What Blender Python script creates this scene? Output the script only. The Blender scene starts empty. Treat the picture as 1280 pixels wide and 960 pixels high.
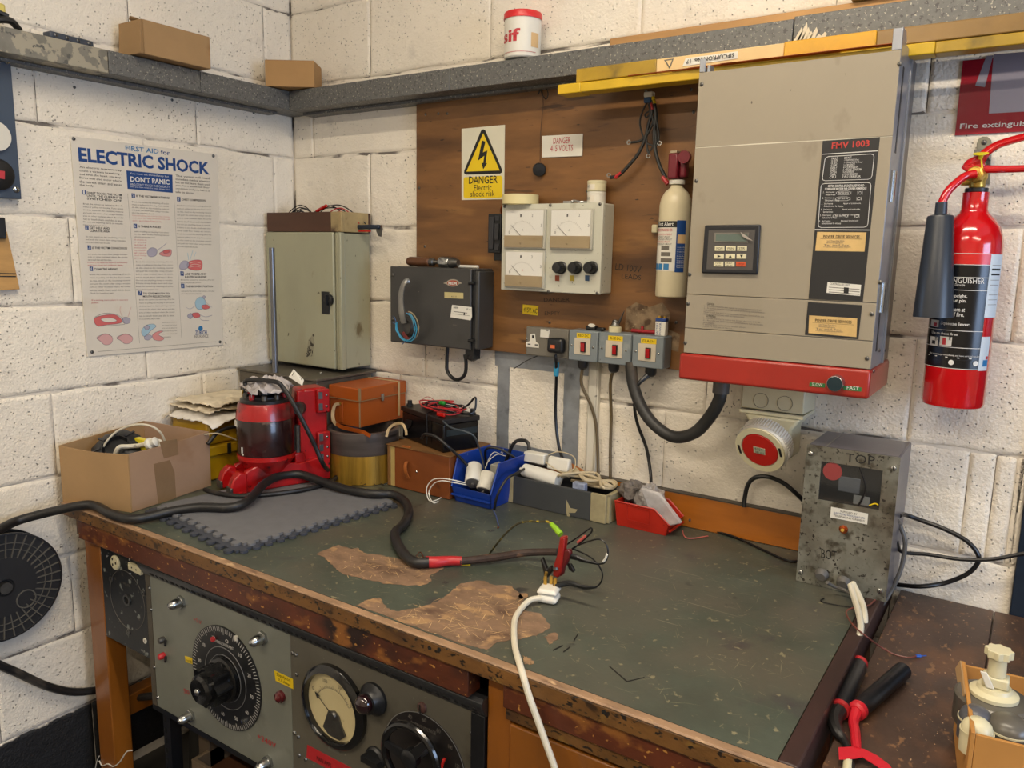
import bpy, bmesh, math, random
from mathutils import Vector, Matrix, noise
random.seed(7)
PI = math.pi
S = bpy.context.scene
COL = S.collection
# ---------------------------------------------------------------- camera
F = 980.113
RC = Matrix(((0.82908413, 0.55876257, 0.02009732), (0.10825249, -0.12515182, -0.98621419), (-0.54854435, 0.81983011, -0.16424883)))
CAM = Vector((2.0975, -1.8125, 1.52))
cd = bpy.data.cameras.new('camera'); cam = bpy.data.objects.new('camera', cd); COL.objects.link(cam)
cd.sensor_fit = 'HORIZONTAL'; cd.sensor_width = 36; cd.lens = F / 1280 * 36; cd.clip_start = .02
cam.matrix_world = Matrix((( RC[0][0], -RC[1][0], -RC[2][0], CAM.x), (RC[0][1], -RC[1][1], -RC[2][1], CAM.y), (RC[0][2], -RC[1][2], -RC[2][2], CAM.z), (0, 0, 0, 1)))
S.camera = cam
# ---------------------------------------------------------------- world, lights, exposure
w = bpy.data.worlds.new('world'); S.world = w; w.use_nodes = True
w.node_tree.nodes['Background'].inputs[0].default_value = (.75, .85, 1, 1)
w.node_tree.nodes['Background'].inputs[1].default_value = .3
S.view_settings.view_transform = 'Standard'; S.view_settings.look = 'None'; S.view_settings.gamma = 1
S.view_settings.use_curve_mapping = False
S.view_settings.exposure = 0.38
def area(name, loc, aim, sx, sy, power, col):
    l = bpy.data.lights.new(name, 'AREA'); l.shape = 'RECTANGLE'; l.size = sx; l.size_y = sy; l.energy = power; l.color = col
    o = bpy.data.objects.new(name, l); COL.objects.link(o); o.location = loc
    d = Vector(aim) - Vector(loc); o.rotation_euler = d.to_track_quat('-Z', 'Y').to_euler(); return o
WARM = (1, .865, .68)
TUBES = [(1.75, -1.15, 2.72, 24), (1.0, -2.7, 2.72, 26), (3.2, -2.7, 2.72, 26)]
for i, (x, y, z, p) in enumerate(TUBES):
    area('tube_light', (x, y, z - .012), (x, y, 0), 1.45, .07, p * .8, WARM)
area('window_light', (4.47, -1.3, 1.55), (1.5, -.6, 1.1), 1.3, 1.1, 34, (.50, .68, 1))
# ---------------------------------------------------------------- pixel measurements turned into points of the room
def ray(px, py): return RC.transposed() @ Vector((px - 640, py - 480, F))
def Y(px, py, y=0.): d = ray(px, py); return CAM + d * ((y - CAM.y) / d.y)
def X(px, py, x=0.): d = ray(px, py); return CAM + d * ((x - CAM.x) / d.x)
def Z(px, py, z=.86): d = ray(px, py); return CAM + d * ((z - CAM.z) / d.z)
def PY(pts, y): return [Y(p[0], p[1], y) for p in pts]
def PX(pts, x): return [X(p[0], p[1], x) for p in pts]
def PZ(pts, z): return [Z(p[0], p[1], z) for p in pts]
def lin(h):
    if isinstance(h, (tuple, list)): return tuple(h[:3])
    h = h.lstrip('#'); c = [int(h[i:i+2], 16) / 255 for i in (0, 2, 4)]
    return tuple(v / 12.92 if v <= .04045 else ((v + .055) / 1.055) ** 2.4 for v in c)
# ---------------------------------------------------------------- materials
MATS = {}
def mat(name, col, rough=.5, metal=0., vary=.12, vs=7., bump=.1, bs=90., spots=(), stretch=(1, 1, 1), coat=0., emit=0., alpha=1., trans=0., spec=.5):
    """spots: (colour, noise scale, threshold, softness[, detail])"""
    if name in MATS: return MATS[name]
    m = bpy.data.materials.new(name); MATS[name] = m; m.use_nodes = True
    nt = m.node_tree; N = nt.nodes; L = nt.links; b = N['Principled BSDF']
    c = lin(col)
    geo = N.new('ShaderNodeNewGeometry'); mp = N.new('ShaderNodeMapping'); mp.inputs['Scale'].default_value = stretch
    L.new(geo.outputs['Position'], mp.inputs[0])
    nz = N.new('ShaderNodeTexNoise'); nz.inputs['Scale'].default_value = vs; nz.inputs['Detail'].default_value = 6; nz.inputs['Roughness'].default_value = .6
    L.new(mp.outputs[0], nz.inputs['Vector'])
    rp = N.new('ShaderNodeValToRGB'); rp.color_ramp.elements[0].position = .3; rp.color_ramp.elements[1].position = .7
    rp.color_ramp.elements[0].color = (*[max(0, v * (1 - vary)) for v in c], 1); rp.color_ramp.elements[1].color = (*[min(1, v * (1 + vary)) for v in c], 1)
    L.new(nz.outputs[0], rp.inputs[0]); out = rp.outputs[0]
    for i, sp in enumerate(spots):
        n2 = N.new('ShaderNodeTexNoise'); n2.inputs['Scale'].default_value = sp[1]; n2.inputs['Detail'].default_value = sp[4] if len(sp) > 4 else 8
        n2.noise_dimensions = '4D'; n2.inputs['W'].default_value = 3.7 * (i + 1)
        L.new(mp.outputs[0], n2.inputs['Vector'])
        mr = N.new('ShaderNodeMapRange'); mr.inputs['From Min'].default_value = sp[2]; mr.inputs['From Max'].default_value = sp[2] + sp[3]
        L.new(n2.outputs[0], mr.inputs[0])
        mx = N.new('ShaderNodeMixRGB'); mx.inputs[2].default_value = (*lin(sp[0]), 1)
        L.new(mr.outputs[0], mx.inputs[0]); L.new(out, mx.inputs[1]); out = mx.outputs[0]
    L.new(out, b.inputs['Base Color'])
    b.inputs['Roughness'].default_value = rough; b.inputs['Metallic'].default_value = metal
    b.inputs['Specular IOR Level'].default_value = spec
    b.inputs['Coat Weight'].default_value = coat; b.inputs['Coat Roughness'].default_value = .08
    if trans: b.inputs['Transmission Weight'].default_value = trans
    if alpha < 1: b.inputs['Alpha'].default_value = alpha
    if emit: L.new(out, b.inputs['Emission Color']); b.inputs['Emission Strength'].default_value = emit
    if bump:
        n3 = N.new('ShaderNodeTexNoise'); n3.inputs['Scale'].default_value = bs; n3.inputs['Detail'].default_value = 4
        L.new(mp.outputs[0], n3.inputs['Vector'])
        bp = N.new('ShaderNodeBump'); bp.inputs['Strength'].default_value = bump; bp.inputs['Distance'].default_value = .002
        L.new(n3.outputs[0], bp.inputs['Height']); L.new(bp.outputs[0], b.inputs['Normal'])
    return m
def paint_wall():
    m = bpy.data.materials.new('painted_block'); m.use_nodes = True; nt = m.node_tree; N = nt.nodes; L = nt.links; b = N['Principled BSDF']
    geo = N.new('ShaderNodeNewGeometry'); P = geo.outputs['Position']
    def nzn(sc, det=5, w=0., ro=.55):
        n = N.new('ShaderNodeTexNoise'); n.noise_dimensions = '4D'; n.inputs['W'].default_value = w
        n.inputs['Scale'].default_value = sc; n.inputs['Detail'].default_value = det; n.inputs['Roughness'].default_value = ro; L.new(P, n.inputs['Vector']); return n.outputs[0]
    def rng(src, a, c_, lo=0., hi=1.):
        r = N.new('ShaderNodeMapRange'); r.inputs['From Min'].default_value = a; r.inputs['From Max'].default_value = c_
        r.inputs['To Min'].default_value = lo; r.inputs['To Max'].default_value = hi; L.new(src, r.inputs[0]); return r.outputs[0]
    def mix(f, a, c_):
        x = N.new('ShaderNodeMixRGB'); L.new(f, x.inputs[0])
        if isinstance(a, tuple): x.inputs[1].default_value = (*a, 1)
        else: L.new(a, x.inputs[1])
        if isinstance(c_, tuple): x.inputs[2].default_value = (*c_, 1)
        else: L.new(c_, x.inputs[2])
        return x.outputs[0]
    def ma(op, a, c_):
        x = N.new('ShaderNodeMath'); x.operation = op
        for i, v in enumerate((a, c_)):
            if isinstance(v, (int, float)): x.inputs[i].default_value = v
            else: L.new(v, x.inputs[i])
        return x.outputs[0]
    c = mix(rng(nzn(3.2), .35, .68), (.88, .815, .70), (.79, .725, .615))
    c = mix(rng(nzn(2.3, 6, 4), .56, .74, 0, .5), c, (.60, .50, .32))            # damp yellowing
    c = mix(rng(nzn(9, 8, 9), .60, .72, 0, .40), c, (.45, .41, .36))
    c = mix(rng(nzn(55, 6, 15, .7), .60, .68, 0, .45), c, (.40, .35, .29))               # scuffs
    # small dark pits, thick in places
    vo = N.new('ShaderNodeTexVoronoi'); vo.inputs['Scale'].default_value = 95; L.new(P, vo.inputs['Vector'])
    pit = ma('MULTIPLY', rng(vo.outputs['Distance'], .17, .09), rng(nzn(4.2, 5, 2), .46, .53))
    vo2 = N.new('ShaderNodeTexVoronoi'); vo2.inputs['Scale'].default_value = 42; L.new(P, vo2.inputs['Vector'])
    pit2 = ma('MULTIPLY', rng(vo2.outputs['Distance'], .11, .06), rng(nzn(6.5, 3, 12), .50, .56))
    pit = ma('MAXIMUM', pit, pit2)
    c = mix(ma('MULTIPLY', pit, .8), c, (.12, .10, .09))
    sep = N.new('ShaderNodeSeparateXYZ'); L.new(P, sep.inputs[0])
    zz = ma('ADD', sep.outputs[2], ma('MULTIPLY', nzn(22, 4, 7), .035))
    blk = rng(zz, .267, .262)
    c = mix(blk, c, (.012, .012, .013))
    L.new(c, b.inputs['Base Color']); b.inputs['Roughness'].default_value = .6
    h = ma('ADD', ma('MULTIPLY', nzn(160, 3, 5), .5), ma('MULTIPLY', nzn(28, 6, 6), .9))
    h = ma('SUBTRACT', h, ma('MULTIPLY', pit, 1.2))
    bp = N.new('ShaderNodeBump'); bp.inputs['Strength'].default_value = .8; bp.inputs['Distance'].default_value = .007
    L.new(h, bp.inputs['Height']); L.new(bp.outputs[0], b.inputs['Normal'])
    return m
WALLM = paint_wall()
M_joint = mat('painted_mortar', (.74, .68, .59), .75, vary=.15, vs=14, bump=.9, bs=70, spots=(((.16, .14, .12), 9, .50, .07),))
def lino():
    m = mat('green_lino', '#464d43', .40, vary=.25, vs=9, bump=.08, bs=140, spots=(('#555247', 4, .47, .16), ('#403a3c', 7, .60, .10), ('#2f2e2d', 22, .66, .06), ('#807a5f', 75, .63, .06)))
    # fine scratches
    nt = m.node_tree; N = nt.nodes; L = nt.links; b = N['Principled BSDF']
    src = b.inputs['Base Color'].links[0].from_socket; geo = N.new('ShaderNodeNewGeometry')
    for k, (ang, sc, wv) in enumerate(((.5, 26, 1), (-.9, 31, 5), (1.7, 22, 9))):
        mp = N.new('ShaderNodeMapping'); mp.inputs['Rotation'].default_value = (0, 0, ang); mp.inputs['Scale'].default_value = (sc * .10, sc * 2.4, 1); L.new(geo.outputs['Position'], mp.inputs[0])
        n = N.new('ShaderNodeTexNoise'); n.noise_dimensions = '4D'; n.inputs['W'].default_value = wv; n.inputs['Scale'].default_value = 2.2; n.inputs['Detail'].default_value = 3; n.inputs['Distortion'].default_value = .35; L.new(mp.outputs[0], n.inputs['Vector'])
        r = N.new('ShaderNodeMapRange'); r.inputs['From Min'].default_value = .68; r.inputs['From Max'].default_value = .75; r.inputs['To Max'].default_value = .6; L.new(n.outputs[0], r.inputs[0])
        mx = N.new('ShaderNodeMixRGB'); mx.inputs[2].default_value = (*lin('#949074'), 1); L.new(r.outputs[0], mx.inputs[0]); L.new(src, mx.inputs[1]); src = mx.outputs[0]
    L.new(src, b.inputs['Base Color']); return m
M_lino = lino()
M_worn = mat('worn_board', '#7f654f', .6, vary=.3, vs=30, bump=.35, bs=150, spots=(('#5a4234', 16, .56, .1), ('#a4825c', 34, .54, .08), ('#c3a67a', 150, .64, .05)), stretch=(.7, 1, 1))
M_edge = mat('bench_edge_wood', '#6d4a22', .5, vary=.35, vs=12, bump=.4, bs=90, spots=(('#4a3019', 10, .54, .12), ('#8a6a30', 25, .60, .08), ('#1d140d', 120, .57, .05), ('#35220f', 30, .62, .06)), stretch=(.6, 1, 1))
M_edge2 = mat('bench_rail_wood', '#5d2d18', .45, vary=.35, vs=12, bump=.3, bs=80, spots=(('#2b1a16', 9, .54, .12), ('#8e5a28', 24, .56, .08), ('#b98540', 120, .62, .03)), stretch=(.6, 1, 1))
M_rim = mat('bench_rim_wood', '#94765a', .6, vary=.3, vs=30, bump=.5, bs=120, spots=(('#5c4130', 16, .56, .1), ('#c0a07a', 50, .60, .06)), stretch=(.5, 1, 1))
M_oak = mat('varnished_oak', '#8a5218', .35, vary=.22, vs=9, bump=.06, bs=60, spots=(('#5c3210', 12, .62, .12),), stretch=(1, 1, .25), coat=.3)
M_oakx = mat('varnished_oak_upstand', '#a8631f', .35, vary=.25, vs=9, bump=.06, bs=60, spots=(('#6a3a12', 16, .6, .12),), stretch=(.25, 1, 1.5), coat=.3)
M_brownboard = mat('dark_brown_board', '#46352c', .45, vary=.3, vs=7, bump=.2, bs=90, spots=(('#2f2523', 4, .50, .15), ('#5f422f', 13, .52, .14), ('#7d5c40', 60, .60, .07), ('#b89a78', 160, .67, .03)), stretch=(1.2, .7, 1))
M_darkstrip = mat('dark_edge_strip', '#35221f', .45, vary=.3, vs=16, bump=.15, bs=80, spots=(('#6a4034', 22, .62, .08),), stretch=(1, .4, 1))
M_ply = mat('varnished_plywood', '#75502b', .42, vary=.3, vs=10, bump=.15, bs=60, spots=(('#4a2f17', 5, .54, .14), ('#936a3a', 9, .58, .12), ('#2a1a0e', 70, .68, .03), ('#50341c', 22, .60, .06)), stretch=(.35, 1, 2.0))
M_galv = mat('galvanised_steel', '#696967', .5, .3, vary=.15, vs=60, bump=.05, bs=120, spots=(('#4f4f4e', 120, .56, .06), ('#a9a698', 190, .60, .04)))
M_galv2 = mat('galvanised_steel_spangled', '#7d7a70', .5, .25, vary=.2, vs=20, bump=.05, bs=120, spots=(('#a39c8a', 34, .50, .03), ('#5c5b57', 50, .60, .03)))
M_card = mat('cardboard', '#a08058', .8, vary=.1, vs=6, bump=.12, bs=70, spots=(('#7f5c34', 9, .66, .12),))
M_card2 = mat('kraft_cardboard', '#a2846a', .8, vary=.1, vs=6, bump=.12, bs=70, spots=(('#8a6746', 7, .62, .16),))
M_card3 = mat('orange_cardboard', '#b5803f', .75, vary=.1, vs=6, bump=.1, bs=70, spots=(('#8d5c2a', 12, .64, .14),))
M_parcel = mat('brown_parcel_tape', '#8a7155', .25, vary=.1, bump=.3, bs=40)
M_black = mat('black_plastic', '#17181a', .38, vary=.2, vs=30, bump=.05, spots=(('#33343a', 40, .66, .08),))
M_rubber = mat('black_rubber_cable', '#1c1b1b', .45, vary=.25, vs=25, bump=.08, bs=120, spots=(('#4a443d', 14, .60, .15),))
M_cable = mat('black_cable', '#121214', .35, vary=.2)
M_olive = mat('olive_dusty_cable', '#5f5138', .5, vary=.2)
M_greyc = mat('grey_cable', '#5d5a56', .5)
M_white = mat('white_plastic', '#d9d6cb', .35, vary=.05, spots=(('#8f8a7c', 16, .66, .1),))
M_cream = mat('cream_plastic', '#d0c8a6', .35, vary=.06, spots=(('#7e7050', 14, .68, .1),))
M_whitec = mat('white_cable', '#cfc8b4', .4, vary=.08, spots=(('#5b5040', 40, .66, .08),))
M_creamc = mat('cream_cable', '#b8a98a', .45, vary=.1)
M_paper = mat('paper', '#d8d2c4', .75, vary=.05, bump=.05)
M_steel = mat('bright_steel', '#b5b6b4', .25, 1, vary=.1)
M_dsteel = mat('dull_steel', '#6e6c68', .4, .9, vary=.25, vs=30)
M_brass = mat('brass', '#c9a24c', .32, .8, vary=.12)
M_copper = mat('copper_rod', '#a0522f', .3, .9)
M_red = mat('red_enamel', '#b3160f', .22, vary=.1, bump=.02, coat=.5)
M_redx = mat('extinguisher_red', '#c00b12', .15, vary=.03, bump=0, coat=.8)
M_redtape = mat('red_tape', '#b2262b', .4, vary=.15, bump=.3, bs=60)
M_yel = mat('yellow_label', '#e0c012', .45, vary=.03, bump=0)
M_ink = mat('black_ink', '#161513', .6, vary=0, bump=0)
M_inkgrey = mat('grey_ink', '#6a645c', .7, vary=0, bump=0)
M_navy = mat('navy_ink', '#12407f', .5, vary=.05, bump=0)
M_mblue = mat('mid_blue_ink', '#2a73a8', .5, vary=.05, bump=0)
M_redink = mat('red_ink', '#b8323a', .5, vary=.05, bump=0)
M_salmon = mat('salmon_ink', '#cf8a86', .6, vary=.05, bump=0)
M_whiteink = mat('white_ink', '#d6d4cf', .5, vary=0, bump=0)
def glassmat():
    m = bpy.data.materials.new('clear_glass'); m.use_nodes = True; nt = m.node_tree; N = nt.nodes; L = nt.links; N.remove(N['Principled BSDF'])
    a = N.new('ShaderNodeBsdfTransparent'); b = N.new('ShaderNodeBsdfGlossy'); b.inputs['Roughness'].default_value = .04; lw = N.new('ShaderNodeLayerWeight'); pw = N.new('ShaderNodeMath'); pw.operation = 'POWER'; pw.inputs[1].default_value = 4; L.new(lw.outputs['Facing'], pw.inputs[0]); f = N.new('ShaderNodeMath'); f.operation = 'MULTIPLY_ADD'; f.inputs[1].default_value = .6; f.inputs[2].default_value = .04; L.new(pw.outputs[0], f.inputs[0]); x = N.new('ShaderNodeMixShader')
    L.new(f.outputs[0], x.inputs[0]); L.new(a.outputs[0], x.inputs[1]); L.new(b.outputs[0], x.inputs[2]); L.new(x.outputs[0], N['Material Output'].inputs[0]); return m
M_glass = glassmat()
M_tape = mat('grey_duct_tape', '#8b8f93', .35, .2, vary=.15, vs=25, bump=.5, bs=55, spots=(('#5e6165', 22, .60, .1),))
# ---------------------------------------------------------------- mesh helpers
class MB:
    def __init__(s, M=None): s.v = []; s.f = []; s.mi = []; s.cur = 0; s.M = M
    def add(s, vs, fs):
        n = len(s.v)
        for p in vs: p = Vector(p); s.v.append(s.M @ p if s.M else p)
        for f in fs: s.f.append([i + n for i in f]); s.mi.append(s.cur)
        return s
    def box(s, x0, x1, y0, y1, z0, z1, tx=0, ty=0):
        """tx, ty: inward taper of the top"""
        s.add([(x0, y0, z0), (x1, y0, z0), (x1, y1, z0), (x0, y1, z0), (x0 + tx, y0 + ty, z1), (x1 - tx, y0 + ty, z1), (x1 - tx, y1 - ty, z1), (x0 + tx, y1 - ty, z1)],
              [(0, 3, 2, 1), (4, 5, 6, 7), (0, 1, 5, 4), (1, 2, 6, 5), (2, 3, 7, 6), (3, 0, 4, 7)]); return s
    def prism(s, pts, vec):
        n = len(pts); vec = Vector(vec); pts = [Vector(p) for p in pts]
        s.add(pts + [p + vec for p in pts], [tuple(range(n)), tuple(range(2 * n - 1, n - 1, -1))] + [(i, i + n, (i + 1) % n + n, (i + 1) % n) for i in range(n)]); return s
    def lathe(s, prof, o=(0, 0, 0), ax=(0, 0, 1), n=28, cap=True, arc=None):
        ax = Vector(ax).normalized(); u = ax.orthogonal().normalized(); v = ax.cross(u); o = Vector(o); vs = []; fs = []
        for r, h in prof:
            for k in range(n): a = 2 * PI * k / n; vs.append(o + ax * h + (u * math.cos(a) + v * math.sin(a)) * r)
        for i in range(len(prof) - 1):
            for k in range(n): a = i * n + k; b_ = i * n + (k + 1) % n; fs.append((a, b_, b_ + n, a + n))
        if cap: fs += [tuple(reversed(range(n))), tuple(range((len(prof) - 1) * n, len(prof) * n))]
        s.add(vs, fs); return s
    def cyl(s, p0, p1, r, r1=None, n=20):
        p0 = Vector(p0); p1 = Vector(p1); return s.lathe([(r, 0), (r if r1 is None else r1, (p1 - p0).length)], p0, p1 - p0, n)
    def ring(s, c, ax, r, w, t, n=32):
        s.lathe([(r, 0), (r, t), (r - w, t), (r - w, 0), (r, 0)], c, ax, n, cap=False); return s
    def sph(s, c, r, sc=(1, 1, 1), n=14, m=8):
        c = Vector(c); vs = [c + Vector((0, 0, r * sc[2]))]; fs = []
        for i in range(1, m):
            t = PI * i / m
            for k in range(n): a = 2 * PI * k / n; vs.append(c + Vector((r * sc[0] * math.sin(t) * math.cos(a), r * sc[1] * math.sin(t) * math.sin(a), r * sc[2] * math.cos(t))))
        vs.append(c - Vector((0, 0, r * sc[2])))
        for k in range(n): fs.append((0, 1 + k, 1 + (k + 1) % n))
        for i in range(m - 2):
            for k in range(n): a = 1 + i * n + k; b_ = 1 + i * n + (k + 1) % n; fs.append((a, a + n, b_ + n, b_))
        l = len(vs) - 1; q = 1 + (m - 2) * n
        for k in range(n): fs.append((l, q + (k + 1) % n, q + k))
        s.add(vs, fs); return s
    def tube(s, pts, r, n=8, sub=6, closed=False, flat=1., up=None):
        P = smooth(pts, sub, closed) if sub > 1 else [Vector(p) for p in pts]
        R = r if isinstance(r, (list, tuple)) else None; K = len(P); vs = []; fs = []
        t = (P[1] - P[0]).normalized(); u = t.orthogonal().normalized()
        if up is not None: u = (Vector(up) - t * t.dot(Vector(up))).normalized()
        for i, p in enumerate(P):
            if closed: t2 = (P[(i + 1) % K] - P[i - 1]).normalized()
            else: t2 = (P[min(i + 1, K - 1)] - P[max(i - 1, 0)]).normalized()
            if up is not None: u = Vector(up)
            u = (u - t2 * u.dot(t2)); u = u.normalized() if u.length > 1e-6 else t2.orthogonal().normalized(); v = t2.cross(u)
            if R: q = i / max(1, K - 1) * (len(R) - 1); j = min(int(q), len(R) - 2); rr = R[j] + (R[j + 1] - R[j]) * (q - j)
            else: rr = r
            for k in range(n): a = 2 * PI * k / n + PI / n; vs.append(p + u * (math.cos(a) * rr * flat) + v * (math.sin(a) * rr))
        for i in range(K if closed else K - 1):
            j = (i + 1) % K
            for k in range(n): k2 = (k + 1) % n; fs.append((i * n + k, i * n + k2, j * n + k2, j * n + k))
        if not closed: fs += [tuple(reversed(range(n))), tuple(range((K - 1) * n, K * n))]
        s.add(vs, fs); return s
    def build(s, name, m, parent=None, bevel=0., seg=2, ang=35, kind=None, label=None, solid=0.):
        me = bpy.data.meshes.new(name)
        o = bpy.data.objects.new(name, me); COL.objects.link(o)
        if parent is not None:
            root = parent; MW = Matrix.Identity(4)
            while root is not None: MW = root.matrix_basis @ MW; root = root.parent
            inv = Matrix.Identity(4) if parent.get('_l') else MW.inverted()
            if parent.get('_l'): o['_l'] = 1
            vs = [inv @ p for p in s.v]; o.parent = parent
        else:
            c = Vector((sum(p.x for p in s.v) / len(s.v), sum(p.y for p in s.v) / len(s.v), min(p.z for p in s.v)))
            o.location = c; vs = [p - c for p in s.v]
        me.from_pydata([tuple(p) for p in vs], [], s.f)
        for mm in (m if isinstance(m, (list, tuple)) else [m]): me.materials.append(mm)
        if max(s.mi or [0]):
            for p, i in zip(me.polygons, s.mi): p.material_index = i
        bm = bmesh.new(); bm.from_mesh(me); bmesh.ops.recalc_face_normals(bm, faces=bm.faces); bm.to_mesh(me); bm.free()
        for p in me.polygons: p.use_smooth = True
        me.set_sharp_from_angle(angle=math.radians(ang)); me.update()
        if solid: md = o.modifiers.new('thickness', 'SOLIDIFY'); md.thickness = solid; md.offset = 0
        if bevel: md = o.modifiers.new('bevel', 'BEVEL'); md.width = bevel; md.segments = seg; md.limit_method = 'ANGLE'; md.angle_limit = math.radians(40)
        if kind: o['kind'] = kind
        if label: o['label'] = label
        return o
def smooth(pts, sub, closed=False):
    P = [Vector(p) for p in pts]; n = len(P)
    if n < 3: return [P[0].lerp(P[-1], i / sub) for i in range(sub + 1)]
    out = []
    for i in range(n if closed else n - 1):
        a = P[i - 1] if (closed or i > 0) else P[0] * 2 - P[1]; b_ = P[i]; c = P[(i + 1) % n]; d = P[(i + 2) % n] if (closed or i + 2 < n) else P[-1] * 2 - P[-2]
        for k in range(sub):
            t = k / sub; out.append(.5 * ((2 * b_) + (c - a) * t + (2 * a - 5 * b_ + 4 * c - d) * t * t + (3 * b_ - a - 3 * c + d) * t ** 3))
    if not closed: out.append(P[-1])
    return out
def thing(name, label, cat, loc=(0, 0, 0), rz=0., group=None, local=False, rot=None):
    o = bpy.data.objects.new(name, None); COL.objects.link(o); o.location = loc; o.rotation_euler = rot or (0, 0, rz); o.empty_display_size = .02
    o.matrix_basis = Matrix.Translation(loc) @ o.rotation_euler.to_matrix().to_4x4()
    o['label'] = label; o['category'] = cat
    if group: o['group'] = group
    if local: o['_l'] = 1
    return o
def tag(o, label, cat, group=None):
    o['label'] = label; o['category'] = cat
    if group: o['group'] = group
    return o
def dup(root, loc, rz, label, group=None):
    r = root.copy(); COL.objects.link(r); r.location = loc; r.rotation_euler = (0, 0, rz); r['label'] = label
    if group: r['group'] = group
    for ch in list(root.children):
        c = ch.copy(); COL.objects.link(c); c.parent = r
        for g in ch.children: d = g.copy(); COL.objects.link(d); d.parent = c
    return r
def slab(name, pts, vec, m, parent=None, **k): return MB().prism(pts, vec).build(name, m, parent, **k)
def qY(name, pts, y, t, m, parent=None, **k): return slab(name, PY(pts, y), (0, t, 0), m, parent, **k)
def qX(name, pts, x, t, m, parent=None, **k): return slab(name, PX(pts, x), (-t, 0, 0), m, parent, **k)
def qZ(name, pts, z, t, m, parent=None, **k): return slab(name, PZ(pts, z), (0, 0, -t), m, parent, **k)
TX = []
def text(body, parent, p0, p1, h, nrm, m, name='lettering', up=None, bold=0., cylr=None, lines=1.):
    """a line of lettering from p0 to p1 (baseline), h metres high in all, facing nrm"""
    c = bpy.data.curves.new(name, 'FONT'); c.body = body; c.offset = bold; c.resolution_u = 2; c.fill_mode = 'FRONT'; c.align_y = 'BOTTOM_BASELINE' if False else 'TOP_BASELINE'
    c.space_line = lines
    TX.append((c, name, parent, Vector(p0), Vector(p1), h, Vector(nrm), m, cylr))
def tY(body, parent, a, b_, h, y, m, **k): text(body, parent, Y(*a, y), Y(*b_, y), h, (0, -1, 0), m, **k)
def tX(body, parent, a, b_, h, x, m, **k): text(body, parent, X(*a, x), X(*b_, x), h, (1, 0, 0), m, **k)
def tZ(body, parent, a, b_, h, z, m, **k): text(body, parent, Z(*a, z), Z(*b_, z), h, (0, 0, 1), m, **k)
def flush_text():
    tmp = []
    for t in TX: o = bpy.data.objects.new('tmp', t[0]); COL.objects.link(o); tmp.append(o)
    bpy.context.view_layer.update(); dg = bpy.context.evaluated_depsgraph_get()
    for o, (c, name, parent, p0, p1, h, n, m, cylr) in zip(tmp, TX):
        me = bpy.data.meshes.new_from_object(o.evaluated_get(dg)); vs = [v.co.copy() for v in me.vertices]
        if not vs: continue
        x0 = min(v.x for v in vs); x1 = max(v.x for v in vs); y0 = min(v.y for v in vs); y1 = max(v.y for v in vs)
        d = p1 - p0; W = d.length; d.normalize(); u = n.cross(d).normalized()
        local = bool(parent.get('_l')); MW = Matrix.Identity(4); root = parent
        while root is not None: MW = root.matrix_basis @ MW; root = root.parent
        inv = Matrix.Identity(4) if local else MW.inverted()
        for v, q in zip(me.vertices, vs):
            a = (q.x - x0) / (x1 - x0) * W; b_ = (q.y - y0) / (y1 - y0) * h
            if cylr:      # wrap round an upright cylinder (centre x, y, radius)
                cx, cy, r = cylr; th = math.atan2(p0.y - cy, p0.x - cx) + a / r
                v.co = inv @ Vector((cx + r * math.cos(th), cy + r * math.sin(th), p0.z + b_))
            else: v.co = inv @ (p0 + d * a + u * b_ + n * .0003)
        me.materials.clear(); me.materials.append(m)
        o2 = bpy.data.objects.new(name, me); COL.objects.link(o2); o2.parent = parent
        if local: o2['_l'] = 1
        me.name = name
    for o in tmp: c = o.data; bpy.data.objects.remove(o); bpy.data.curves.remove(c)
_scr = {}
def screw(parent, c, n, r=.004, m=None, name='screw'):
    m = m or M_dsteel; n = Vector(n).normalized(); c = Vector(c); mb = MB()
    mb.lathe([(r, 0), (r * .9, r * .35), (r * .5, r * .6), (.0001, r * .65)], c, n, 10, cap=False)
    u = n.orthogonal().normalized(); v = n.cross(u); u2 = (u * .6 + v * .8) * r * .8; v2 = (v * .6 - u * .8) * r * .14
    mb.add([c + n * r * .68 + u2 + v2, c + n * r * .68 - u2 + v2, c + n * r * .68 - u2 - v2, c + n * r * .68 + u2 - v2], [(0, 1, 2, 3)]); mb.mi[-1] = 1
    return mb.build(name, [m, M_ink], parent)
def jitter_poly(pts, amp, sub=5, seed=0):
    P = [Vector(p) for p in pts]; out = []; rnd = random.Random(seed)
    for i in range(len(P)):
        a, b_ = P[i], P[(i + 1) % len(P)]
        for k in range(sub):
            q = a.lerp(b_, k / sub); out.append(q + Vector((rnd.uniform(-amp, amp), rnd.uniform(-amp, amp), 0)))
    return out
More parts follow.
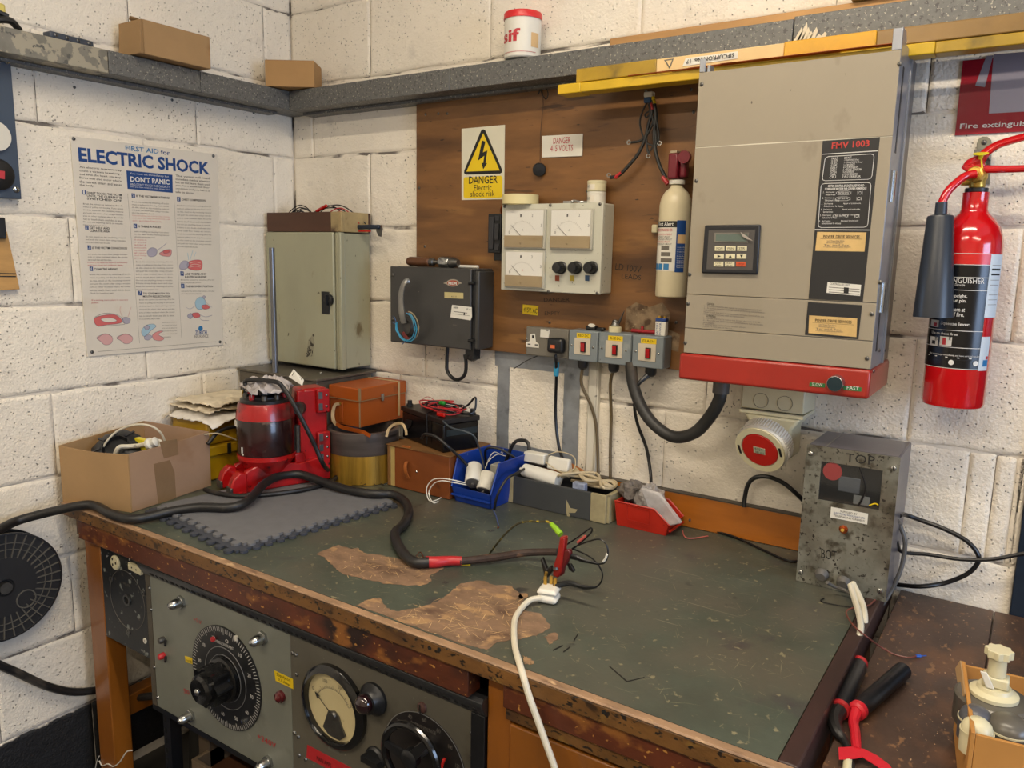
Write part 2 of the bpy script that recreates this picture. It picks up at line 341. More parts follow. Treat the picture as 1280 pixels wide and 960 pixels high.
# ================================================================ the room
H = 2.78
ZJ = [.0245 + .2235 * k for k in range(13)]
def struct(name, mb, m, parent=None, **k): return mb.build(name, m, parent, kind=None if parent else 'structure', **k)
wall_back = struct('wall_back', MB().box(-.12, 2.112, .005, .14, 0, H), M_joint)
wall_left = struct('wall_left', MB().box(-.14, -.005, -4.1, .004, 0, H), M_joint)
_blk = {}
def block(parent, axis, a0, a1, z0, z1, rnd):
    w_ = round(a1 - a0, 3); h_ = round(z1 - z0, 3); key = (w_, h_, rnd.randrange(4))
    if key not in _blk:
        g = .0042; nx, nz = 9, 3; vs = []; fs = []; r2 = random.Random(hash(key))
        xs = [0, .004, .011] + [w_ * k / (nx - 1) for k in range(1, nx - 1) if .03 < w_ * k / (nx - 1) < w_ - .03] + [w_ - .011, w_ - .004, w_]; zs = [0, .004, .011, h_ / 2, h_ - .011, h_ - .004, h_]
        for j, z in enumerate(zs):
            for i, x in enumerate(xs):
                e = i in (0, len(xs) - 1) or j in (0, len(zs) - 1)
                jx = r2.uniform(-.0012, .0012) * (0 if i in (0, len(xs) - 1) else 1); jz = r2.uniform(-.0028, .0028)
                vs.append((x + jx, .0042 if e else r2.uniform(-.0006, .0006) + .0003, z + jz))
        n = len(xs)
        fs = [(j * n + i, j * n + i + 1, (j + 1) * n + i + 1, (j + 1) * n + i) for j in range(len(zs) - 1) for i in range(n - 1)]
        me = bpy.data.meshes.new('block'); me.from_pydata(vs, [], fs); me.materials.append(WALLM)
        for p in me.polygons: p.use_smooth = True
        me.update(); _blk[key] = me
    o = bpy.data.objects.new('block', _blk[key]); COL.objects.link(o); o.parent = parent
    M = Matrix.Translation(parent.location).inverted()
    if axis == 'x': Mo = Matrix.Translation((a0, 0, z0))
    else: Mo = Matrix.Translation((0, a0, z0)) @ Matrix.Rotation(PI / 2, 4, 'Z')      # local x runs along +Y, the face looks to +X
    o.matrix_basis = M @ Mo
g = .0028; gv = .0012
rnd = random.Random(3)
ph_b = {9: .347, 8: .093, 7: .342, 6: .283, 5: .12, 4: .018}
for k in range(0, 12):
    z0, z1 = ZJ[k] + g, ZJ[k + 1] - g
    ph = ph_b.get(k, .12 if k % 2 else .34); J = [0.0] + [ph + .443 * i for i in range(-1, 6) if .03 < ph + .443 * i < 2.08] + [2.112]
    if k == 4: J = [0., .018 + .443, .018 + .886, 1.347, 1.79, 2.011, 2.057, 2.092, 2.112]
    for a, b_ in zip(J, J[1:]): block(wall_back, 'x', a + gv, b_ - gv, z0, z1, rnd)
ph_l = {9: -.105, 8: -.357, 7: -.082, 6: -.30, 5: -.11, 4: -.375, 3: -.12, 2: -.36}
for k in range(0, 12):
    z0, z1 = ZJ[k] + g, ZJ[k + 1] - g
    ph = ph_l.get(k, -.12 if k % 2 else -.33); J = [0.] + [ph - .443 * i for i in range(0, 6)] + [-2.6]
    for a, b_ in zip(J, J[1:]): block(wall_left, 'y', b_ + gv, a - gv, z0, z1, rnd)
M_floor = mat('dark_concrete_floor', '#3a3733', .6, vary=.3, vs=4, bump=.2, bs=40)
M_plain = mat('cream_paint', (.62, .57, .48), .7, vary=.05, bump=.1)
struct('floor', MB().box(-.14, 4.6, -4.2, 1.0, -.05, 0), M_floor)
struct('ceiling', MB().box(-.14, 4.6, -4.2, .14, H, H + .06), mat('ceiling_paint', (.7, .68, .62), .8, bump=0))
struct('wall_right', MB().box(4.5, 4.6, -4.2, .14, 0, .95).box(4.5, 4.6, -4.2, .14, 2.2, H).box(4.5, 4.6, -4.2, -2.0, .95, 2.2).box(4.5, 4.6, -.6, .14, .95, 2.2), M_plain)
wn = struct('window_1', MB().box(4.5, 4.56, -2.0, -1.95, .95, 2.2).box(4.5, 4.56, -.65, -.6, .95, 2.2).box(4.5, 4.56, -2, -.6, 2.15, 2.2).box(4.5, 4.56, -2, -.6, .95, 1.0).box(4.51, 4.55, -1.32, -1.28, 1, 2.15), M_white)
MB().box(4.52, 4.525, -1.95, -.65, 1, 2.15).build('glass', M_glass, wn)
struct('wall_front', MB().box(-.14, 4.6, -4.2, -4.1, 0, H), M_plain)
struct('wall_back_beyond_door', MB().box(3.05, 4.5, .005, .14, 0, H).box(2.112, 3.05, .005, .14, 2.1, H), M_plain).name = 'wall_back'
M_doorf = mat('dark_blue_door_frame', '#1c2836', .3, vary=.1)
dr = struct('door_1', MB().box(2.113, 2.16, -.01, .13, 0, 2.1).box(3.0, 3.05, -.01, .13, 0, 2.1).box(2.113, 3.05, -.01, .13, 2.05, 2.1), M_doorf)
MB().box(2.162, 2.998, .07, .115, .005, 2.045).build('door_leaf', mat('black_door', '#0b0c0e', .4), dr)
MB().cyl((2.92, .07, 1.0), (2.92, .03, 1.0), .01).cyl((2.92, .03, 1.0), (2.80, .03, 1.0), .009).build('handle', M_steel, dr)
for i, (x, y, z, p) in enumerate(TUBES):
    t = thing('ceiling_light', ['white batten light over the bench', 'white batten light over the middle of the room, nearer the poster wall', 'white batten light over the middle of the room, nearer the window'][i], 'light', (x, y, z))
    MB().box(x - .76, x + .76, y - .05, y + .05, z + .006, H).build('housing', M_white, t, bevel=.004)
    MB().cyl((x - .74, y, z - .002), (x + .74, y, z - .002), .008).build('tube', mat('lit_tube', WARM, .5, vary=0, bump=0, emit=26), t)
# raised mortar scars, conduits and old paint strips on the wall
for nm, (x0, x1, z0, z1) in {'a': (1.134, 1.164, .90, 1.262)}.items():
    c_ = tag(MB().box(x0, x1, -.014, .004, z0, z1).box(x0 + .004, x1 - .004, -.018, -.014, z0, z1).build('cable_trunking', mat('white_trunking', '#cfcabc', .5, vary=.06, spots=(('#57514a', 40, .68, .05),)), bevel=.002), 'white upright cable trunking on the wall below the switch boxes', 'trunking')
# ================================================================ steel ledge round both walls (galvanised trunking)
led = thing('metal_ledge', 'galvanised steel ledge running along the wall above the poster', 'ledge', (.05, -.9, 1.944))
yj = [0, -.62, -1.02, -1.6, -2.4]
zt, zb = 2.0, 1.944
cuts = [-.002, X(250, 80, .1).y, X(136, 85, .1).y, -1.4, -2.3]
for i, (a, b_) in enumerate(zip(cuts, cuts[1:])):
    m_ = [M_galv, M_galv, M_galv2, M_galv2][i]
    MB().box(.0, .1, b_ + .0008, a - .0008, zb, zt).build('trunking_section', m_, led, bevel=.0015)
MB().box(.0, .045, -2.3, -.1, zb - .008, zb - .001).build('lower_lip', M_galv, led)
led2 = thing('metal_ledge', 'galvanised steel ledge running along the wall above the plywood board', 'ledge', (1.2, -.05, 1.944))
cuts = [.1012, Y(562, 100, -.1).x, 1.62, 2.35, 3.2]
for a, b_ in zip(cuts, cuts[1:]): MB().box(a + .0008, b_ - .0008, -.1, 0., zb, zt + (.004 if a > 1 else 0)).build('trunking_section', M_galv, led2, bevel=.0015)
MB().box(.1, 3.2, -.045, -.0, zb - .008, zb - .001).build('lower_lip', M_galv, led2)
pm = MB()
for dx, h_ in ((0, .030), (.007, .038), (.014, .028), (.022, .02), (.030, .026), (.040, .012), (.05, .015)): pm.prism([(1.62 + dx, -.1003, 1.952), (1.632 + dx, -.1003, 1.952), (1.634 + dx + h_ * .2, -.1003, 1.952 + h_ * .7), (1.628 + dx + h_ * .3, -.1003, 1.952 + h_)], (0, -.0004, 0))
pm.build('paint_scrape', mat('scraped_cream', '#c9bfa8', .7), led2)
# ---- things on the ledges
c1 = thing('cardboard_box', 'long cardboard box with one torn end, on the ledge above the poster', 'box', (.06, -.49, 2.0), 0)
M1 = MB().box(.030, .134, -.592, -.398, 2.003, 2.087)
M1.build('carton', M_card, c1, bevel=.002)
MB().prism([(.132, -.592, 2.004), (.139, -.606, 2.002), (.139, -.602, 2.084), (.132, -.592, 2.087)], (-.095, -.002, 0)).build('torn_flap', M_card, c1, bevel=.0008)
MB().prism([(.125, -.600, 2.086), (.10, -.607, 2.094), (.085, -.60, 2.090), (.085, -.588, 2.086)], (0, .004, .002)).build('torn_flap', M_card, c1)
t = thing('cardboard_box', 'small plain cardboard box in the corner on the ledge', 'box', (.205, -.112, 2.001), math.radians(-38) * 0, local=True)
a = Z(390, 109, 2.); b_ = Z(325, 106, 2.); c_ = Z(413, 106, 2.); dx = (a - b_); ang = math.atan2(dx.y, dx.x)
t.location = (a.x - .015, a.y + .03, 2.0025); t.rotation_euler = (0, 0, ang - .12); t.matrix_basis = Matrix.Translation(t.location) @ t.rotation_euler.to_matrix().to_4x4()
MB().box(-.148, 0, -.02, .075, 0, .075).build('carton', mat('tan_cardboard', '#ab8454', .8, vary=.08), t, bevel=.0015)
MB().box(-.147, -.001, -.019, .028, .0751, .0765).box(-.147, -.001, .03, .074, .0751, .0765).build('lid_flap', mat('tan_cardboard', '#ab8454', .8), t, bevel=.0005)
t = thing('terminal_block', 'small dark grey terminal block on the ledge left of the long box', 'block', (.07, -.75, 2.0), .1, local=True)
MB().box(-.012, .018, -.055, .055, .0008, .016).build('body', mat('slate_plastic', '#3b4350', .4), t, bevel=.003)
for k in (-.042, -.014, .014, .042): screw(t, (.018, k, .009), (1, 0, 0), .0045)
t = thing('spring_clamp', 'black and yellow clamp at the far left end of the ledge', 'clamp', (.07, -.93, 2.0))
MB().tube([(.06, -.99, 2.010), (.075, -.93, 2.012), (.08, -.885, 2.020), (.07, -.86, 2.006)], .008).tube([(.06, -.99, 2.012), (.07, -.92, 2.036), (.075, -.885, 2.028)], .007).build('jaw', M_black, t)
MB().box(.05, .078, -.925, -.888, 2.028, 2.055).build('grip', mat('pale_yellow_plastic', '#d3c36a', .4), t, bevel=.006)
MB().box(.05, .08, -.975, -.927, 2.03, 2.075).build('body', mat('grey_plastic', '#7d7e80', .4), t, bevel=.005)
tub = thing('plastic_tub', 'white plastic tub with a red lid and red lettering on the ledge', 'tub', (.935, -.058, 2.004))
cx, cy = .936, -.06
MB().lathe([(.043, 0), (.046, .003), (.047, .096), (.044, .098)], (cx, cy, 2.0045), n=36).build('body', M_white, tub)
MB().lathe([(.0485, 0), (.0485, .014), (.047, .017), (.0001, .017)], (cx, cy, 2.098), n=36, cap=False).lathe([(.0487, 0), (.0492, .003), (.0487, .006)], (cx, cy, 2.098), n=36, cap=False).build('lid', mat('red_lid', '#d02a2c', .35), tub)
def onc(cx, cy, r, px, py, z=None):
    """point of an upright cylinder seen at a pixel (near side)"""
    d = ray(px, py); ox, oy = CAM.x - cx, CAM.y - cy; A = d.x ** 2 + d.y ** 2; B = 2 * (ox * d.x + oy * d.y); C_ = ox ** 2 + oy ** 2 - r * r
    q = B * B - 4 * A * C_
    tt = -B / (2 * A) if q < 0 else (-B - math.sqrt(q)) / (2 * A)
    return CAM + d * tt
def wraprect(mb, cx, cy, r, p0, ang0, ang1, z0, z1, n=10):
    vs = []
    for k in range(n + 1):
        a = ang0 + (ang1 - ang0) * k / n; vs += [(cx + r * math.cos(a), cy + r * math.sin(a), z0), (cx + r * math.cos(a), cy + r * math.sin(a), z1)]
    mb.add(vs, [(2 * k, 2 * k + 2, 2 * k + 3, 2 * k + 1) for k in range(n)]); return mb
def cang(p, cx, cy): return math.atan2(p.y - cy, p.x - cx)
r_ = .0474
pa, pb = onc(cx, cy, r_, 630, 56), onc(cx, cy, r_, 650, 54)
text('sif', tub, (pa.x, pa.y, 2.040), (pa.x + (r_ * (cang(pb, cx, cy) - cang(pa, cx, cy))), pa.y, 2.040), .030, (0, -1, 0), M_redink, cylr=(cx, cy, r_), bold=.03)
pa2, pb2 = onc(cx, cy, r_, 664, 50), onc(cx, cy, r_, 673, 50)
wraprect(MB(), cx, cy, r_, 0, cang(pa2, cx, cy), cang(pb2, cx, cy), 2.028, 2.062, 5).build('label', mat('tan_label', '#c9a878', .6), tub)
wraprect(MB(), cx, cy, r_ - .0001, 0, -2.9, -.2, 2.0155, 2.0165).build('printed_line', M_redink, tub)
tag(MB().box(Y(767, 50, -.04).x, 3.0, -.06, -.012, 2.0046, 2.026).build('timber_batten', mat('pine_batten', '#b98c56', .6, vary=.2, vs=20, stretch=(.2, 1, 1)), bevel=.002), 'long pine batten lying on the ledge above the grey cabinet', 'timber')
tag(MB().box(1.72, 1.86, -.075, -.03, 2.0265, 2.046).build('parcel', mat('taped_parcel', '#9a7a36', .4), bevel=.003), 'brown taped packet on the pine batten at the top edge', 'packet')
# ---- rod cartons
ct = thing('rod_carton', 'long yellow taped carton of rods with a printed label, above the grey cabinet', 'carton', (1.6, -.135, 1.913))
xa = Y(720, 95, -.15).x; xb = Y(820, 82, -.15).x; xc = Y(980, 60, -.15).x; xd = Y(1096, 42, -.15).x
M_ytape = mat('yellow_parcel_tape', '#d39c14', .3, vary=.12, vs=14, bump=.2, bs=50, spots=(('#a8741c', 10, .62, .15),)); M_ytape2 = mat('dirty_yellow_tape', '#a8871f', .35, vary=.2, vs=12, spots=(('#5d4c20', 13, .52, .15),))
MB().box(xa, xb, -.150, -.113, 1.914, 1.944).build('taped_end', M_ytape2, ct, bevel=.002)
MB().box(xb, xc, -.149, -.113, 1.914, 1.9435).build('printed_sleeve', mat('cream_card', '#dcbc86', .6, vary=.08), ct, bevel=.002)
MB().box(xc, xd, -.151, -.113, 1.913, 1.945).build('yellow_tape', M_ytape, ct, bevel=.002)
MB().box(xd, 2.9, -.150, -.113, 1.913, 1.944).build('brown_tape', mat('brown_over_yellow_tape', '#8c6c3a', .3, vary=.25, vs=7, spots=(('#cc9a22', 5, .56, .06),)), ct, bevel=.002)
lb = qY('label', [(853, 83), (922, 73), (922, 64), (857, 73)], -.1503, .0012, M_white, ct)
text('SIFCUPRON No. 17', ct, Y(918, 66, -.1516) + Vector((0, -.0003, 0)), Y(858, 74.5, -.1516), .0085, (0, -1, 0), M_ink, bold=.012)
for k, (px_, py_) in enumerate(((836, 78),)):
    qY('triangle_mark', [(830, 75), (842, 73), (837, 86)], -.1502, .001, M_inkgrey, ct); qY('triangle_mark', [(832.5, 76), (840, 74.8), (836.8, 83)], -.1506, .001, mat('cream_card', '#dcbc86', .6), ct)
ct2 = thing('rod_carton', 'yellow cardboard rod tube lying under the printed carton, its end over the danger sign side', 'carton', (1.5, -.13, 1.892))
xa = Y(699, 108, -.15).x
M_ybox = mat('yellow_carton', '#c9a41c', .4, vary=.12, vs=10, spots=(('#85702c', 15, .6, .12),))
MB().box(xa, xd + .1, -.152, -.112, 1.8915, 1.9125).box(xa - .001, xa + .06, -.156, -.108, 1.8905, 1.9126).build('tube', M_ybox, ct2, bevel=.002)
MB().box(xd + .1, 2.9, -.150, -.112, 1.8915, 1.912).build('tube_end', M_ytape2, ct2, bevel=.002)
for k, (p0, p1, y, dz) in enumerate((((785, 98), (1120, 58), -.158, 0), ((860, 88), (1110, 64), -.161, 0), ((900, 84), (1118, 60), -.165, .0), ((840, 94), (1050, 66), -.154, 0))):
    a = Y(*p0, y); b_ = Y(*p1, y)
    tag(MB().cyl((a.x, y, 1.9136 + k * .0), (b_.x, y, 1.9136 + .0), .0014, n=8).build('copper_rod', M_copper), 'thin copper coloured brazing rod lying along the yellow cartons', 'rod', 'loose brazing rods by the cartons')
# ================================================================ plywood board and flat signs
ply = thing('plywood_board', 'varnished brown plywood backboard behind the meters and sockets', 'board', (.95, 0, 1.25))
MB().box(.548, 1.50, -.02, -.0005, 1.2485, 1.9415).build('panel', M_ply, ply, bevel=.001)
for px_, py_ in ((548, 142), (559, 142), (532, 143), (531, 308), (524, 235), (864, 112), (867, 140), (845, 403), (687, 403), (734, 239)): screw(ply, Y(px_, py_, -.02), (0, -1, 0), .004, M_dsteel)
tY('LD 100V', ply, (769, 337), (801, 341), .016, -.0203, M_ink, name='handwriting'); tY('LEADS', ply, (777, 348), (801, 350), .012, -.0203, M_ink, name='handwriting')
tY('DANGER', ply, (680, 377), (712, 377), .010, -.0202, mat('faint_ink', '#3a2a1a', .6), name='handwriting'); tY('EMPTY', ply, (681, 394), (700, 394), .010, -.0202, mat('faint_ink', '#3a2a1a', .6), name='handwriting')
# old glue and bare patches low on the board
slab('bare_patch', jitter_poly(PY([(781, 412), (783, 385), (795, 378), (812, 384), (828, 378), (838, 392), (836, 412), (850, 418), (848, 440), (834, 436), (833, 413)], -.0203), .0, 1), (0, .0003, 0), mat('bare_ply', '#7d6950', .7, vary=.4, vs=40, bump=.3, spots=(('#4a3520', 30, .52, .1), ('#b0a083', 50, .62, .05))), ply)
s = thing('danger_sign', 'yellow triangle electric shock danger sign on a white sticker', 'sign', Y(604, 205, -.02))
qY('sticker', [(577, 161), (631, 156), (630, 249), (577, 250)], -.0212, .001, mat('old_white_sticker', '#d3cfba', .5, vary=.06), s)
tri = [(603.5, 160.5), (628, 214), (626.5, 217.5), (581.5, 218.5), (580, 214)]
tri = [(601.5, 163), (604, 161.5), (606.5, 163), (627.5, 212), (627.5, 215.5), (625, 217), (582.5, 218.3), (580, 216.5), (580.3, 213)]
qY('triangle', tri, -.0217, .0005, M_ink, s); qY('yellow_field', [(604, 166.5), (624.5, 213), (583, 214.5)], -.0221, .0004, M_yel, s)
qY('lightning_bolt', [(602.5, 175.5), (606.7, 177), (603.5, 190.5), (609.2, 188), (606.8, 204), (608.8, 204), (604, 211.7), (601.8, 203.5), (604, 203.8), (605.3, 194.5), (597.5, 200.8)], -.0225, .0004, M_ink, s)
rr = [(581, 221.5), (626, 219.5), (628, 222), (628, 245), (626, 247), (581.5, 248), (579.5, 246), (579.5, 223.5)]
qY('yellow_field', rr, -.0217, .0005, M_yel, s)
tY('DANGER', s, (586, 230), (622, 229), .0205, -.0219, M_ink, bold=.01); tY('Electric', s, (592.5, 238.3), (614.5, 237.8), .0155, -.0219, M_ink); tY('shock risk', s, (588, 246), (618.5, 245.3), .0155, -.0219, M_ink)
s = thing('danger_sign', 'small white engraved plate reading danger 415 volts', 'sign', Y(703, 182, -.02))
qY('plate', [(677.2, 170), (728.5, 167), (727.5, 195), (677.2, 197)], -.0235, .003, M_white, s, bevel=.0006)
tY('DANGER', s, (691.5, 180), (713, 179), .0155, -.0237, M_redink); tY('415 VOLTS', s, (688, 189.5), (716, 188.5), .0155, -.0237, M_redink)
s = thing('yellow_label', 'yellow label reading 415V AC on the plywood above the double socket', 'label', Y(663, 387, -.02))
qY('tape', [(653.5, 380.5), (673, 382.5), (672, 394.5), (653, 392)], -.0212, .001, M_yel, s); tY('415V. AC', s, (654.5, 389.8), (671.5, 391.8), .013, -.0215, M_ink)
# hanging string and black round magnet
t = thing('hanging_string', 'thin brown string hanging from a nail near the top of the plywood', 'string', Y(678, 105, -.03))
MB().tube(PY([(679, 103), (678, 112), (679, 130), (677, 150), (675.5, 170), (675, 202)], -.026), .0008, 5).build('string', mat('brown_string', '#4a3324', .8), t)
MB().tube(PY([(680, 101), (676, 112), (682, 124), (685, 116), (679, 104)], -.03), .0013, 5).tube(PY([(680, 102), (673, 118), (675, 110)], -.03), .001, 5).build('loose_wires', M_ink, t)
MB().cyl(Y(679, 102, -.02), Y(679, 102, -.036), .0025, n=8).build('nail', M_dsteel, t)
t = tag(MB(Matrix.Translation(Y(674, 212, -.03)) @ Matrix.Rotation(.5, 4, 'Z') @ Matrix.Rotation(-.55, 4, 'Y')).lathe([(.017, .006), (.0175, -.004), (.015, -.007), (.0001, -.008)], (0, 0, 0), (0, 1, .2), 24, cap=False).lathe([(.0001, .007), (.016, .007), (.017, .006)], (0, 0, 0), (0, 1, .2), 24, cap=False).build('round_magnet', M_black), 'black round magnet disc on the plywood below the small danger plate', 'magnet')
# ================================================================ poster
P = thing('first_aid_poster', 'white first aid for electric shock poster screwed to the block wall', 'poster', (0, -.51, 1.22))
qX('board', [(88, 169.5), (271.5, 193), (279, 431), (109, 446)], .0045, .004, mat('poster_white', '#d6cfc2', .5, vary=.05, vs=5, spots=(('#c2b394', 5, .62, .2),)), P, bevel=.0008)
for p in ((92, 173.5), (266.5, 195), (275, 427.3), (115, 440)): screw(P, X(*p, .0045), (1, 0, 0), .0048)
xp = .0047
tX('FIRST AID', P, (157, 187.8), (198.5, 192.3), .0125, xp, M_mblue, bold=.015); tX('for', P, (201, 192.8), (212.5, 194.2), .0125, xp, M_navy, bold=.01)
tX('ELECTRIC SHOCK', P, (98.5, 201.8), (262, 218.5), .036, xp, M_navy, bold=.035)
qX('blue_box', [(158, 213), (215.5, 218.5), (216, 241), (159.5, 236)], .0049, .0003, M_navy, P)
tX("DON'T PANIC", P, (163, 227), (212, 231), .0145, .0051, M_whiteink, bold=.03)
tX('You must act immediately but', P, (162.5, 218.3), (211, 222.5), .0062, .0051, M_whiteink); tX("AND DON'T TOUCH THE CASUALTY", P, (163, 231.7), (212, 235.3), .0065, .0051, M_whiteink)
tX('until you have taken the steps shown here', P, (163, 234.6), (212, 238.3), .005, .0051, M_whiteink)
def para(lines, l, r, y0, dy, h, slope, m=M_inkgrey, last=.6, sq=None):
    for i, s_ in enumerate(lines):
        xr = r if i < len(lines) - 1 else l + (r - l) * last
        tX(s_, P, (l, y0 + i * dy), (xr, y0 + i * dy + slope * (xr - l)), h * .62, xp, m, name='small_print')
para(['An electric current may', "cause a victim's breathing -", 'and even the heart - to stop.', 'Burns may also occur where', 'the current enters and leaves', 'the body.'], 99.5, 152, 210.5, 4.45, .0105, .085, M_ink, .35)
para(['The victim will need', 'immediate medical attention', 'but do not leave them until', 'you have assessed their', 'condition and you feel it is', 'safe to do so.'], 219.5, 262, 221, 4.0, .0095, .075, M_ink, .55)
def head(n, t_, px_, py_, x1, sl):
    a = (px_, py_); qX('number_square', [(px_ - 4.6, py_ - 5), (px_ - .4, py_ - 4.6), (px_ - .2, py_ + .8), (px_ - 4.3, py_ + .5)], .0049, .0003, M_navy, P)
    tX(n, P, (px_ - 3.6, py_ - .2), (px_ - 1.6, py_), .009, .0051, M_whiteink)
    for i, s_ in enumerate(t_): tX(s_, P, (px_ + 1.2, py_ - .3 + 3.6 * i), (x1, py_ - .3 + 3.6 * i + sl * (x1 - px_)), .0058, xp, M_ink, bold=.015)
B_ = ['Break the contact by switching off at the', 'mains or pulling out the plug. If you cannot', 'do this, stand on dry insulating material', 'and push the victim clear using a wooden', 'pole or other insulated object. Be careful', 'not to touch them until this is done.', 'Do not use anything damp or metallic.', 'If there is any doubt stand well clear', 'and call for help at once.']
head('1', ["DON'T TOUCH THE VICTIM", 'UNTIL THE CURRENT IS', 'SWITCHED OFF'], 107.5, 242.5, 152, .07); para(B_[:8], 104, 154, 256, 3.75, .0075, .055)
head('2', ['GET HELP AND', 'CLEAR THE AREA'], 111, 286.5, 137, .03); para(B_[2:5], 107, 157, 297, 3.6, .0075, .035)
head('3', ['IS THE VICTIM CONSCIOUS?'], 114, 311.5, 159, .01); para(B_[3:6], 110, 159, 319, 3.4, .0075, .01); para(['If there is no reply the victim is unconscious', 'and you must act without delay.'], 109.5, 159, 329.5, 3.2, .0075, 0, M_redink, .9)
head('4', ['CLEAR THE AIRWAY'], 116.5, 338, 147, 0); para(B_[:6] + ['Check for breathing again.'], 112, 163, 344.5, 3.9, .0075, -.01); para(['If breathing starts place in recovery', 'position.'], 114.5, 160, 376.5, 3.4, .0075, -.01, M_redink, .2)
head('5', ['IS THE VICTIM BREATHING?'], 169, 246.5, 212, .06); para(B_[:5], 165, 211, 253.5, 3.4, .0075, .055); para(['If not breathing carry on to step 6 below', 'and send for help immediately, call', 'an ambulance.'], 165.5, 212, 270.5, 3, .007, .04, M_salmon, .8)
head('6', ['IS THERE A PULSE?'], 171.5, 284.5, 201, .04); para(B_[1:4], 168, 211, 290.5, 3.4, .0075, .035); para(['If there is', 'a pulse', 'start', 'mouth', 'to mouth', 'at once', 'and keep', 'going'], 168, 183, 300.5, 3.3, .0065, .02, M_salmon, .6)
para(B_[:8] + B_[:2], 170, 216, 328.5, 3.85, .0072, 0)
head('7', ['TO GIVE MOUTH-TO-', 'MOUTH RESUSCITATION'], 177.5, 368.5, 213, 0); para(B_[:7], 174, 218, 376, 4.0, .0075, -.015); para(B_[:6], 203, 221, 404, 3.6, .006, -.03)
head('8', ['CHEST COMPRESSION'], 225.8, 251, 257, .04); para(B_ + B_[:5], 221.5, 264, 258, 3.95, .0075, .03)
head('9', ['ARE THERE ANY', 'ELECTRICAL BURNS?'], 230, 344, 258, 0); para(B_[:2], 226, 268, 351, 3.3, .0072, 0)
head('10', ['THE RECOVERY POSITION'], 230.8, 359.5, 266, 0); para(B_[3:5], 226.5, 268, 365, 3.2, .0072, 0)
tX('ZURICH', P, (244, 418.5), (258.5, 418), .0125, xp, M_navy, bold=.015); tX('INSURANCE', P, (242.5, 422.8), (260.5, 421.8), .009, xp, M_inkgrey)
for i in range(1):
    mb = MB(); mb.lathe([(.0075, 0), (.0075, .0004)], X(250.7, 410.5, .0046), (1, 0, 0), 20); mb.build('round_emblem', M_mblue, P)
def strip(name, pts, wd, m, x=.005): # drawn line
    MB().tube(PX(pts, x), wd, 4, 3, flat=.3).build(name, m, P)
for a, b_ in (((159.6, 242), (174.5, 429)), ((217.5, 247), (227, 423)), ((122, 439.5), (270, 427)), ((99, 205), (100, 205.1))): strip('printed_rule', [a, b_], .0006, M_inkgrey, .0046)
def blob(name, pts, m, x=.0049):
    q = smooth_px(pts); o = slab(name, PX(q, x), (-.0003, 0, 0), m, P); MB().tube(PX(q, x + .0001), .0005, 4, 1, closed=True, flat=.3).build('drawn_outline', M_outl, o)
def smooth_px(pts): return [(q.x, q.y) for q in smooth([(a, b_, 0) for a, b_ in pts], 4, True)]
M_outl = mat('outline_print', '#4e4d68', .6, vary=0, bump=0); M_skin = mat('pink_print', '#cfa09e', .6, vary=.04, bump=0); M_redp = mat('red_print', '#cc6664', .6, vary=.1, bump=0); M_greyp = mat('slate_print', '#a5a1ae', .6, vary=.1, bump=0); M_bluep = mat('light_blue_print', '#9dbccb', .6, vary=.1, bump=0)
# drawings: patient on the back, two heads, hands, mouth to mouth, compression, recovery
blob('drawing', [(118, 398), (130, 394), (144, 393.5), (152, 400), (150, 404), (134, 406), (121, 407)], M_redp); blob('drawing', [(126, 399), (138, 397), (146, 401), (134, 403)], M_paper, .0051)
blob('drawing', [(153, 398), (158, 396.5), (163, 399), (161, 404), (155, 404)], M_greyp); strip('drawing', [(153, 396), (150, 388), (151, 383)], .0012, M_skin); strip('drawing', [(160, 396), (162.5, 388), (164, 384)], .0012, M_skin); strip('drawing', [(118, 396.5), (131, 391.5), (148, 394), (156, 404), (150, 406), (122, 408)], .0006, M_inkgrey)
for ox in (0, 25): blob('drawing', [(121 + ox, 422), (129 + ox, 418), (137 + ox, 418.5), (141 + ox, 424 - ox * .04), (138 + ox, 430 - ox * .06), (131 + ox, 431 - ox * .06), (126 + ox, 427 - ox * .05)], M_skin); strip('drawing', [(121 + ox, 424), (128 + ox, 418), (134 + ox, 417.5), (140.5 + ox, 421)], .0006, M_inkgrey)
blob('drawing', [(184.5, 313), (190, 309.5), (196, 312), (195, 319), (188, 321), (184.5, 318)], M_greyp); strip('drawing', [(196, 313), (202, 309), (208, 304)], .0009, M_greyp); blob('drawing', [(199, 317), (206, 313), (214, 312), (213, 320), (204, 320)], M_salmon); blob('drawing', [(204, 313.5), (210, 312), (212, 315), (206, 317)], M_redp, .0051)
blob('drawing', [(177, 413), (182, 407), (191, 405), (195, 408), (189, 413), (182, 420), (178, 419)], M_bluep); blob('drawing', [(180, 409), (184, 406.5), (187, 409), (184, 412.5)], M_greyp, .0051); blob('drawing', [(181, 420), (187, 418.5), (190, 421), (186, 425), (181, 424)], M_greyp); blob('drawing', [(191, 418), (198, 414), (204, 414), (198, 418), (205, 423), (200, 426), (192, 424)], M_salmon)
blob('drawing', [(224.5, 331), (229, 326), (235, 327), (236, 333), (230, 337), (225, 336)], M_greyp); blob('drawing', [(235, 328), (243, 325), (252, 326), (252, 336), (244, 338), (235, 335)], M_redp); strip('drawing', [(236, 325), (234.5, 316)], .0018, M_bluep); strip('drawing', [(238, 324), (241, 313)], .0018, M_bluep); strip('drawing', [(242, 323), (245, 315)], .0015, M_bluep)
for q in range(3): strip('drawing', [(237, 329 + q * 2.6), (244, 327.5 + q * 2.6), (251, 329 + q * 2.6)], .0007, M_paper, .0052)
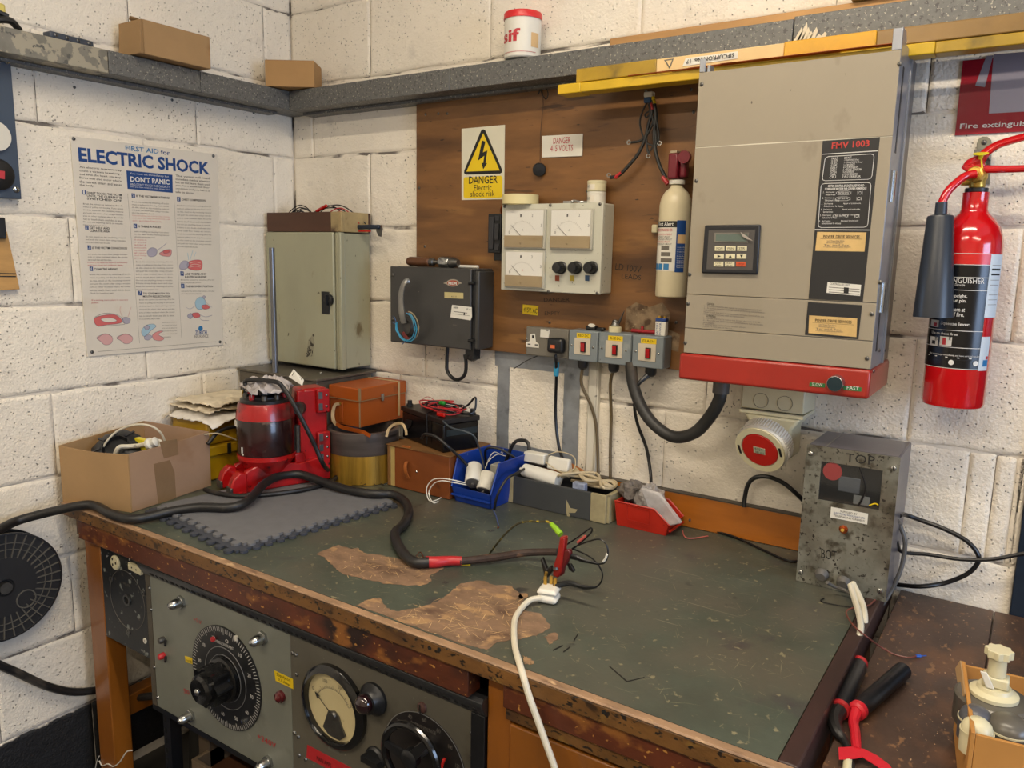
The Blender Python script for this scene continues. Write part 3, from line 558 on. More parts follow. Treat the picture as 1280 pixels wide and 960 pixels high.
blob('drawing', [(244, 377), (248, 372), (253, 371.5), (257, 377), (256, 384), (249, 387), (245, 384)], M_bluep); blob('drawing', [(252, 382), (259, 381), (262, 385), (255, 386.5)], M_redp, .0051); blob('drawing', [(253, 371), (255, 369.5), (257, 371), (255, 373.5)], M_greyp, .0051); strip('drawing', [(244, 382), (238, 386), (232, 384)], .0009, M_greyp); strip('drawing', [(257, 377), (263, 383), (265, 384)], .0009, M_greyp)
blob('drawing', [(234, 395), (238, 391.5), (241, 395), (238, 398.5)], M_greyp); blob('drawing', [(240, 392), (248, 391), (250, 396), (243, 397)], M_redp); strip('drawing', [(249, 393), (257, 396), (265, 394)], .0012, M_greyp); strip('drawing', [(249, 396), (252, 400), (261, 400.5)], .0012, M_greyp)
# ================================================================ left edge: blue-grey panel, wood plate with tape
s = thing('wall_panel', 'blue-grey steel switch panel at the left edge, screwed under the ledge', 'panel', (.02, -1.03, 1.62))
y1 = -.867
MB().box(.001, .032, -1.25, y1, 1.625, 1.943).build('plate', mat('blue_grey_enamel', '#3f4c5e', .35, vary=.08, spots=(('#2a3340', 9, .62, .1),)), s, bevel=.002)
screw(s, X(8, 76, .032), (1, 0, 0), .008, M_steel); screw(s, X(20, 237, .032), (1, 0, 0), .008, M_steel)
c_ = X(-4, 218, .032); MB().lathe([(.036, 0), (.036, .008), (.030, .012), (.0001, .012)], c_, (1, 0, 0), 28, cap=False).build('rotary_dial', M_black, s)
qX('red_window', [(0, 213), (6, 214), (6, 224), (0, 223)], .0465, .002, M_redink, s); c_ = X(-8, 170, .032)
MB().lathe([(.034, 0), (.034, .010), (.0001, .012)], c_, (1, 0, 0), 28, cap=False).build('white_cover', M_white, s)
s = thing('wooden_plate', 'pale wooden plate at the left edge below the blue-grey panel', 'plate', (.01, -.95, 1.4))
yy = X(25, 362, .018).y
MB().prism([(.018, -1.15, 1.545), (.018, yy - .018, 1.548), (.018, yy, 1.409), (.018, -1.15, 1.400)], (-.017, 0, 0)).build('board', mat('pale_pine', '#b98f55', .6, vary=.25, vs=12, stretch=(1, .4, 2)), s, bevel=.001)
qX('slot', [(-20, 341), (20, 341.5), (20, 343), (-20, 342.5)], .0184, .0006, M_ink, s); qX('slot', [(-20, 344.6), (20, 345), (20, 346.5), (-20, 346)], .0184, .0006, M_ink, s)
s = tag(MB().box(.001, .03, -1.15, X(8, 285, .03).y, 1.53, X(8, 272, .03).z).build('taped_bracket', M_black, bevel=.003), 'black taped bracket at the left edge above the wooden plate', 'bracket')
for px_, py_, l_ in ((93, 109, 'above the left corner of the poster'), (215, 125, 'above the right part of the poster'), (317, 141, 'between the poster and the room corner')): tag(screw(None, X(px_, py_, 0), (1, 0, 0), .004, name='wall_screw'), 'small screw head in the wall, ' + l_, 'screw', 'screw heads in the wall over the poster')
# ================================================================ meter box
t = thing('meter_box', 'pale grey box with three analogue ammeters and three black knobs', 'meter', (1.04, -.02, 1.425))
M_mbox = mat('speckled_grey_enamel', '#c2c1b2', .45, vary=.05, spots=(('#5f5b4e', 110, .66, .03), ('#8f8b7a', 14, .64, .1)))
x0, x1, z0, z1 = .899, 1.194, 1.425, 1.645
yf = -.083
MB().box(x0, x1, -.074, -.0205, z0, z1).build('body', M_mbox, t, bevel=.003); MB().box(x0 - .001, x1 + .001, yf, -.0745, z0 - .001, z1 + .001).build('front_plate', M_mbox, t, bevel=.002)
for p in ((631, 258), (688, 256.5), (750, 255), (685.5, 364.5), (746.5, 366.5)): screw(t, Y(*p, yf), (0, -1, 0), .0042)
def meter(tl, tr, br, bl, n):
    a, b_, c_, d = [Y(*p, yf) for p in (tl, tr, br, bl)]; xa = (a.x + d.x) / 2; xb = (b_.x + c_.x) / 2; zb_ = (c_.z + d.z) / 2; zt_ = (a.z + b_.z) / 2
    W, Hh = xb - xa, zt_ - zb_
    m_ = MB().box(xa, xb, yf - .008, yf, zb_, zt_).build('meter', mat('meter_bezel', '#b9b6a8', .3, vary=.04), t, bevel=.001)
    MB().box(xa + .004, xb - .006, yf - .0092, yf - .008, zb_ + Hh * .33, zt_ - .004).build('dial_face', mat('meter_face', '#e2e0d8', .5, vary=.03, bump=0), m_)
    MB().box(xa + .003, xb - .005, yf - .0125, yf - .008, zb_ + .003, zb_ + Hh * .33).build('brown_cover', mat('meter_brown', '#9b8660', .45, vary=.1), m_, bevel=.0006)
    cx_ = xa + W * .45; cz = zb_ + Hh * .33 - .006; y_ = yf - .0094
    mb = MB()
    for k in range(21):
        a_ = math.radians(150 - 120 * k / 20); r0 = Hh * .40; r1 = r0 + (.005 if k % 5 == 0 else .003); u = Vector((math.cos(a_), 0, math.sin(a_))); v = Vector((-math.sin(a_), 0, math.cos(a_))) * .00035; c = Vector((cx_, y_, cz)); mb.add([c + u * r0 + v, c + u * r0 - v, c + u * r1 - v, c + u * r1 + v], [(0, 1, 2, 3)])
    mb.build('scale', M_inkgrey, m_)
    a_ = math.radians(138); u = Vector((math.cos(a_), 0, math.sin(a_))); c = Vector((cx_ - .004, y_ - .0012, cz + .006)); MB().cyl(c, c + u * Hh * .40, .0007, .0003, 6).build('needle', M_ink, m_)
    for s_, fr, dz in (('0', .12, .38), ('1', .40, .80), ('2', .68, .80), ('3', .90, .55)): text(s_, m_, (xa + W * fr, y_, zb_ + Hh * dz), (xa + W * fr + .004, y_, zb_ + Hh * dz), .007, (0, -1, 0), M_ink)
    text('A', m_, (cx_, y_, zb_ + Hh * .45), (cx_ + .004, y_, zb_ + Hh * .45), .005, (0, -1, 0), M_redink if n == 2 else M_ink)
    screw(m_, (cx_ - .002, yf - .0125, zb_ + Hh * .14), (0, -1, 0), .003, mat('meter_brown', '#9b8660', .45))
    MB().box(xa, xb, yf - .0145, yf - .0135, zb_, zt_).build('glass_cover', M_glass, m_)
meter((632.5, 262), (684, 261), (683, 310.5), (632.5, 311), 0)
meter((690, 261.5), (744, 260.5), (741, 311.5), (689, 312), 1)
meter((633, 313.5), (683, 313), (682, 359), (633, 360.5), 2)
for i, px_ in enumerate((692, 711.5, 731)):
    c_ = Y(px_, 335.5, yf - .028); kb = MB().lathe([(.016, .0), (.016, .004), (.0135, .006), (.0125, .026), (.011, .028), (.0001, .0285)], (c_.x + .006, yf, c_.z + .002), (0, -1, 0), 24, cap=False).build('knob', M_black, t)
    mb = MB()
    for k in range(18): a_ = 2 * PI * k / 18; mb.box(c_.x + .006 + math.cos(a_) * .0132 - .0008, c_.x + .006 + math.cos(a_) * .0132 + .0008, yf - .024, yf - .006, c_.z + .002 + math.sin(a_) * .0132 - .0008, c_.z + .002 + math.sin(a_) * .0132 + .0008)
    mb.build('knurling', M_black, kb)
for px_, c_, nm in ((696.5, '#8a3d1c', 'orange_square'), (715, '#b09a30', 'yellow_square'), (734, '#2f4c6e', 'blue_square')): qY(nm, [(px_ - 2.7, 344), (px_ + 2.7, 344.3), (px_ + 2.6, 351.5), (px_ - 2.7, 351)], yf - .0005, .0004, mat('square_' + nm, c_, .5, bump=0), t)
a = Y(650, 255, -.05); r_ = .0475
tp = tag(MB().lathe([(.035, 0), (r_, 0), (r_, .024), (.035, .024), (.035, 0)], (.945, -.068, 1.6462), (0, 0, 1), 40, cap=False).build('masking_tape_roll', mat('masking_tape', '#d9cc98', .6, vary=.06)), 'roll of cream masking tape lying on the meter box', 'tape')
for i, (z_, hh, rr_) in enumerate(((1.6462, .028, .0235), (1.6745, .026, .0240))):
    q = thing('plastic_pot', ['lower of the two stacked white pots on the meter box', 'upper of the two stacked white pots on the meter box, with its lid on'][i], 'pot', (1.158, -.05, z_), group='white pots on the meter box')
    cx_, cy_ = 1.158, -.05
    MB().lathe([(rr_ - .002, 0), (rr_ - .0005, .001), (rr_ - .0005, hh - .007), (rr_, hh - .0065), (rr_, hh - .001), (rr_ - .002, hh)], (cx_, cy_, z_), n=30).build('body', M_cream if i else M_white, q)
    wraprect(MB(), cx_, cy_, rr_ - .0003, 0, -2.4, -1.3, z_ + .004, z_ + hh - .010, 6).build('paper_label', M_paper, q)
    a = onc(cx_, cy_, rr_, 729, 232); text('FLUX PASTE' if i else 'GREASE', q, (a.x, a.y, z_ + .008), (a.x + .018, a.y, z_ + .008), .006, (0, -1, 0), M_ink, cylr=(cx_, cy_, rr_ - .0001))
mb = MB(); rnd2 = random.Random(5)
tag(MB().tube([(1.085, -.06, 1.649), (1.10, -.055, 1.653), (1.12, -.06, 1.650), (1.132, -.05, 1.651)], .0035, 6).box(1.078, 1.10, -.075, -.06, 1.6465, 1.652).build('crumpled_foil', M_steel), 'crumpled strip of silvery foil on the meter box beside the pots', 'foil')
# ---- black fuse holder left of the meter box
t = thing('fuse_holder', 'black fuse holder on the plywood left of the meter box', 'fuse', (.86, -.02, 1.52))
MB().box(.838, .880, -.062, -.0205, 1.520, 1.624).box(.846, .893, -.045, -.0205, 1.50, 1.53).build('body', M_black, t, bevel=.002)
MB().box(.843, .858, -.0665, -.0622, 1.530, 1.615).box(.862, .876, -.0675, -.0622, 1.555, 1.598).box(.862, .876, -.065, -.0622, 1.605, 1.618).box(.862, .876, -.065, -.0622, 1.526, 1.545).build('front_ribs', mat('charcoal_plastic', '#2b2c30', .45), t, bevel=.001)
MB().tube([(.872, -.05, 1.624), (.876, -.055, 1.642), (.89, -.045, 1.645), (.897, -.035, 1.63)], .0022, 6).build('wire', M_copper, t)
# ================================================================ dark isolator box
t = thing('isolator_box', 'dark grey isolator switch box with a steel lever handle', 'switch', (.67, 0, 1.256))
M_dk = mat('dark_grey_enamel', '#3b3a38', .4, vary=.08, spots=(('#26241f', 7, .62, .15), ('#7a756a', 90, .70, .02)))
MB().box(.525, .833, -.093, -.0215, 1.258, 1.472).build('body', M_dk, t, bevel=.004)
MB().box(.5175, .812, -.101, -.0935, 1.256, 1.4765).build('door', M_dk, t, bevel=.003)
MB().box(.812, .822, -.094, -.0925, 1.258, 1.474).build('hinge_edge', M_black, t)
for z_ in (1.438, 1.282): MB().cyl((.806, -.1012, z_), (.824, -.1012, z_), .0045, n=10).build('hinge', M_black, t)
MB().box(.534, .828, -.090, -.022, 1.4725, 1.477).build('top_rim', M_dk, t, bevel=.002)
hp = PY([(503.5, 404), (502.5, 392), (501, 376), (502.5, 362), (505.5, 352.5), (507.5, 351)], -.135); hp[-1].y = -.122; hp[-2].y = -.132; hp[0].y = -.130
MB().tube(hp, [.010, .011, .010, .009, .008, .008], 8, 5, flat=.55, up=(0, -1, 0)).build('lever_handle', mat('cast_aluminium', '#8f8e8a', .35, .7, vary=.2), t)
c_ = Y(511, 408, -.101); MB().lathe([(.030, 0), (.030, .012), (.024, .02), (.0001, .022)], (c_.x, -.101, c_.z), (0, -1, 0), 24, cap=False).build('handle_boss', M_dk, t)
screw(t, Y(491, 343.5, -.101), (0, -1, 0), .006); screw(t, Y(491, 399, -.101), (0, -1, 0), .005)
ov = [(567 + 10.5 * math.cos(2 * PI * k / 20) * (1 + .0), 353.5 + 3.9 * math.sin(2 * PI * k / 20)) for k in range(20)]
qY('oval_badge', [(554, 354)] + [(566 - 8 * math.cos(a_), 353.6 - 4.6 * math.sin(a_)) for a_ in [.3 + .35 * k for k in range(8)]] + [(577.5, 354.2)] + [(566 + 8 * math.cos(a_), 353.8 + 4.4 * math.sin(a_)) for a_ in [.3 + .35 * k for k in range(8)]], -.1018, .001, mat('badge_silver', '#a39c8c', .4, .4), t)
qY('oval_badge', [(566 - 7 * math.cos(a_), 353.7 - 3.3 * math.sin(a_)) for a_ in [2 * PI * k / 20 for k in range(20)]], -.1022, .0005, mat('badge_red', '#9c3a1e', .45), t)
tY('MEM', t, (560.5, 355.8), (571, 356.1), .0085, -.1026, M_whiteink, bold=.03)
qY('makers_plate', [(555.5, 365), (579, 366), (579, 373.5), (555.5, 372.5)], -.1018, .001, mat('cream_plate', '#b7aa78', .5), t); tY('415 V', t, (564, 371.5), (571, 371.8), .004, -.1022, M_ink)
qY('paper_tag', [(565, 381), (589.5, 384), (589.8, 396), (588, 400.5), (563, 396.5)], -.1022, .0008, M_white, t)
tY('UNMETERED', t, (567, 385.3), (573, 386), .005, -.1026, M_ink); tY('P-4', t, (583.5, 388), (588, 388.6), .006, -.1026, M_ink); qY('printed_rule', [(567, 389), (584, 391), (584, 391.6), (567, 389.6)], -.1026, .0002, M_ink, t); qY('printed_rule', [(566, 392), (587, 394.6), (587, 395), (566, 392.5)], -.1026, .0002, M_inkgrey, t); tY('1', t, (579.5, 394), (581, 394.2), .008, -.1026, M_ink)
tY('ON', t, (566, 407), (571, 407.5), .004, -.1012, M_inkgrey)
MB().box(.775, .806, -.075, -.045, 1.225, 1.2575).lathe([(.017, 0), (.0165, .012), (.008, .018)], (.790, -.06, 1.238), (0, 0, -1), 16).build('cable_gland', M_black, t, bevel=.001)
lp = PY([(559.5, 437), (558.5, 452), (559, 463), (564, 471), (571, 474.5), (578, 472), (582, 465), (582.5, 452), (581, 443)], -.06); lp[0].z = 1.258
tag(MB().tube(lp, .0052, 10, 5).build('cable_loop', M_cable), 'short loop of black cable hanging under the dark isolator box', 'cable')
# coil of blue and red wires on the handle
t = thing('wire_coil', 'coil of light blue and dark red wires hanging on the isolator handle', 'wire', Y(508, 405, -.125))
rnd2 = random.Random(2)
M_lb = mat('light_blue_wire', '#3f93b4', .4); M_dr = mat('dark_red_wire', '#6b2a28', .4); M_clear = mat('tan_wire', '#9a8b6e', .4)
def ell(cx_, cz, rx, rz, y0, a0=0, a1=2 * PI, n=14, wob=.0): return [Vector((cx_ + rx * math.cos(a0 + (a1 - a0) * k / n) + rnd2.uniform(-wob, wob), y0 + rnd2.uniform(-wob, wob) - .006 * math.sin(a0 + (a1 - a0) * k / n * 1.0), cz + rz * math.sin(a0 + (a1 - a0) * k / n) + rnd2.uniform(-wob, wob))) for k in range(n + 1)]
c_ = Y(507.5, 408, -.135)
for k in range(6): MB().tube(ell(c_.x - .002 + .001 * k, c_.z, .033 + .0012 * k, .039 + .001 * k, -.135 - .002 * (k % 3), -3.4 + .05 * k, 1.35 - .05 * k, wob=.0012), .0014, 5, 4).build('blue_wire', M_lb, t)
for k in range(5): MB().tube(ell(c_.x + .006, c_.z + .002, .024 + .001 * k, .036 + .001 * k, -.131 - .0015 * k, -2.6, 1.45, wob=.001), .0013, 5, 4).build('red_wire', M_dr, t)
for k in range(3): MB().tube(ell(c_.x + .006 + k * .0005, c_.z + .002, .034 + .001 * k, .041, -.128 - .0015 * k, -1.2, 1.5, wob=.0006), .0016, 5, 4).build('tan_wire', M_clear, t)
MB().tube([c_ + Vector((-.036, 0, .006)), c_ + Vector((-.042, 0, .02)), c_ + Vector((-.047, 0, .026))], .0014, 5).tube([c_ + Vector((-.036, 0, .003)), c_ + Vector((-.048, -.002, .008))], .0014, 5).tube([c_ + Vector((.0, 0, -.04)), c_ + Vector((-.008, -.002, -.048)), c_ + Vector((-.014, 0, -.052))], .0013, 5).build('wire_ends', mat('deep_blue_wire', '#254a78', .4), t)
# ---- hand chuck tool and paper tube on the isolator
t = thing('hand_chuck', 'wooden handled hand chuck lying on the dark isolator box', 'tool', (.68, -.06, 1.478))
a = Vector((.557, -.070, 1.4915)); d = Vector((1, .01, .0))
MB().lathe([(.004, 0), (.010, .003), (.0135, .012), (.0128, .05), (.0118, .075), (.0125, .083), (.009, .086)], a, d, 24).build('handle', mat('turned_wood', '#5a3820', .4, vary=.25, vs=30), t)
MB().lathe([(.0105, .0), (.0105, .012), (.0075, .014), (.006, .02), (.005, .034), (.008, .036), (.0155, .040)], a + d * .086, d, 20).build('ferrule', M_dsteel, t)
MB().lathe([(.0155, 0), (.017, .003), (.017, .032), (.015, .035)], a + d * .124, d, 26).build('knurled_collar', M_steel, t)
MB().lathe([(.015, 0), (.0145, .008), (.010, .022), (.009, .026), (.003, .026)], a + d * .160, d, 20).build('jaws', M_dsteel, t)
tag(MB().cyl((.735, -.058, 1.4815), (.800, -.052, 1.4815), .0042, n=12).build('white_tube', M_white), 'short white tube lying on the isolator beside the chuck', 'tube')
# ================================================================ steel cabinet in the corner, on a metal unit
un = thing('metal_unit', 'low grey metal unit standing in the corner under the steel cabinet', 'cabinet', (.2, -.12, .86))
M_unit = mat('grey_brown_steel', '#5d574d', .4, .3, vary=.15, vs=12, spots=(('#85806f', 14, .62, .1),))
MB().box(.012, .366, -.252, -.0245, .861, 1.138).build('body', M_unit, un, bevel=.003); MB().box(.008, .372, -.258, -.008, 1.1385, 1.146).build('top_plate', M_unit, un, bevel=.0015)
for p in ((330, 457.5), (401, 466), (437, 460)): screw(un, (Z(*p, 1.146).x, Z(*p, 1.146).y, 1.146), (0, 0, 1), .004, M_steel)
cb = thing('steel_cabinet', 'pale grey-green steel wall cabinet with a black lock in the corner', 'cabinet', (.19, -.07, 1.15))
M_cab = mat('pale_green_grey_enamel', '#9b9a82', .35, vary=.05, spots=(('#8a8062', 5, .56, .2), ('#6b6148', 16, .66, .06), ('#4d4636', 100, .69, .02)), stretch=(1, 1, .5))
MB().box(.022, .352, -.12, -.012, 1.160, 1.570).build('body', M_cab, cb, bevel=.003); MB().box(.018, .303 + .02, -.138, -.1215, 1.158, 1.572).build('door', M_cab, cb, bevel=.004)
MB().box(.327, .338, -.134, -.1205, 1.158, 1.572).build('frame_edge', M_cab, cb, bevel=.003); MB().box(.341, .355, -.138, -.1205, 1.158, 1.572).build('frame_edge', M_cab, cb, bevel=.003)
a = Y(402, 365, -.139); MB().box(a.x, a.x + .034, -.141, -.1385, a.z - .066, a.z + .002).build('lock_plate', M_black, cb, bevel=.002)
c_ = Y(409.5, 375, -.15); MB().lathe([(.017, 0), (.017, .008), (.014, .01), (.0001, .011)], (c_.x, -.1412, c_.z), (0, -1, 0), 20, cap=False).box(c_.x - .004, c_.x + .004, -.160, -.151, c_.z - .015, c_.z + .015).build('lock_knob', M_black, cb)
slab('scuff', jitter_poly(PY([(384, 428), (392, 416), (393, 430), (390, 445), (383, 449)], -.1382), .003, 4), (0, .0002, 0), mat('scuffed_enamel', '#8f8b76', .6, vary=.1, spots=(('#3a352b', 90, .50, .05),)), cb)
tag(MB().cyl((.1765, -.245, 1.1465), (.1765, -.245, 1.5225), .0085, n=14).build('steel_tube', mat('dull_tube', '#7d7e82', .3, .8, vary=.2)), 'upright steel tube standing in front of the corner cabinet', 'tube')
# move tube to its measured line
# wooden tray with leads
t = thing('wooden_tray', 'old dark wooden tray on top of the corner steel cabinet', 'tray', (.19, -.07, 1.573))
a = Y(333, 289, -.125); b_ = Y(432, 288, -.125)
M_tray = mat('dark_stained_wood', '#4a2d1c', .5, vary=.3, vs=9, bump=.15, stretch=(.3, 1, 1)); M_traye = mat('worn_white_wood', '#a08c62', .6, vary=.2, vs=20, spots=(('#4b3524', 14, .55, .08),))
xa, xb = .022, .357; zz0, zz1 = 1.5728, 1.632
MB().box(xa, xb - .045, -.135, -.125, zz0, zz1).build('side_board', M_tray, t, bevel=.002); MB().box(xb - .0448, xb, -.1355, -.125, zz0, zz1).build('side_board', M_traye, t, bevel=.002)
MB().box(xa, xb, -.022, -.012, zz0, zz1).build('side_board', M_tray, t, bevel=.002); MB().box(xa, xa + .01, -.125, -.022, zz0, zz1).build('end_board', M_tray, t, bevel=.002); MB().box(xb - .01, xb, -.125, -.022, zz0, zz1).build('end_board', M_traye, t, bevel=.002); MB().box(xa + .01, xb - .01, -.124, -.023, zz0 + .002, zz0 + .008).build('base', M_tray, t)
ld = thing('test_leads', 'tangle of black and red test leads in the wooden tray', 'leads', (.18, -.07, 1.585))
def arc3(x0_, x1_, y0_, y1_, z0_, h_, n=6, wob=.004):
    return [Vector((x0_ + (x1_ - x0_) * k / n, y0_ + (y1_ - y0_) * k / n + rnd2.uniform(-wob, wob), z0_ + h_ * math.sin(PI * k / n))) for k in range(n + 1)]
for k, (p, q, hh) in enumerate(((354, 391, .045), (357, 388, .038), (362, 384, .035), (366, 380, .026), (359, 379, .03), (389, 442, .044), (385, 430, .042), (380, 440, .036))):
    a, b_ = Y(p, 265, -.09), Y(q, 265, -.09); MB().tube(arc3(a.x, b_.x, -.10, -.06 + .01 * (k % 3), 1.60, hh + .012), .0018, 6, 4).build('black_lead', M_cable, ld)
for k, (p, q, hh) in enumerate(((402, 444, .046), (410, 437, .036))): a, b_ = Y(p, 265, -.08), Y(q, 265, -.08); MB().tube(arc3(a.x, b_.x, -.09, -.06, 1.60, hh), .0018, 6, 4).build('red_lead', M_redtape, ld)
a, b_ = Y(396, 264, -.09), Y(408, 257, -.09); MB().cyl(a, b_, .005, n=10).build('red_probe', M_red, ld); MB().tube([(.06, -.10, 1.585), (.12, -.05, 1.59), (.2, -.10, 1.588), (.3, -.06, 1.59)], .003, 6).build('black_lead', M_cable, ld)
t = thing('pruning_knife', 'hooked knife with blue-black handle sticking out beside the corner cabinet', 'knife', (.40, -.06, 1.56))
a, b_ = Y(459, 284, -.06), Y(476, 283, -.06)
MB().box(a.x - .04, b_.x, -.07, -.055, a.z - .006, a.z + .007).build('handle', mat('blue_black_grip', '#1d2a3a', .35), t, bevel=.004); c_ = Y(459, 288.5, -.063); MB().box(a.x - .04, c_.x + .012, -.066, -.058, c_.z - .003, c_.z + .002).build('red_grip', M_red, t, bevel=.001)
MB().prism(PY([(470, 283), (477, 281), (478, 286), (476, 296), (473, 295), (470, 289)], -.064), (0, .003, 0)).build('blade', M_dsteel, t, bevel=.0008)
# ================================================================ sockets and switch boxes
M_metalbox = mat('grey_metal_clad', '#7d868b', .35, .2, vary=.05, spots=(('#3f4143', 110, .69, .03), ('#a0a5a5', 12, .64, .1)))
t = thing('double_socket', 'grey metal double power socket with a black plug in its right outlet', 'socket', (1.03, -.02, 1.253))
M_sock = mat('tarnished_metal', '#77736a', .4, .3, vary=.12, spots=(('#4e4a40', 14, .58, .15),))
xa, xb, za, zb_ = .968, 1.098, 1.253, 1.330; yf = -.062
MB().box(xa + .002, xb - .002, -.055, -.0205, za + .002, zb_ - .002).build('back_box', M_sock, t, bevel=.004); MB().box(xa, xb, yf, -.0555, za, zb_).build('face_plate', M_sock, t, bevel=.005, seg=3)
y_ = yf - .0008
pts = [(663, 417.5), (668.5, 417), (669.5, 427), (673.5, 430), (673.5, 435), (657.5, 433.5), (657.5, 428), (662, 426.5)]
qY('outlet', pts, y_ - .001, .0015, M_white, t, bevel=.0004)
for q_ in ([(665, 419), (667.3, 419), (667.3, 423), (665, 423)], [(659.5, 429.5), (663, 429.7), (663, 431), (659.5, 430.8)], [(668.5, 430.3), (672, 430.5), (672, 432), (668.5, 431.7)]): qY('pin_slot', q_, y_ - .0014, .0004, M_ink, t)
q_ = [(675.5, 411.5), (687, 412), (685.5, 422.5), (675, 421.5)]; qY('rocker_switch', q_, y_ - .003, .003, M_white, t, bevel=.0006); qY('switch_mark', [(682, 412), (685.5, 412.2), (685.3, 413.6), (682, 413.4)], y_ - .0034, .0004, M_ink, t)
screw(t, Y(658.5, 423.5, yf), (0, -1, 0), .003, M_steel); screw(t, Y(705.5, 428.5, yf), (0, -1, 0), .003, M_steel)
pg = thing('power_plug', 'black mains plug with orange label in the double socket', 'plug', Y(693, 432, -.08))
a, b_ = Y(683, 422, -.090), Y(702, 443, -.090)
MB().box(a.x + .0, b_.x, -.090, -.066, b_.z, a.z).build('body', M_black, pg, bevel=.008, seg=3); a2, b2 = Y(688, 431, -.0905), Y(693, 435.5, -.0905); MB().box(a2.x, b2.x + .001, -.0911, -.0902, b2.z, a2.z).build('orange_label', mat('orange_label', '#d4683c', .5, bump=0), pg)
cp = [Y(694, 443, -.080), Y(695, 452, -.075), Y(695.5, 470, -.05), Y(694.5, 500, -.03), Y(695, 530, -.025), Y(699, 560, -.03), Y(707, 580, -.04), Y(722, 595, -.05), Y(745, 600, -.05), Y(768, 607, -.045)]
MB().tube(cp, .0042, 8, 5).build('flex', M_cable, pg); a = Y(695.7, 462, -.06); MB().box(a.x - .006, a.x + .006, a.y - .007, a.y + .005, a.z - .018, a.z + .020).build('blue_tape', mat('blue_tape', '#2c8ab0', .4), pg, bevel=.003)
sb = []
for i, (xa, xb, nm, cabm) in enumerate(((1.104, 1.187, 'RED DC', 0), (1.190, 1.2785, 'BLUE DC', 1), (1.282, 1.364, 'FLASH', 2))):
    t = thing('switch_box', ['grey switch box labelled red DC, nearest the double socket', 'grey switch box labelled blue DC, middle of the three', 'grey switch box labelled flash, nearest the big cabinet'][i], 'switch', ((xa + xb) / 2, -.02, 1.253), group='grey metal switch boxes')
    MB().box(xa, xb, -.066, -.0205, 1.2528, 1.3315).build('box', M_metalbox, t, bevel=.004, seg=3); MB().box(xa + .0005, xb - .0005, -.0705, -.0662, 1.2535, 1.331).build('cover', M_metalbox, t, bevel=.0035, seg=3)
    cx_ = (xa + xb) / 2
    MB().box(cx_ - .024, cx_ + .022, -.0725, -.0706, 1.270, 1.312).build('switch_plate', mat('aged_white_plastic', '#c2b8a6', .4, vary=.08, spots=(('#8f7f66', 22, .60, .1),)), t, bevel=.0006)
    MB().box(cx_ - .004, cx_ + .010, -.0765, -.0726, 1.277, 1.303).build('rocker_frame', M_black, t, bevel=.0008); MB().prism([(cx_ - .002, -.0765, 1.279), (cx_ - .002, -.0765, 1.301), (cx_ - .002, -.081, 1.301), (cx_ - .002, -.0775, 1.279)], (.010, 0, 0)).build('red_rocker', mat('red_translucent', '#a81218', .2, coat=.5), t, bevel=.0005)
    screw(t, (xa + .010, -.0706, 1.2915), (0, -1, 0), .003, M_steel); screw(t, (xb - .012, -.0706, 1.2905), (0, -1, 0), .003, M_steel)
    MB().box(cx_ - .018, cx_ + .022, -.0715, -.0706, 1.3125, 1.3245).build('yellow_label', M_yel, t); text(nm, t, (cx_ - .013, -.0716, 1.3155), (cx_ + .017, -.0716, 1.3155), .0065, (0, -1, 0), M_ink)
    gx = cx_ + (-.012 if i < 2 else .0)
    MB().lathe([(.014, 0), (.014, .012), (.012, .020), (.007, .024)], (gx, -.045, 1.2527), (0, 0, -1), 14).build('cable_gland', M_black, t)
tag(MB().tube([Vector((1.1335, -.045, 1.238)), Y(727, 480, -.04), Y(738, 505, -.03), Y(745, 530, -.02), Y(747, 560, -.02), Y(748, 598, -.03)], .0042, 8, 5).build('cable', M_olive), 'dusty brown cable curving down from the red DC switch box', 'cable')
tag(MB().tube([Vector((1.222, -.045, 1.238)), Y(763, 480, -.03), Y(764, 520, -.016), Y(763, 560, -.016), Y(763, 598, -.02)], .0042, 8, 5).build('cable', M_olive), 'dusty brown cable hanging straight down from the blue DC switch box', 'cable')
tag(MB().tube([Vector((1.323, -.045, 1.238)), Y(797, 482, -.07), Y(793, 505, -.05), Y(797, 530, -.03), Y(808, 560, -.02), Y(813, 590, -.03), Y(814, 610, -.06)], [.0075, .0042, .0042, .0042, .0042, .0042, .0042], 8, 5).build('cable', M_cable), 'thin black cable hanging from the flash switch box down to the red bin', 'cable')
# thick conduit
cp = [Y(788, 460, -.06), Y(791, 478, -.065), Y(800, 505, -.075), Y(817, 530, -.085), Y(842, 546, -.09), Y(868, 541, -.10), Y(888, 520, -.11), Y(899, 500, -.12), Y(901, 488, -.12)]
cp[0].z = 1.262; 
t = thing('flexible_conduit', 'thick black flexible conduit looping from the switch boxes to the grey cabinet', 'conduit', cp[4])
MB().tube(cp, .0145, 12, 6).build('hose', mat('dusty_black_hose', '#2b2a28', .5, vary=.3, vs=16, spots=(('#5d5348', 12, .56, .15),)), t)
e = cp[-1]; MB().cyl((e.x, e.y, e.z - .006), (e.x + .001, e.y, 1.262), .0185, n=18).build('end_fitting', M_greyc, t)
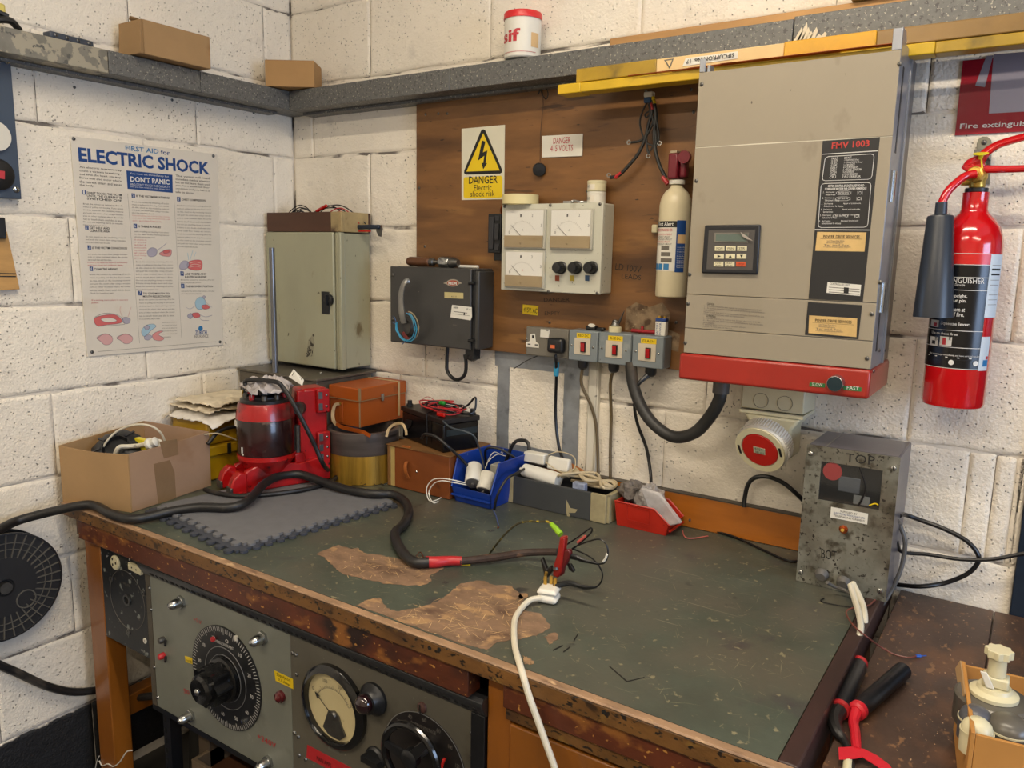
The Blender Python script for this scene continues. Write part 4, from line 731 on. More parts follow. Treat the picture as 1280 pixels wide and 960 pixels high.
# small things on the boxes
t = thing('key_fob', 'black key fob with a white oval label on the red DC switch box', 'fob', (1.17, -.05, 1.332))
MB().box(1.143, 1.170, -.055, -.035, 1.3319, 1.3435).build('body', M_black, t, bevel=.003); MB().box(1.1705, 1.193, -.052, -.038, 1.332, 1.340).build('key_head', M_black, t, bevel=.003); a = Y(739.5, 406.8, -.0555); MB(Matrix.Translation((a.x, -.0552, a.z)) @ Matrix.Diagonal((1.5, 1, .7, 1))).lathe([(.0001, .0008), (.0065, .0006), (.0068, 0)], (0, 0, 0), (0, -1, 0), 18, cap=False).build('oval_label', M_white, t)
t = thing('round_fitting', 'cream collar with a chrome knob standing on the blue DC switch box', 'fitting', (1.222, -.045, 1.332))
MB().lathe([(.016, 0), (.016, .012), (.0145, .013)], (1.2215, -.045, 1.3318), n=24).build('cream_collar', M_cream, t); MB().lathe([(.010, 0), (.012, .004), (.008, .010), (.009, .013), (.006, .017), (.0001, .018)], (1.2215, -.045, 1.3449), n=18, cap=False).build('chrome_knob', M_steel, t)
MB().tube([(1.226, -.045, 1.345), (1.232, -.04, 1.362), (1.240, -.035, 1.385)], [.004, .003, .0008], 6).build('black_spike', M_black, t)
t = thing('marker_pen', 'dark red probe lying behind the battery on the switch boxes', 'pen', (1.29, -.035, 1.333))
MB().cyl((1.262, -.035, 1.3375), (1.335, -.035, 1.3375), .0045, n=12).cyl((1.336, -.035, 1.3375), (1.352, -.035, 1.3375), .003, n=8).build('barrel', mat('dark_red_plastic', '#8e1a22', .35), t); MB().box(1.288, 1.294, -.038, -.033, 1.341, 1.350).build('guard', mat('dark_red_plastic', '#8e1a22', .35), t)
t = thing('nine_volt_battery', 'small blue and white rectangular battery standing on the flash switch box', 'battery', (1.346, -.045, 1.332))
MB().box(1.333, 1.3595, -.056, -.039, 1.3318, 1.3658).build('body', M_white, t, bevel=.0015); MB().box(1.3328, 1.3597, -.0562, -.0388, 1.366, 1.374).build('blue_band', mat('battery_blue', '#203d7a', .35), t, bevel=.0015)
MB().cyl((1.340, -.047, 1.374), (1.340, -.047, 1.379), .004, n=8).cyl((1.353, -.047, 1.374), (1.353, -.047, 1.379), .003, n=8).build('terminal', M_brass, t)
for i in range(2): text(('BATTERY', 'POWER')[i], t, (1.341 + .008 * i, -.0563, 1.3345), (1.341 + .008 * i, -.0563, 1.363), .005, (0, -1, 0), M_navy)
# duct tape frame round the hatch
t = thing('duct_tape_frame', 'strips of grey duct tape framing a patched hatch in the wall', 'tape', (.95, 0, .9))
a = Y(620, 443, -.002); b_ = Y(712, 460, -.002)
x_l0, x_l1 = Y(622, 500, 0).x, Y(637, 500, 0).x; x_r0, x_r1 = Y(705, 500, 0).x, Y(725, 500, 0).x; zT = 1.2475; zt2 = 1.205; zB = .94
def crinkle(x0_, x1_, z0_, z1_, seed):
    r2 = random.Random(seed); nx = max(2, int((x1_ - x0_) / .012)); nz = max(2, int((z1_ - z0_) / .012)); vs = []; fs = []
    for j in range(nz + 1):
        for i in range(nx + 1): vs.append((x0_ + (x1_ - x0_) * i / nx, -.0015 - r2.uniform(0, .0022), z0_ + (z1_ - z0_) * j / nz))
    for j in range(nz):
        for i in range(nx): k = j * (nx + 1) + i; fs.append((k, k + 1, k + nx + 2, k + nx + 1))
    return MB().add(vs, fs)
crinkle(x_l0 - .01, 1.13, zt2, zT, 1).build('tape_strip', M_tape, t); crinkle(x_l0, x_l1, .90, zt2 + .003, 2).build('tape_strip', M_tape, t); crinkle(x_r0, x_r1, .90, zt2 + .003, 3).build('tape_strip', M_tape, t); crinkle(x_l1 + .002, x_r0 - .002, .935, .985, 4).build('tape_strip', M_tape, t)
MB().box(x_l1 - .01, x_r0 + .01, -.0012, .006, .92, zt2 + .01).build('hatch_panel', WALLM, t)
tag(MB().tube([Y(674, 444, -.03), Y(660, 450, -.03), Y(642, 461, -.02)], .0012, 5).build('thin_wire', M_ink), 'thin black wire sticking out under the double socket', 'wire')
# ================================================================ white extinguisher on the plywood
t = thing('fire_extinguisher', 'small white fire extinguisher with dark red head on the plywood', 'extinguisher', (1.374, -.062, 1.42))
cx, cy, r_ = 1.372, -.062, .037
MB().lathe([(.030, 0), (.036, .003), (.037, .008), (.037, .212), (.034, .228), (.026, .242), (.015, .252), (.013, .258)], (cx, cy, 1.425), n=36).build('cylinder', mat('ivory_enamel', '#cdc2a2', .35, vary=.05, spots=(('#7a6c50', 14, .64, .12),)), t)
rl = r_ + .0006; zt3, zb3 = 1.600, 1.487
A0, A1, A2 = -2.75, -1.05, -.45
wraprect(MB(), cx, cy, rl, 0, A0, A1, zb3, zt3, 14).build('label', M_white, t); wraprect(MB(), cx, cy, rl + .0001, 0, A1, A2, zb3 - .002, zt3 + .002, 8).build('blue_label', M_navy, t); wraprect(MB(), cx, cy, rl + .0003, 0, A0, A1, zt3 - .014, zt3, 14).build('black_band', M_ink, t)
wraprect(MB(), cx, cy, rl + .0003, 0, A1 + .08, A2, zt3 - .05, zt3 - .030, 5).build('picture_panel', mat('tan_label', '#c9a878', .6), t)
P0 = lambda an, z_: (cx + rl * math.cos(an), cy + rl * math.sin(an), z_)
def ct_(s_, an, an2, z_, h_, m_, par, cx=cx, cy=cy, rr=rl + .0006, **k): text(s_, par, (cx + rr * math.cos(an), cy + rr * math.sin(an), z_), (cx + rr * math.cos(an) + rr * (an2 - an), cy + rr * math.sin(an), z_), h_, (0, -1, 0), m_, cylr=(cx, cy, rr), **k)
ct_('First Alert', -2.42, -1.25, zt3 - .011, .009, M_whiteink, t, bold=.015)
ct_('FIRE EXTINGUISHER', -2.5, -1.3, zt3 - .023, .006, M_redink, t, bold=.01)
for k in range(5): ct_('PULL PIN HOLD UPRIGHT', -2.55, -1.3 - .1 * (k % 2), zt3 - .032 - .0055 * k, .004, M_redink if k % 3 == 0 else M_ink, t, name='small_print')
for k in range(3): # sketched hands
    wraprect(MB(), cx, cy, rl + .0004, 0, -2.0, -1.45 + .1 * k, zt3 - .065 - .014 * k, zt3 - .056 - .014 * k, 4).build('drawing', M_inkgrey, t)
for k in range(3): wraprect(MB(), cx, cy, rl + .0004, 0, -2.6 + .42 * k, -2.25 + .42 * k, zb3 + .003, zb3 + .017, 4).build('blue_pictogram', M_mblue, t)
for k in range(10): ct_('for use on fires', A1 + .1, A2, zt3 - .06 - .005 * k, .003, M_whiteink, t, name='small_print', rr=rl + .0005)
MB().lathe([(.013, 0), (.018, .001), (.018, .010), (.013, .011)], (cx, cy, 1.6835), n=24).build('collar', M_white, t)
M_mar = mat('maroon_plastic', '#6d1423', .35)
MB().box(cx - .016, cx + .008, cy - .022, cy + .02, 1.695, 1.752).build('valve_head', M_mar, t, bevel=.004); MB().box(cx + .008, cx + .024, cy - .012, cy + .01, 1.699, 1.758).build('lever', M_mar, t, bevel=.004); MB().lathe([(.014, 0), (.014, .012)], (cx + .022, cy - .01, 1.742), (0, -1, 0), 20).build('lever_hub', M_mar, t); MB().box(cx - .013, cx + .003, cy - .018, cy + .01, 1.7522, 1.758).build('nozzle', mat('tan_plastic', '#a89a80', .4), t, bevel=.001)
a = Y(818, 286, -.03); tag(MB().box(a.x - .007, a.x + .008, -.033, -.0205, a.z - .010, a.z + .010).build('wall_clip', M_cream, bevel=.003), 'small cream clip on the plywood beside the white extinguisher', 'clip')
# bunch of leads hanging from the nail
t = thing('hanging_leads', 'bunch of black leads with ring terminals hanging on a nail in the plywood', 'leads', Y(812, 118, -.05))
MB().cyl(Y(808, 115, -.02), Y(807, 114, -.055), .003, n=8).build('nail', M_dsteel, t)
MB().box(Y(806, 120, -.05).x, Y(817, 120, -.05).x, -.058, -.04, Y(810, 122, -.05).z, Y(810, 115, -.05).z).build('white_clips', M_white, t, bevel=.003)
MB().box(Y(806, 126, -.05).x, Y(815, 126, -.05).x, -.057, -.042, Y(810, 129, -.05).z, Y(810, 122, -.05).z).build('blue_sleeves', mat('blue_sleeve', '#28507e', .4), t, bevel=.002); MB().cyl(Y(816, 121, -.05), Y(818, 130, -.05), .0045, n=8).build('yellow_sleeve', M_yel, t); MB().cyl(Y(814, 129, -.055), Y(815.5, 137, -.055), .003, n=8).build('red_sleeve', M_redtape, t)
for pts, rr_ in (([(812, 125), (806, 133), (800, 150), (802, 165), (808, 178), (818, 182), (824, 179)], .0022), ([(815, 125), (815, 140), (811, 155), (807, 172), (798, 192), (785, 208), (774, 219), (763, 222)], .0042), ([(817, 125), (820, 145), (818, 165), (819, 185), (824, 205), (832, 222)], .0045), ([(818, 150), (809, 168), (800, 176), (789, 178)], .003), ([(819, 140), (823, 165), (823, 178)], .0028), ([(813, 130), (812, 150), (808, 165), (809, 185), (811, 192)], .0028), ([(818, 180), (814, 187), (811, 190)], .002), ([(814, 138), (808, 141), (806, 144), (808, 147), (812, 143)], .0018), ([(811, 130), (816, 148), (820, 170), (820, 180)], .003)):
    MB().tube(PY(pts, -.05), rr_, 7, 5).build('lead', mat('charcoal_cable', '#232424', .45), t)
for p in ((824.5, 179), (810.5, 195), (786, 178), (761, 219)): MB().lathe([(.0055, 0), (.0055, .0015), (.003, .0015), (.003, 0), (.0055, 0)], Y(*p, -.05), (0.2, -1, .1), 12, cap=False).build('ring_terminal', M_dsteel, t)
MB().cyl(Y(777, 216, -.05), Y(769, 222, -.05), .0048, n=8).build('red_sleeve', M_redtape, t); MB().cyl(Y(828, 221, -.052), Y(835, 230, -.052), .0052, n=8).build('red_sleeve', M_redtape, t)
# ================================================================ big drive cabinet
t = thing('drive_cabinet', 'large beige wall cabinet with black label strip, keypad and red base', 'cabinet', (1.66, 0, 1.262))
M_beige = mat('beige_enamel', '#958b78', .45, vary=.05, vs=3, spots=(('#7c7059', 5, .60, .2), ('#7d7260', 16, .62, .12), ('#4a3f30', 60, .70, .02)), stretch=(1, 1, .6))
M_side = mat('grey_blue_steel', '#8d9097', .28, .5, vary=.06)
xa, xb = 1.477, 1.846; yf = -.231
MB().box(xa + .004, xb - .006, -.12, -.0205, 1.275, 1.905).build('back_case', M_side, t, bevel=.002)
MB().box(xb - .004, xb, yf + .002, -.121, 1.319, 1.905).prism([(xb - .004, yf + .002, 1.9055), (xb - .004, -.175, 1.9055), (xb - .004, -.195, 1.925), (xb - .004, -.226, 1.925)], (.004, 0, 0)).build('side_flange', M_side, t, bevel=.001)
MB().box(xb - .0075, xb - .003, -.118, -.0205, 1.319, 1.905).build('side_panel', mat('brown_grey_steel', '#6d6966', .35, .4, vary=.1), t, bevel=.001); MB().box(xb - .004, xb + .004, -.124, -.112, 1.32, 1.900).build('side_seam', M_side, t, bevel=.001)
MB().box(xa + .003, xa + .006, yf + .003, -.121, 1.319, 1.90).build('side_flange', M_side, t)
MB().box(xa, xa + .012, yf, yf + .003, 1.8865, 1.912).box(xa + .014, xa + .020, yf + .006, yf + .03, 1.8865, 1.900).build('bracket_tab', M_side, t, bevel=.0008); MB().box(xb - .016, xb, yf, yf + .003, 1.8865, 1.923).build('bracket_tab', M_side, t, bevel=.0008)
for z0_, z1_ in ((1.7405, 1.886), (1.4435, 1.7395), (1.3725, 1.4425), (1.3195, 1.3715)):
    MB().box(xa, xb - .0005, yf, yf + .004, z0_, z1_).build('front_panel', M_beige, t, bevel=.0008)
tear = MB(); tear.prism(jitter_poly([(1.478, yf - .0003, 1.7392), (1.6, yf - .0003, 1.7394), (1.845, yf - .0003, 1.7392), (1.845, yf - .0003, 1.7400), (1.6, yf - .0003, 1.7415), (1.478, yf - .0003, 1.7402)], .0000, 1), (0, .0002, 0)); tear.build('torn_seam', mat('bare_cream', '#cfc8b4', .6), t)
MB().box(1.469, 1.8475, yf - .003, -.0205, 1.262, 1.318).build('red_base', mat('orange_red_enamel', '#9c281d', .3, vary=.08, spots=(('#7f2418', 10, .64, .15),), coat=.2), t, bevel=.006, seg=3)
for p in ((877, 105.5), (870.5, 226), (862, 343), (860, 379.5), (856.5, 428.5), (1124.5, 80), (1100, 353), (1089.5, 392.5), (1083.5, 448)): screw(t, Y(*p, yf), (0, -1, 0), .0042)
screw(t, (xb + .002, -.21, 1.314), (1, 0, 0), .004, M_steel); screw(t, (xb + .002, -.17, 1.350), (1, 0, 0), .004); screw(t, (xb + .002, -.11, 1.345), (1, 0, 0), .005); 
# slots and hinges in the side flange
for z0_, z1_ in ((1.715, 1.865), (1.35, 1.43)): MB().box(xb - .001, xb + .0008, -.196, -.184, z0_, z1_).build('slot', M_black, t, bevel=.0003)
for zc in (1.655, 1.452):
    h_ = MB().box(xb, xb + .003, -.212, -.196, zc - .028, zc + .028).box(xb, xb + .002, -.194, -.180, zc - .012, zc + .026).cyl((xb + .004, -.195, zc - .028), (xb + .004, -.195, zc + .028), .003, n=8).build('hinge', M_steel, t)
# black label strip
yl = yf - .0008
M_strip = mat('black_label_film', '#2a2a2b', .3, vary=.05, bump=.02)
qY('label_strip', [(1028.5, 176), (1100, 171.3), (1078.5, 377), (1010.5, 373.5)], yl, .0007, M_strip, t); qY('label_strip', [(1010, 377.5), (1077.5, 381.5), (1073, 424), (1006, 418.5)], yl, .0007, M_strip, t)
ys = yl - .0003
tY('FMV 1003', t, (1039.5, 186.2), (1086.5, 183), .0115, ys, mat('fmv_red', '#b8362f', .5, bump=0), bold=.02)
qY('printed_rule', [(1028, 192.4), (1097.5, 188), (1097.5, 189), (1028, 193.2)], ys, .0002, M_whiteink, t); qY('printed_rule', [(1018.5, 286.5), (1087, 287), (1087, 288), (1018.5, 287.7)], ys, .0002, M_whiteink, t)
def frame(c4, wd, y, m_, par, rad=None):
    P_ = PY(c4, y); out = []
    for i in range(4):
        a, b_, c_ = P_[i - 1], P_[i], P_[(i + 1) % 4]; ra = .006; out += [b_ + (a - b_).normalized() * ra, b_ + ((a - b_).normalized() + (c_ - b_).normalized()) * ra * .25, b_ + (c_ - b_).normalized() * ra]
    MB().tube(out, wd, 4, 1, closed=True).build('printed_frame', m_, par)
frame([(1031.5, 196), (1093, 192.3), (1089.5, 224), (1027.5, 226)], .00055, ys, M_whiteink, t); frame([(1026.5, 229.5), (1089, 228), (1084.5, 284), (1022.5, 284.5)], .00055, ys, M_whiteink, t)
fl = [('FAULT', 'DEFAUT'), ('OL MOTR.', '1 = SURINTENSITE (Perm)'), ('OL INTL.', '2 = SURINTENSITE (Trans)'), ('OL SUPPL', '3 = SURINTENSITE'), ('OVER-V', '4 = SURTENSION'), ('UNDR-V', '5 = SOUS-TENSION'), ('OV.TEM', 'TH. EXT = SURTEMPERATURE'), ('CURR-FL', '6 = COUR TERRESTRE'), ('CPU', 'CPU ERREUR')]
for i, (a_, b_) in enumerate(fl):
    dx = -i * .35; y_ = 199.5 + i * 2.95; tY(a_, t, (1039.5 + dx, y_), (1047.5 + dx, y_ - .4), .0038, ys, M_whiteink, name='small_print'); tY(b_, t, (1055.5 + dx, y_ - .6), (1055.5 + dx + (9 if i == 0 else 14 + 9 * ((i * 7) % 3) / 2), y_ - 1.3), .0038, ys, M_whiteink, name='small_print')
tY('MOTOR CONTROL BY DIGITAL KEY BOARD', t, (1035, 234.2), (1080, 233.4), .0045, ys, M_whiteink, bold=.02, name='small_print'); tY('COMMANDE MOTEUR PAR CLAVIER NUMERIQUE', t, (1031, 238), (1083, 237.2), .0045, ys, M_whiteink, bold=.02, name='small_print')
for i in range(6):
    y_ = 241.5 + i * 7.2; dx = -i * 1.0
    tY(str(i + 1) + '.', t, (1029 + dx, y_), (1030.3 + dx, y_), .0035, ys, M_whiteink, name='small_print'); tY('Select frequency', t, (1032 + dx, y_), (1043 + dx, y_), .0034, ys, M_whiteink, name='small_print'); tY('Selectionner la vitesse', t, (1032 + dx, y_ + 2.8), (1044 + dx + (i % 3) * 6, y_ + 2.8), .0034, ys, M_whiteink, name='small_print')
    if i in (0, 1, 4): frame([(1045 + dx, y_ - 2.6), (1064 + dx, y_ - 2.8), (1064 + dx, y_ + 2), (1045 + dx, y_ + 2.2)], .0003, ys, M_whiteink, t); tY('REF 50.0 Hz', t, (1048 + dx, y_ + .5), (1061 + dx, y_ + .4), .0033, ys, M_whiteink, name='small_print')
    if i > 1: tY('Appuyer sur la touche voulue', t, (1056 + dx, y_ - .2), (1078 + dx, y_ - .4), .0034, ys, M_whiteink, name='small_print')
    if i in (0, 1, 4): frame([(1072 + dx, y_ - 2.2), (1078 + dx, y_ - 2.3), (1078 + dx, y_ + 1.3), (1072 + dx, y_ + 1.5)], .0003, ys, M_whiteink, t)
M_gold = mat('cream_gold_label', '#c9a86c', .45, vary=.12, vs=30, bump=0)
for c4, yo in (([(1021.5, 289.8), (1083, 290.5), (1080.5, 314.5), (1019, 313.5)], 0), ([(1011.5, 394.2), (1071.5, 398), (1070.5, 421.3), (1010.5, 416.3)], 1)):
    qY('gold_label', c4, ys, .0003, M_gold, t); y2 = ys - .0002; x_, y_ = c4[0]
    dy = .06 * 0 if not yo else 3.4 / 60
    tY('POWER DRIVE SERVICES', t, (x_ + 7.5, y_ + 7.8), (x_ + 53, y_ + 7.8 + dy * 45 + (.5 if not yo else 0)), .0056, y2, M_ink, bold=.008)
    qY('printed_rule', [(x_ + 4, y_ + 8.6), (x_ + 56, y_ + 8.9 + dy * 52), (x_ + 56, y_ + 9.2 + dy * 52), (x_ + 4, y_ + 8.9)], y2, .0001, M_ink, t)
    for k in range(4): tY(['Unit 7 Power Drive Works', 'Birmingham', 'Tel and Fax', 'For service and spares please telephone'][k], t, (x_ + 12 - 4 * (k > 1), y_ + 12.5 + 2.6 * k), (x_ + [34, 32, 40, 42][k], y_ + 12.5 + 2.6 * k + dy * 28), .0035, y2, M_inkgrey, name='small_print')
qY('data_label', [(1034.5, 352.5), (1076.5, 356), (1075, 370), (1033, 366)], ys, .0003, M_white, t); tY('CONTROLLER UNIT', t, (1037, 355.8), (1062, 358), .004, ys - .0002, M_ink)
for k in range(3): qY('printed_rule', [(1036, 358.5 + 3 * k), (1074.5, 361.5 + 3 * k), (1074.5, 362.4 + 3 * k), (1036, 359.3 + 3 * k)], ys - .0002, .0001, M_inkgrey, t)
qY('data_mark', [(1055, 359), (1061, 359.6), (1060.5, 367), (1054.5, 366.4)], ys - .0003, .0001, M_ink, t)
CT = ['CAUTION', '1. - Do not connect power supply to output terminals U V W.', '2. - Be sure to complete discharge before performing maintenance or', 'inspection.', 'Never touch live part of components of mains terminals in use.', 'Wait about 10 minutes with no mains power.', 'ATTENTION', '1. - Ne pas brancher le reseau aux bornes de sortie U V W.', '2. - Attendre que la tension des condensateurs soit dechargee', 'en totalite.', 'L appareil peut contenir une tension elevee', 'meme s il n est pas en marche.']
for i, s_ in enumerate(CT): ln = min(1, len(s_) / 62); a = (880 - i * .12 + (4 if i in (0, 6) else 0), 381 + i * 2.55); tY(s_, t, a, (a[0] + 76 * ln, a[1] + 6.3 * ln), .0042, yf - .0003, M_inkgrey if i not in (0, 6) else M_ink, name='small_print')
# keypad
kp = qY('keypad', [(880.5, 281.5), (950.5, 280.5), (946.5, 343), (876.5, 341.5)], yf - .008, .0078, mat('keypad_black', '#1f2024', .35), t, bevel=.003)
qY('keypad_face', [(886, 288), (944, 287), (940.5, 338), (883, 336.5)], yf - .0086, .0008, mat('keypad_grey', '#4b4743', .45), kp)
qY('display_frame', [(893, 291), (936, 290.5), (935, 303.5), (892.3, 302.8)], yf - .0095, .0009, M_sock, kp); qY('display', [(895, 293), (934, 292.6), (933, 301.8), (894.5, 301.2)], yf - .0099, .0004, mat('lcd_green', '#5f6b62', .2, vary=.05), kp)
KL = [['MON', 'FUN', 'STR'], ['\u25b6', '\u25b2', '\u25bc'], ['FWD\nRUN', 'REV\nRUN', 'STOP']]
for r in range(3):
    for c_ in range(3):
        x_ = 893.5 + 14 * c_ - r * .7; y_ = 307.5 + r * 9.8
        qY('key', [(x_, y_), (x_ + 12, y_ + .1), (x_ + 11.8, y_ + 6.2), (x_ - .2, y_ + 6)], yf - .0098, .0012, mat('key_orange', '#c4532c', .45) if (r, c_) == (2, 2) else M_cream, kp, bevel=.0004)
        if r == 1:
            px_ = x_ + 6; py_ = y_ + 3; tri = {0: [(px_ - 2, py_ - 1.8), (px_ + 2.4, py_), (px_ - 2, py_ + 1.8)], 1: [(px_ - 2, py_ + 1.8), (px_, py_ - 1.8), (px_ + 2, py_ + 1.8)], 2: [(px_ - 2, py_ - 1.8), (px_ + 2, py_ - 1.8), (px_, py_ + 2)]}[c_]
            qY('arrow_mark', tri, yf - .0101, .0002, M_ink, kp)
        elif r == 0: tY(KL[r][c_], kp, (x_ + 2, y_ + 4.4), (x_ + 9.5, y_ + 4.5), .0045, yf - .0101, M_ink)
        else:
            if c_ < 2:
                tY(KL[r][c_].split('\n')[0], kp, (x_ + 2.5, y_ + 2.6), (x_ + 9, y_ + 2.7), .0026, yf - .0101, M_ink); tY('RUN', kp, (x_ + 2.5, y_ + 5.4), (x_ + 9, y_ + 5.5), .0026, yf - .0101, M_ink)
            else: tY('STOP', kp, (x_ + 2, y_ + 4.6), (x_ + 10, y_ + 4.7), .0045, yf - .0101, mat('dark_red_plastic', '#8e1a22', .35))
qY('peeling_film', [(925.5, 290), (933, 295), (941, 301), (934, 299), (928, 295.5)], yf - .014, .0006, mat('silver_film', '#b0a79c', .3, .3), kp)
# speed knob and green labels
c_ = Y(1042.5, 478.5, yf - .022)
MB().lathe([(.0155, 0), (.0155, .010), (.0145, .018), (.0125, .019)], (c_.x + .001, yf - .003, c_.z - .002), (0, -1, 0), 28).build('speed_knob', mat('silver_knob', '#a8a8a8', .25, .9), t); MB().lathe([(.0001, .0006), (.0135, .0004), (.0138, 0)], (c_.x + .001, yf - .0221, c_.z - .002), (0, -1, 0), 28, cap=False).build('knob_cap', mat('knob_cap', '#2e4047', .2, .5), t)
M_grn = mat('green_label', '#2c6e3c', .45, vary=.05)
qY('green_label', [(1012, 478), (1031.5, 479.5), (1031, 484.5), (1011.5, 483)], yf - .0036, .0006, M_grn, t); tY('SLOW', t, (1015, 482.2), (1028, 483.2), .0062, yf - .0038, M_whiteink); qY('green_label', [(1054.5, 482.3), (1077, 484.3), (1076.5, 489.5), (1054, 487.5)], yf - .0036, .0006, M_grn, t); tY('FAST', t, (1058.5, 486.6), (1073.5, 488), .0068, yf - .0038, M_whiteink)
# ================================================================ industrial socket under the cabinet
t = thing('industrial_socket', 'cream junction box with a round red and white industrial socket', 'socket', (1.63, 0, 1.09))
xa, xb = 1.566, 1.702
MB().prism([(xa, -.0005, 1.261), (xa, -.100, 1.261), (xa, -.100, 1.192), (xa, -.0005, 1.188)], (xb - xa, 0, 0)).build('box', M_cream, t, bevel=.003)
MB().box(xa - .001, xb + .001, -.102, -.0005, 1.181, 1.1895).build('lid_rim', M_cream, t, bevel=.001)
for p in ((951, 500.5), (981, 504.5)): c_ = Y(*p, -.1003); MB().lathe([(.0165, 0), (.0165, .0008), (.0158, .0008), (.0158, 0), (.0165, 0)], c_, (0, -1, 0), 30, cap=False).build('knockout_ring', mat('joint_shadow_grey', '#6f6a5e', .6), t)
MB().prism([(xa + .008, -.101, 1.180), (xb - .004, -.101, 1.180), (xb - .022, -.10, 1.155), (xb - .024, -.09, 1.085), (xa + .035, -.09, 1.095), (xa + .025, -.10, 1.155)], (0, .088, 0)).build('neck', M_cream, t, bevel=.006)
ax = Vector((-.13, -.86, -.38)).normalized(); c0 = Y(951, 561, -.145)
cc = c0 - ax * .028
MB().lathe([(.045, 0), (.055, .004), (.057, .03), (.055, .040), (.041, .043)], cc - ax * .012, ax, 48).build('socket_collar', M_white, t)
mb = MB(); u = ax.orthogonal().normalized(); v = ax.cross(u)
for k in range(60):
    a_ = 2 * PI * k / 60; d = u * math.cos(a_) + v * math.sin(a_); p = cc - ax * .006 + d * .0572; s_ = (v * math.cos(a_) - u * math.sin(a_)) * .0012
    mb.add([p - s_, p + s_, p + s_ + ax * .028, p - s_ + ax * .028, p - s_ * .6 + d * .0016, p + s_ * .6 + d * .0016, p + s_ * .6 + d * .0016 + ax * .028, p - s_ * .6 + d * .0016 + ax * .028], [(4, 5, 6, 7), (0, 1, 5, 4), (2, 3, 7, 6), (1, 2, 6, 5), (3, 0, 4, 7)])
mb.build('grip_ridges', M_white, t)
MB().lathe([(.041, .0), (.039, .004), (.0001, .0045)], cc + ax * .0308, ax, 40, cap=False).build('red_cap', mat('socket_red', '#b51c12', .35, vary=.04), t)
MB().ring(cc + ax * .0306, ax, .055, .013, .004, 44).build('front_ring', M_cream, t)
for a_ in (2.45, -.65):
    d = u * math.cos(a_) + v * math.sin(a_); p = cc + ax * .0352 + d * .047; s_ = (v * math.cos(a_) - u * math.sin(a_)); MB().prism([p - s_ * .011 - d * .0025, p + s_ * .011 - d * .0025, p + s_ * .011 + d * .0025, p - s_ * .011 + d * .0025], ax * -.0008).build('slot', M_black, t)
pc = cc + ax * .0358; ex = Vector((1, 0, 0)); ex = (ex - ax * ex.dot(ax)).normalized(); ez = ax.cross(ex)
MB().prism([pc + ex * -.013 + ez * .008, pc + ex * .013 + ez * .008, pc + ex * .013 - ez * .008, pc + ex * -.013 - ez * .008], ax * -.0006).build('rating_label', mat('pale_green_label', '#a9b096', .5), t)
text('415V', t, pc + ex * -.010 + ez * .0005 + ax * .0004, pc + ex * .009 + ez * .0005 + ax * .0004, .0065, ax, M_ink); text('380-415', t, pc + ex * -.009 - ez * .007 + ax * .0004, pc + ex * .011 - ez * .007 + ax * .0004, .005, ax, M_ink)
# ================================================================ test box marked TOP / BOT
a = Z(995, 725, .861); b_ = Z(1107, 752, .861); d = b_ - a; ang = math.atan2(d.y, d.x)
t = thing('test_unit', 'scratched metal box with a window, marked TOP and BOT, standing on the bench', 'box', (a.x, a.y, .8608), ang, local=True)
M_scr = mat('scratched_zinc', '#77766b', .42, .35, vary=.25, vs=14, bump=.15, spots=(('#8d8c80', 24, .46, .2), ('#5f5445', 7, .52, .2), ('#4a4438', 45, .54, .12), ('#332e27', 130, .60, .05)))
M_dkcase = mat('case_steel', '#67646a', .3, .4, vary=.15, vs=8)
W = d.length; Hh = .291
MB().box(.0015, W - .0015, .003, .158, 0, Hh - .0).build('case', M_dkcase, t, bevel=.003)
wx0, wx1, wz0, wz1 = .030, W - .028, Hh - .110, Hh - .030
MB().box(0, wx0, -.002, .002, 0, Hh).box(wx1, W, -.002, .002, 0, Hh).box(wx0, wx1, -.002, .002, 0, wz0).box(wx0, wx1, -.002, .002, wz1, Hh).build('front_plate', M_scr, t)
# inside behind the window
cs = bpy.data.objects[t.children[0].name]
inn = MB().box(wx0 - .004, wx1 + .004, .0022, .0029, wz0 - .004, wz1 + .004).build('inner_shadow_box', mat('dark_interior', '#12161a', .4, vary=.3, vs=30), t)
MB().cyl((wx0 + .022, .0021, wz1 - .018), (wx0 + .022, -.0004, wz1 - .018), .018, n=24).build('red_component', mat('dull_red_part', '#8b3434', .4), t)
MB().tube([(wx0 + .07, .001, wz1), (wx0 + .084, .0005, wz0 + .045), (wx0 + .082, .0005, wz0 + .02), (wx0 + .075, .001, wz0)], .0022, 6).build('inner_wire', M_cable, t)
MB().box(wx0 + .035, wx0 + .075, .0005, .002, wz0 + .025, wz0 + .055).build('grey_component', mat('slate_component', '#4b5056', .3), t, bevel=.0006); MB().box(wx0 + .065, wx0 + .095, .0003, .002, wz0 + .004, wz0 + .022).build('grey_component', mat('grey_component', '#6a6d6c', .4), t, bevel=.0006)
MB().tube([(wx0 + .095, 0, wz0 + .006), (wx0 + .105, 0, wz0 + .012), (wx1 - .002, 0, wz0 + .010)], .0013, 5).build('yellow_wire', M_yel, t)
MB().box(wx0, wx1, -.0008, -.0003, wz0, wz1).build('window_pane', M_glass, t)
for x_, z_ in ((.008, Hh - .018), (W - .010, Hh - .022), (.008, .020), (W - .012, .020)): screw(t, (x_, -.002, z_), (0, -1, 0), .0055, M_steel)
yl = -.0023
text('TOP', t, (.075, yl, Hh - .024), (.128, yl, Hh - .022), .018, (0, -1, 0), M_ink, name='handwriting'); text('.', t, (.131, yl, Hh - .022), (.134, yl, Hh - .022), .003, (0, -1, 0), M_ink, name='handwriting')
text('BOT.', t, (.046, yl, .060), (.078, yl, .062), .020, (0, -1, 0), M_ink, name='handwriting')
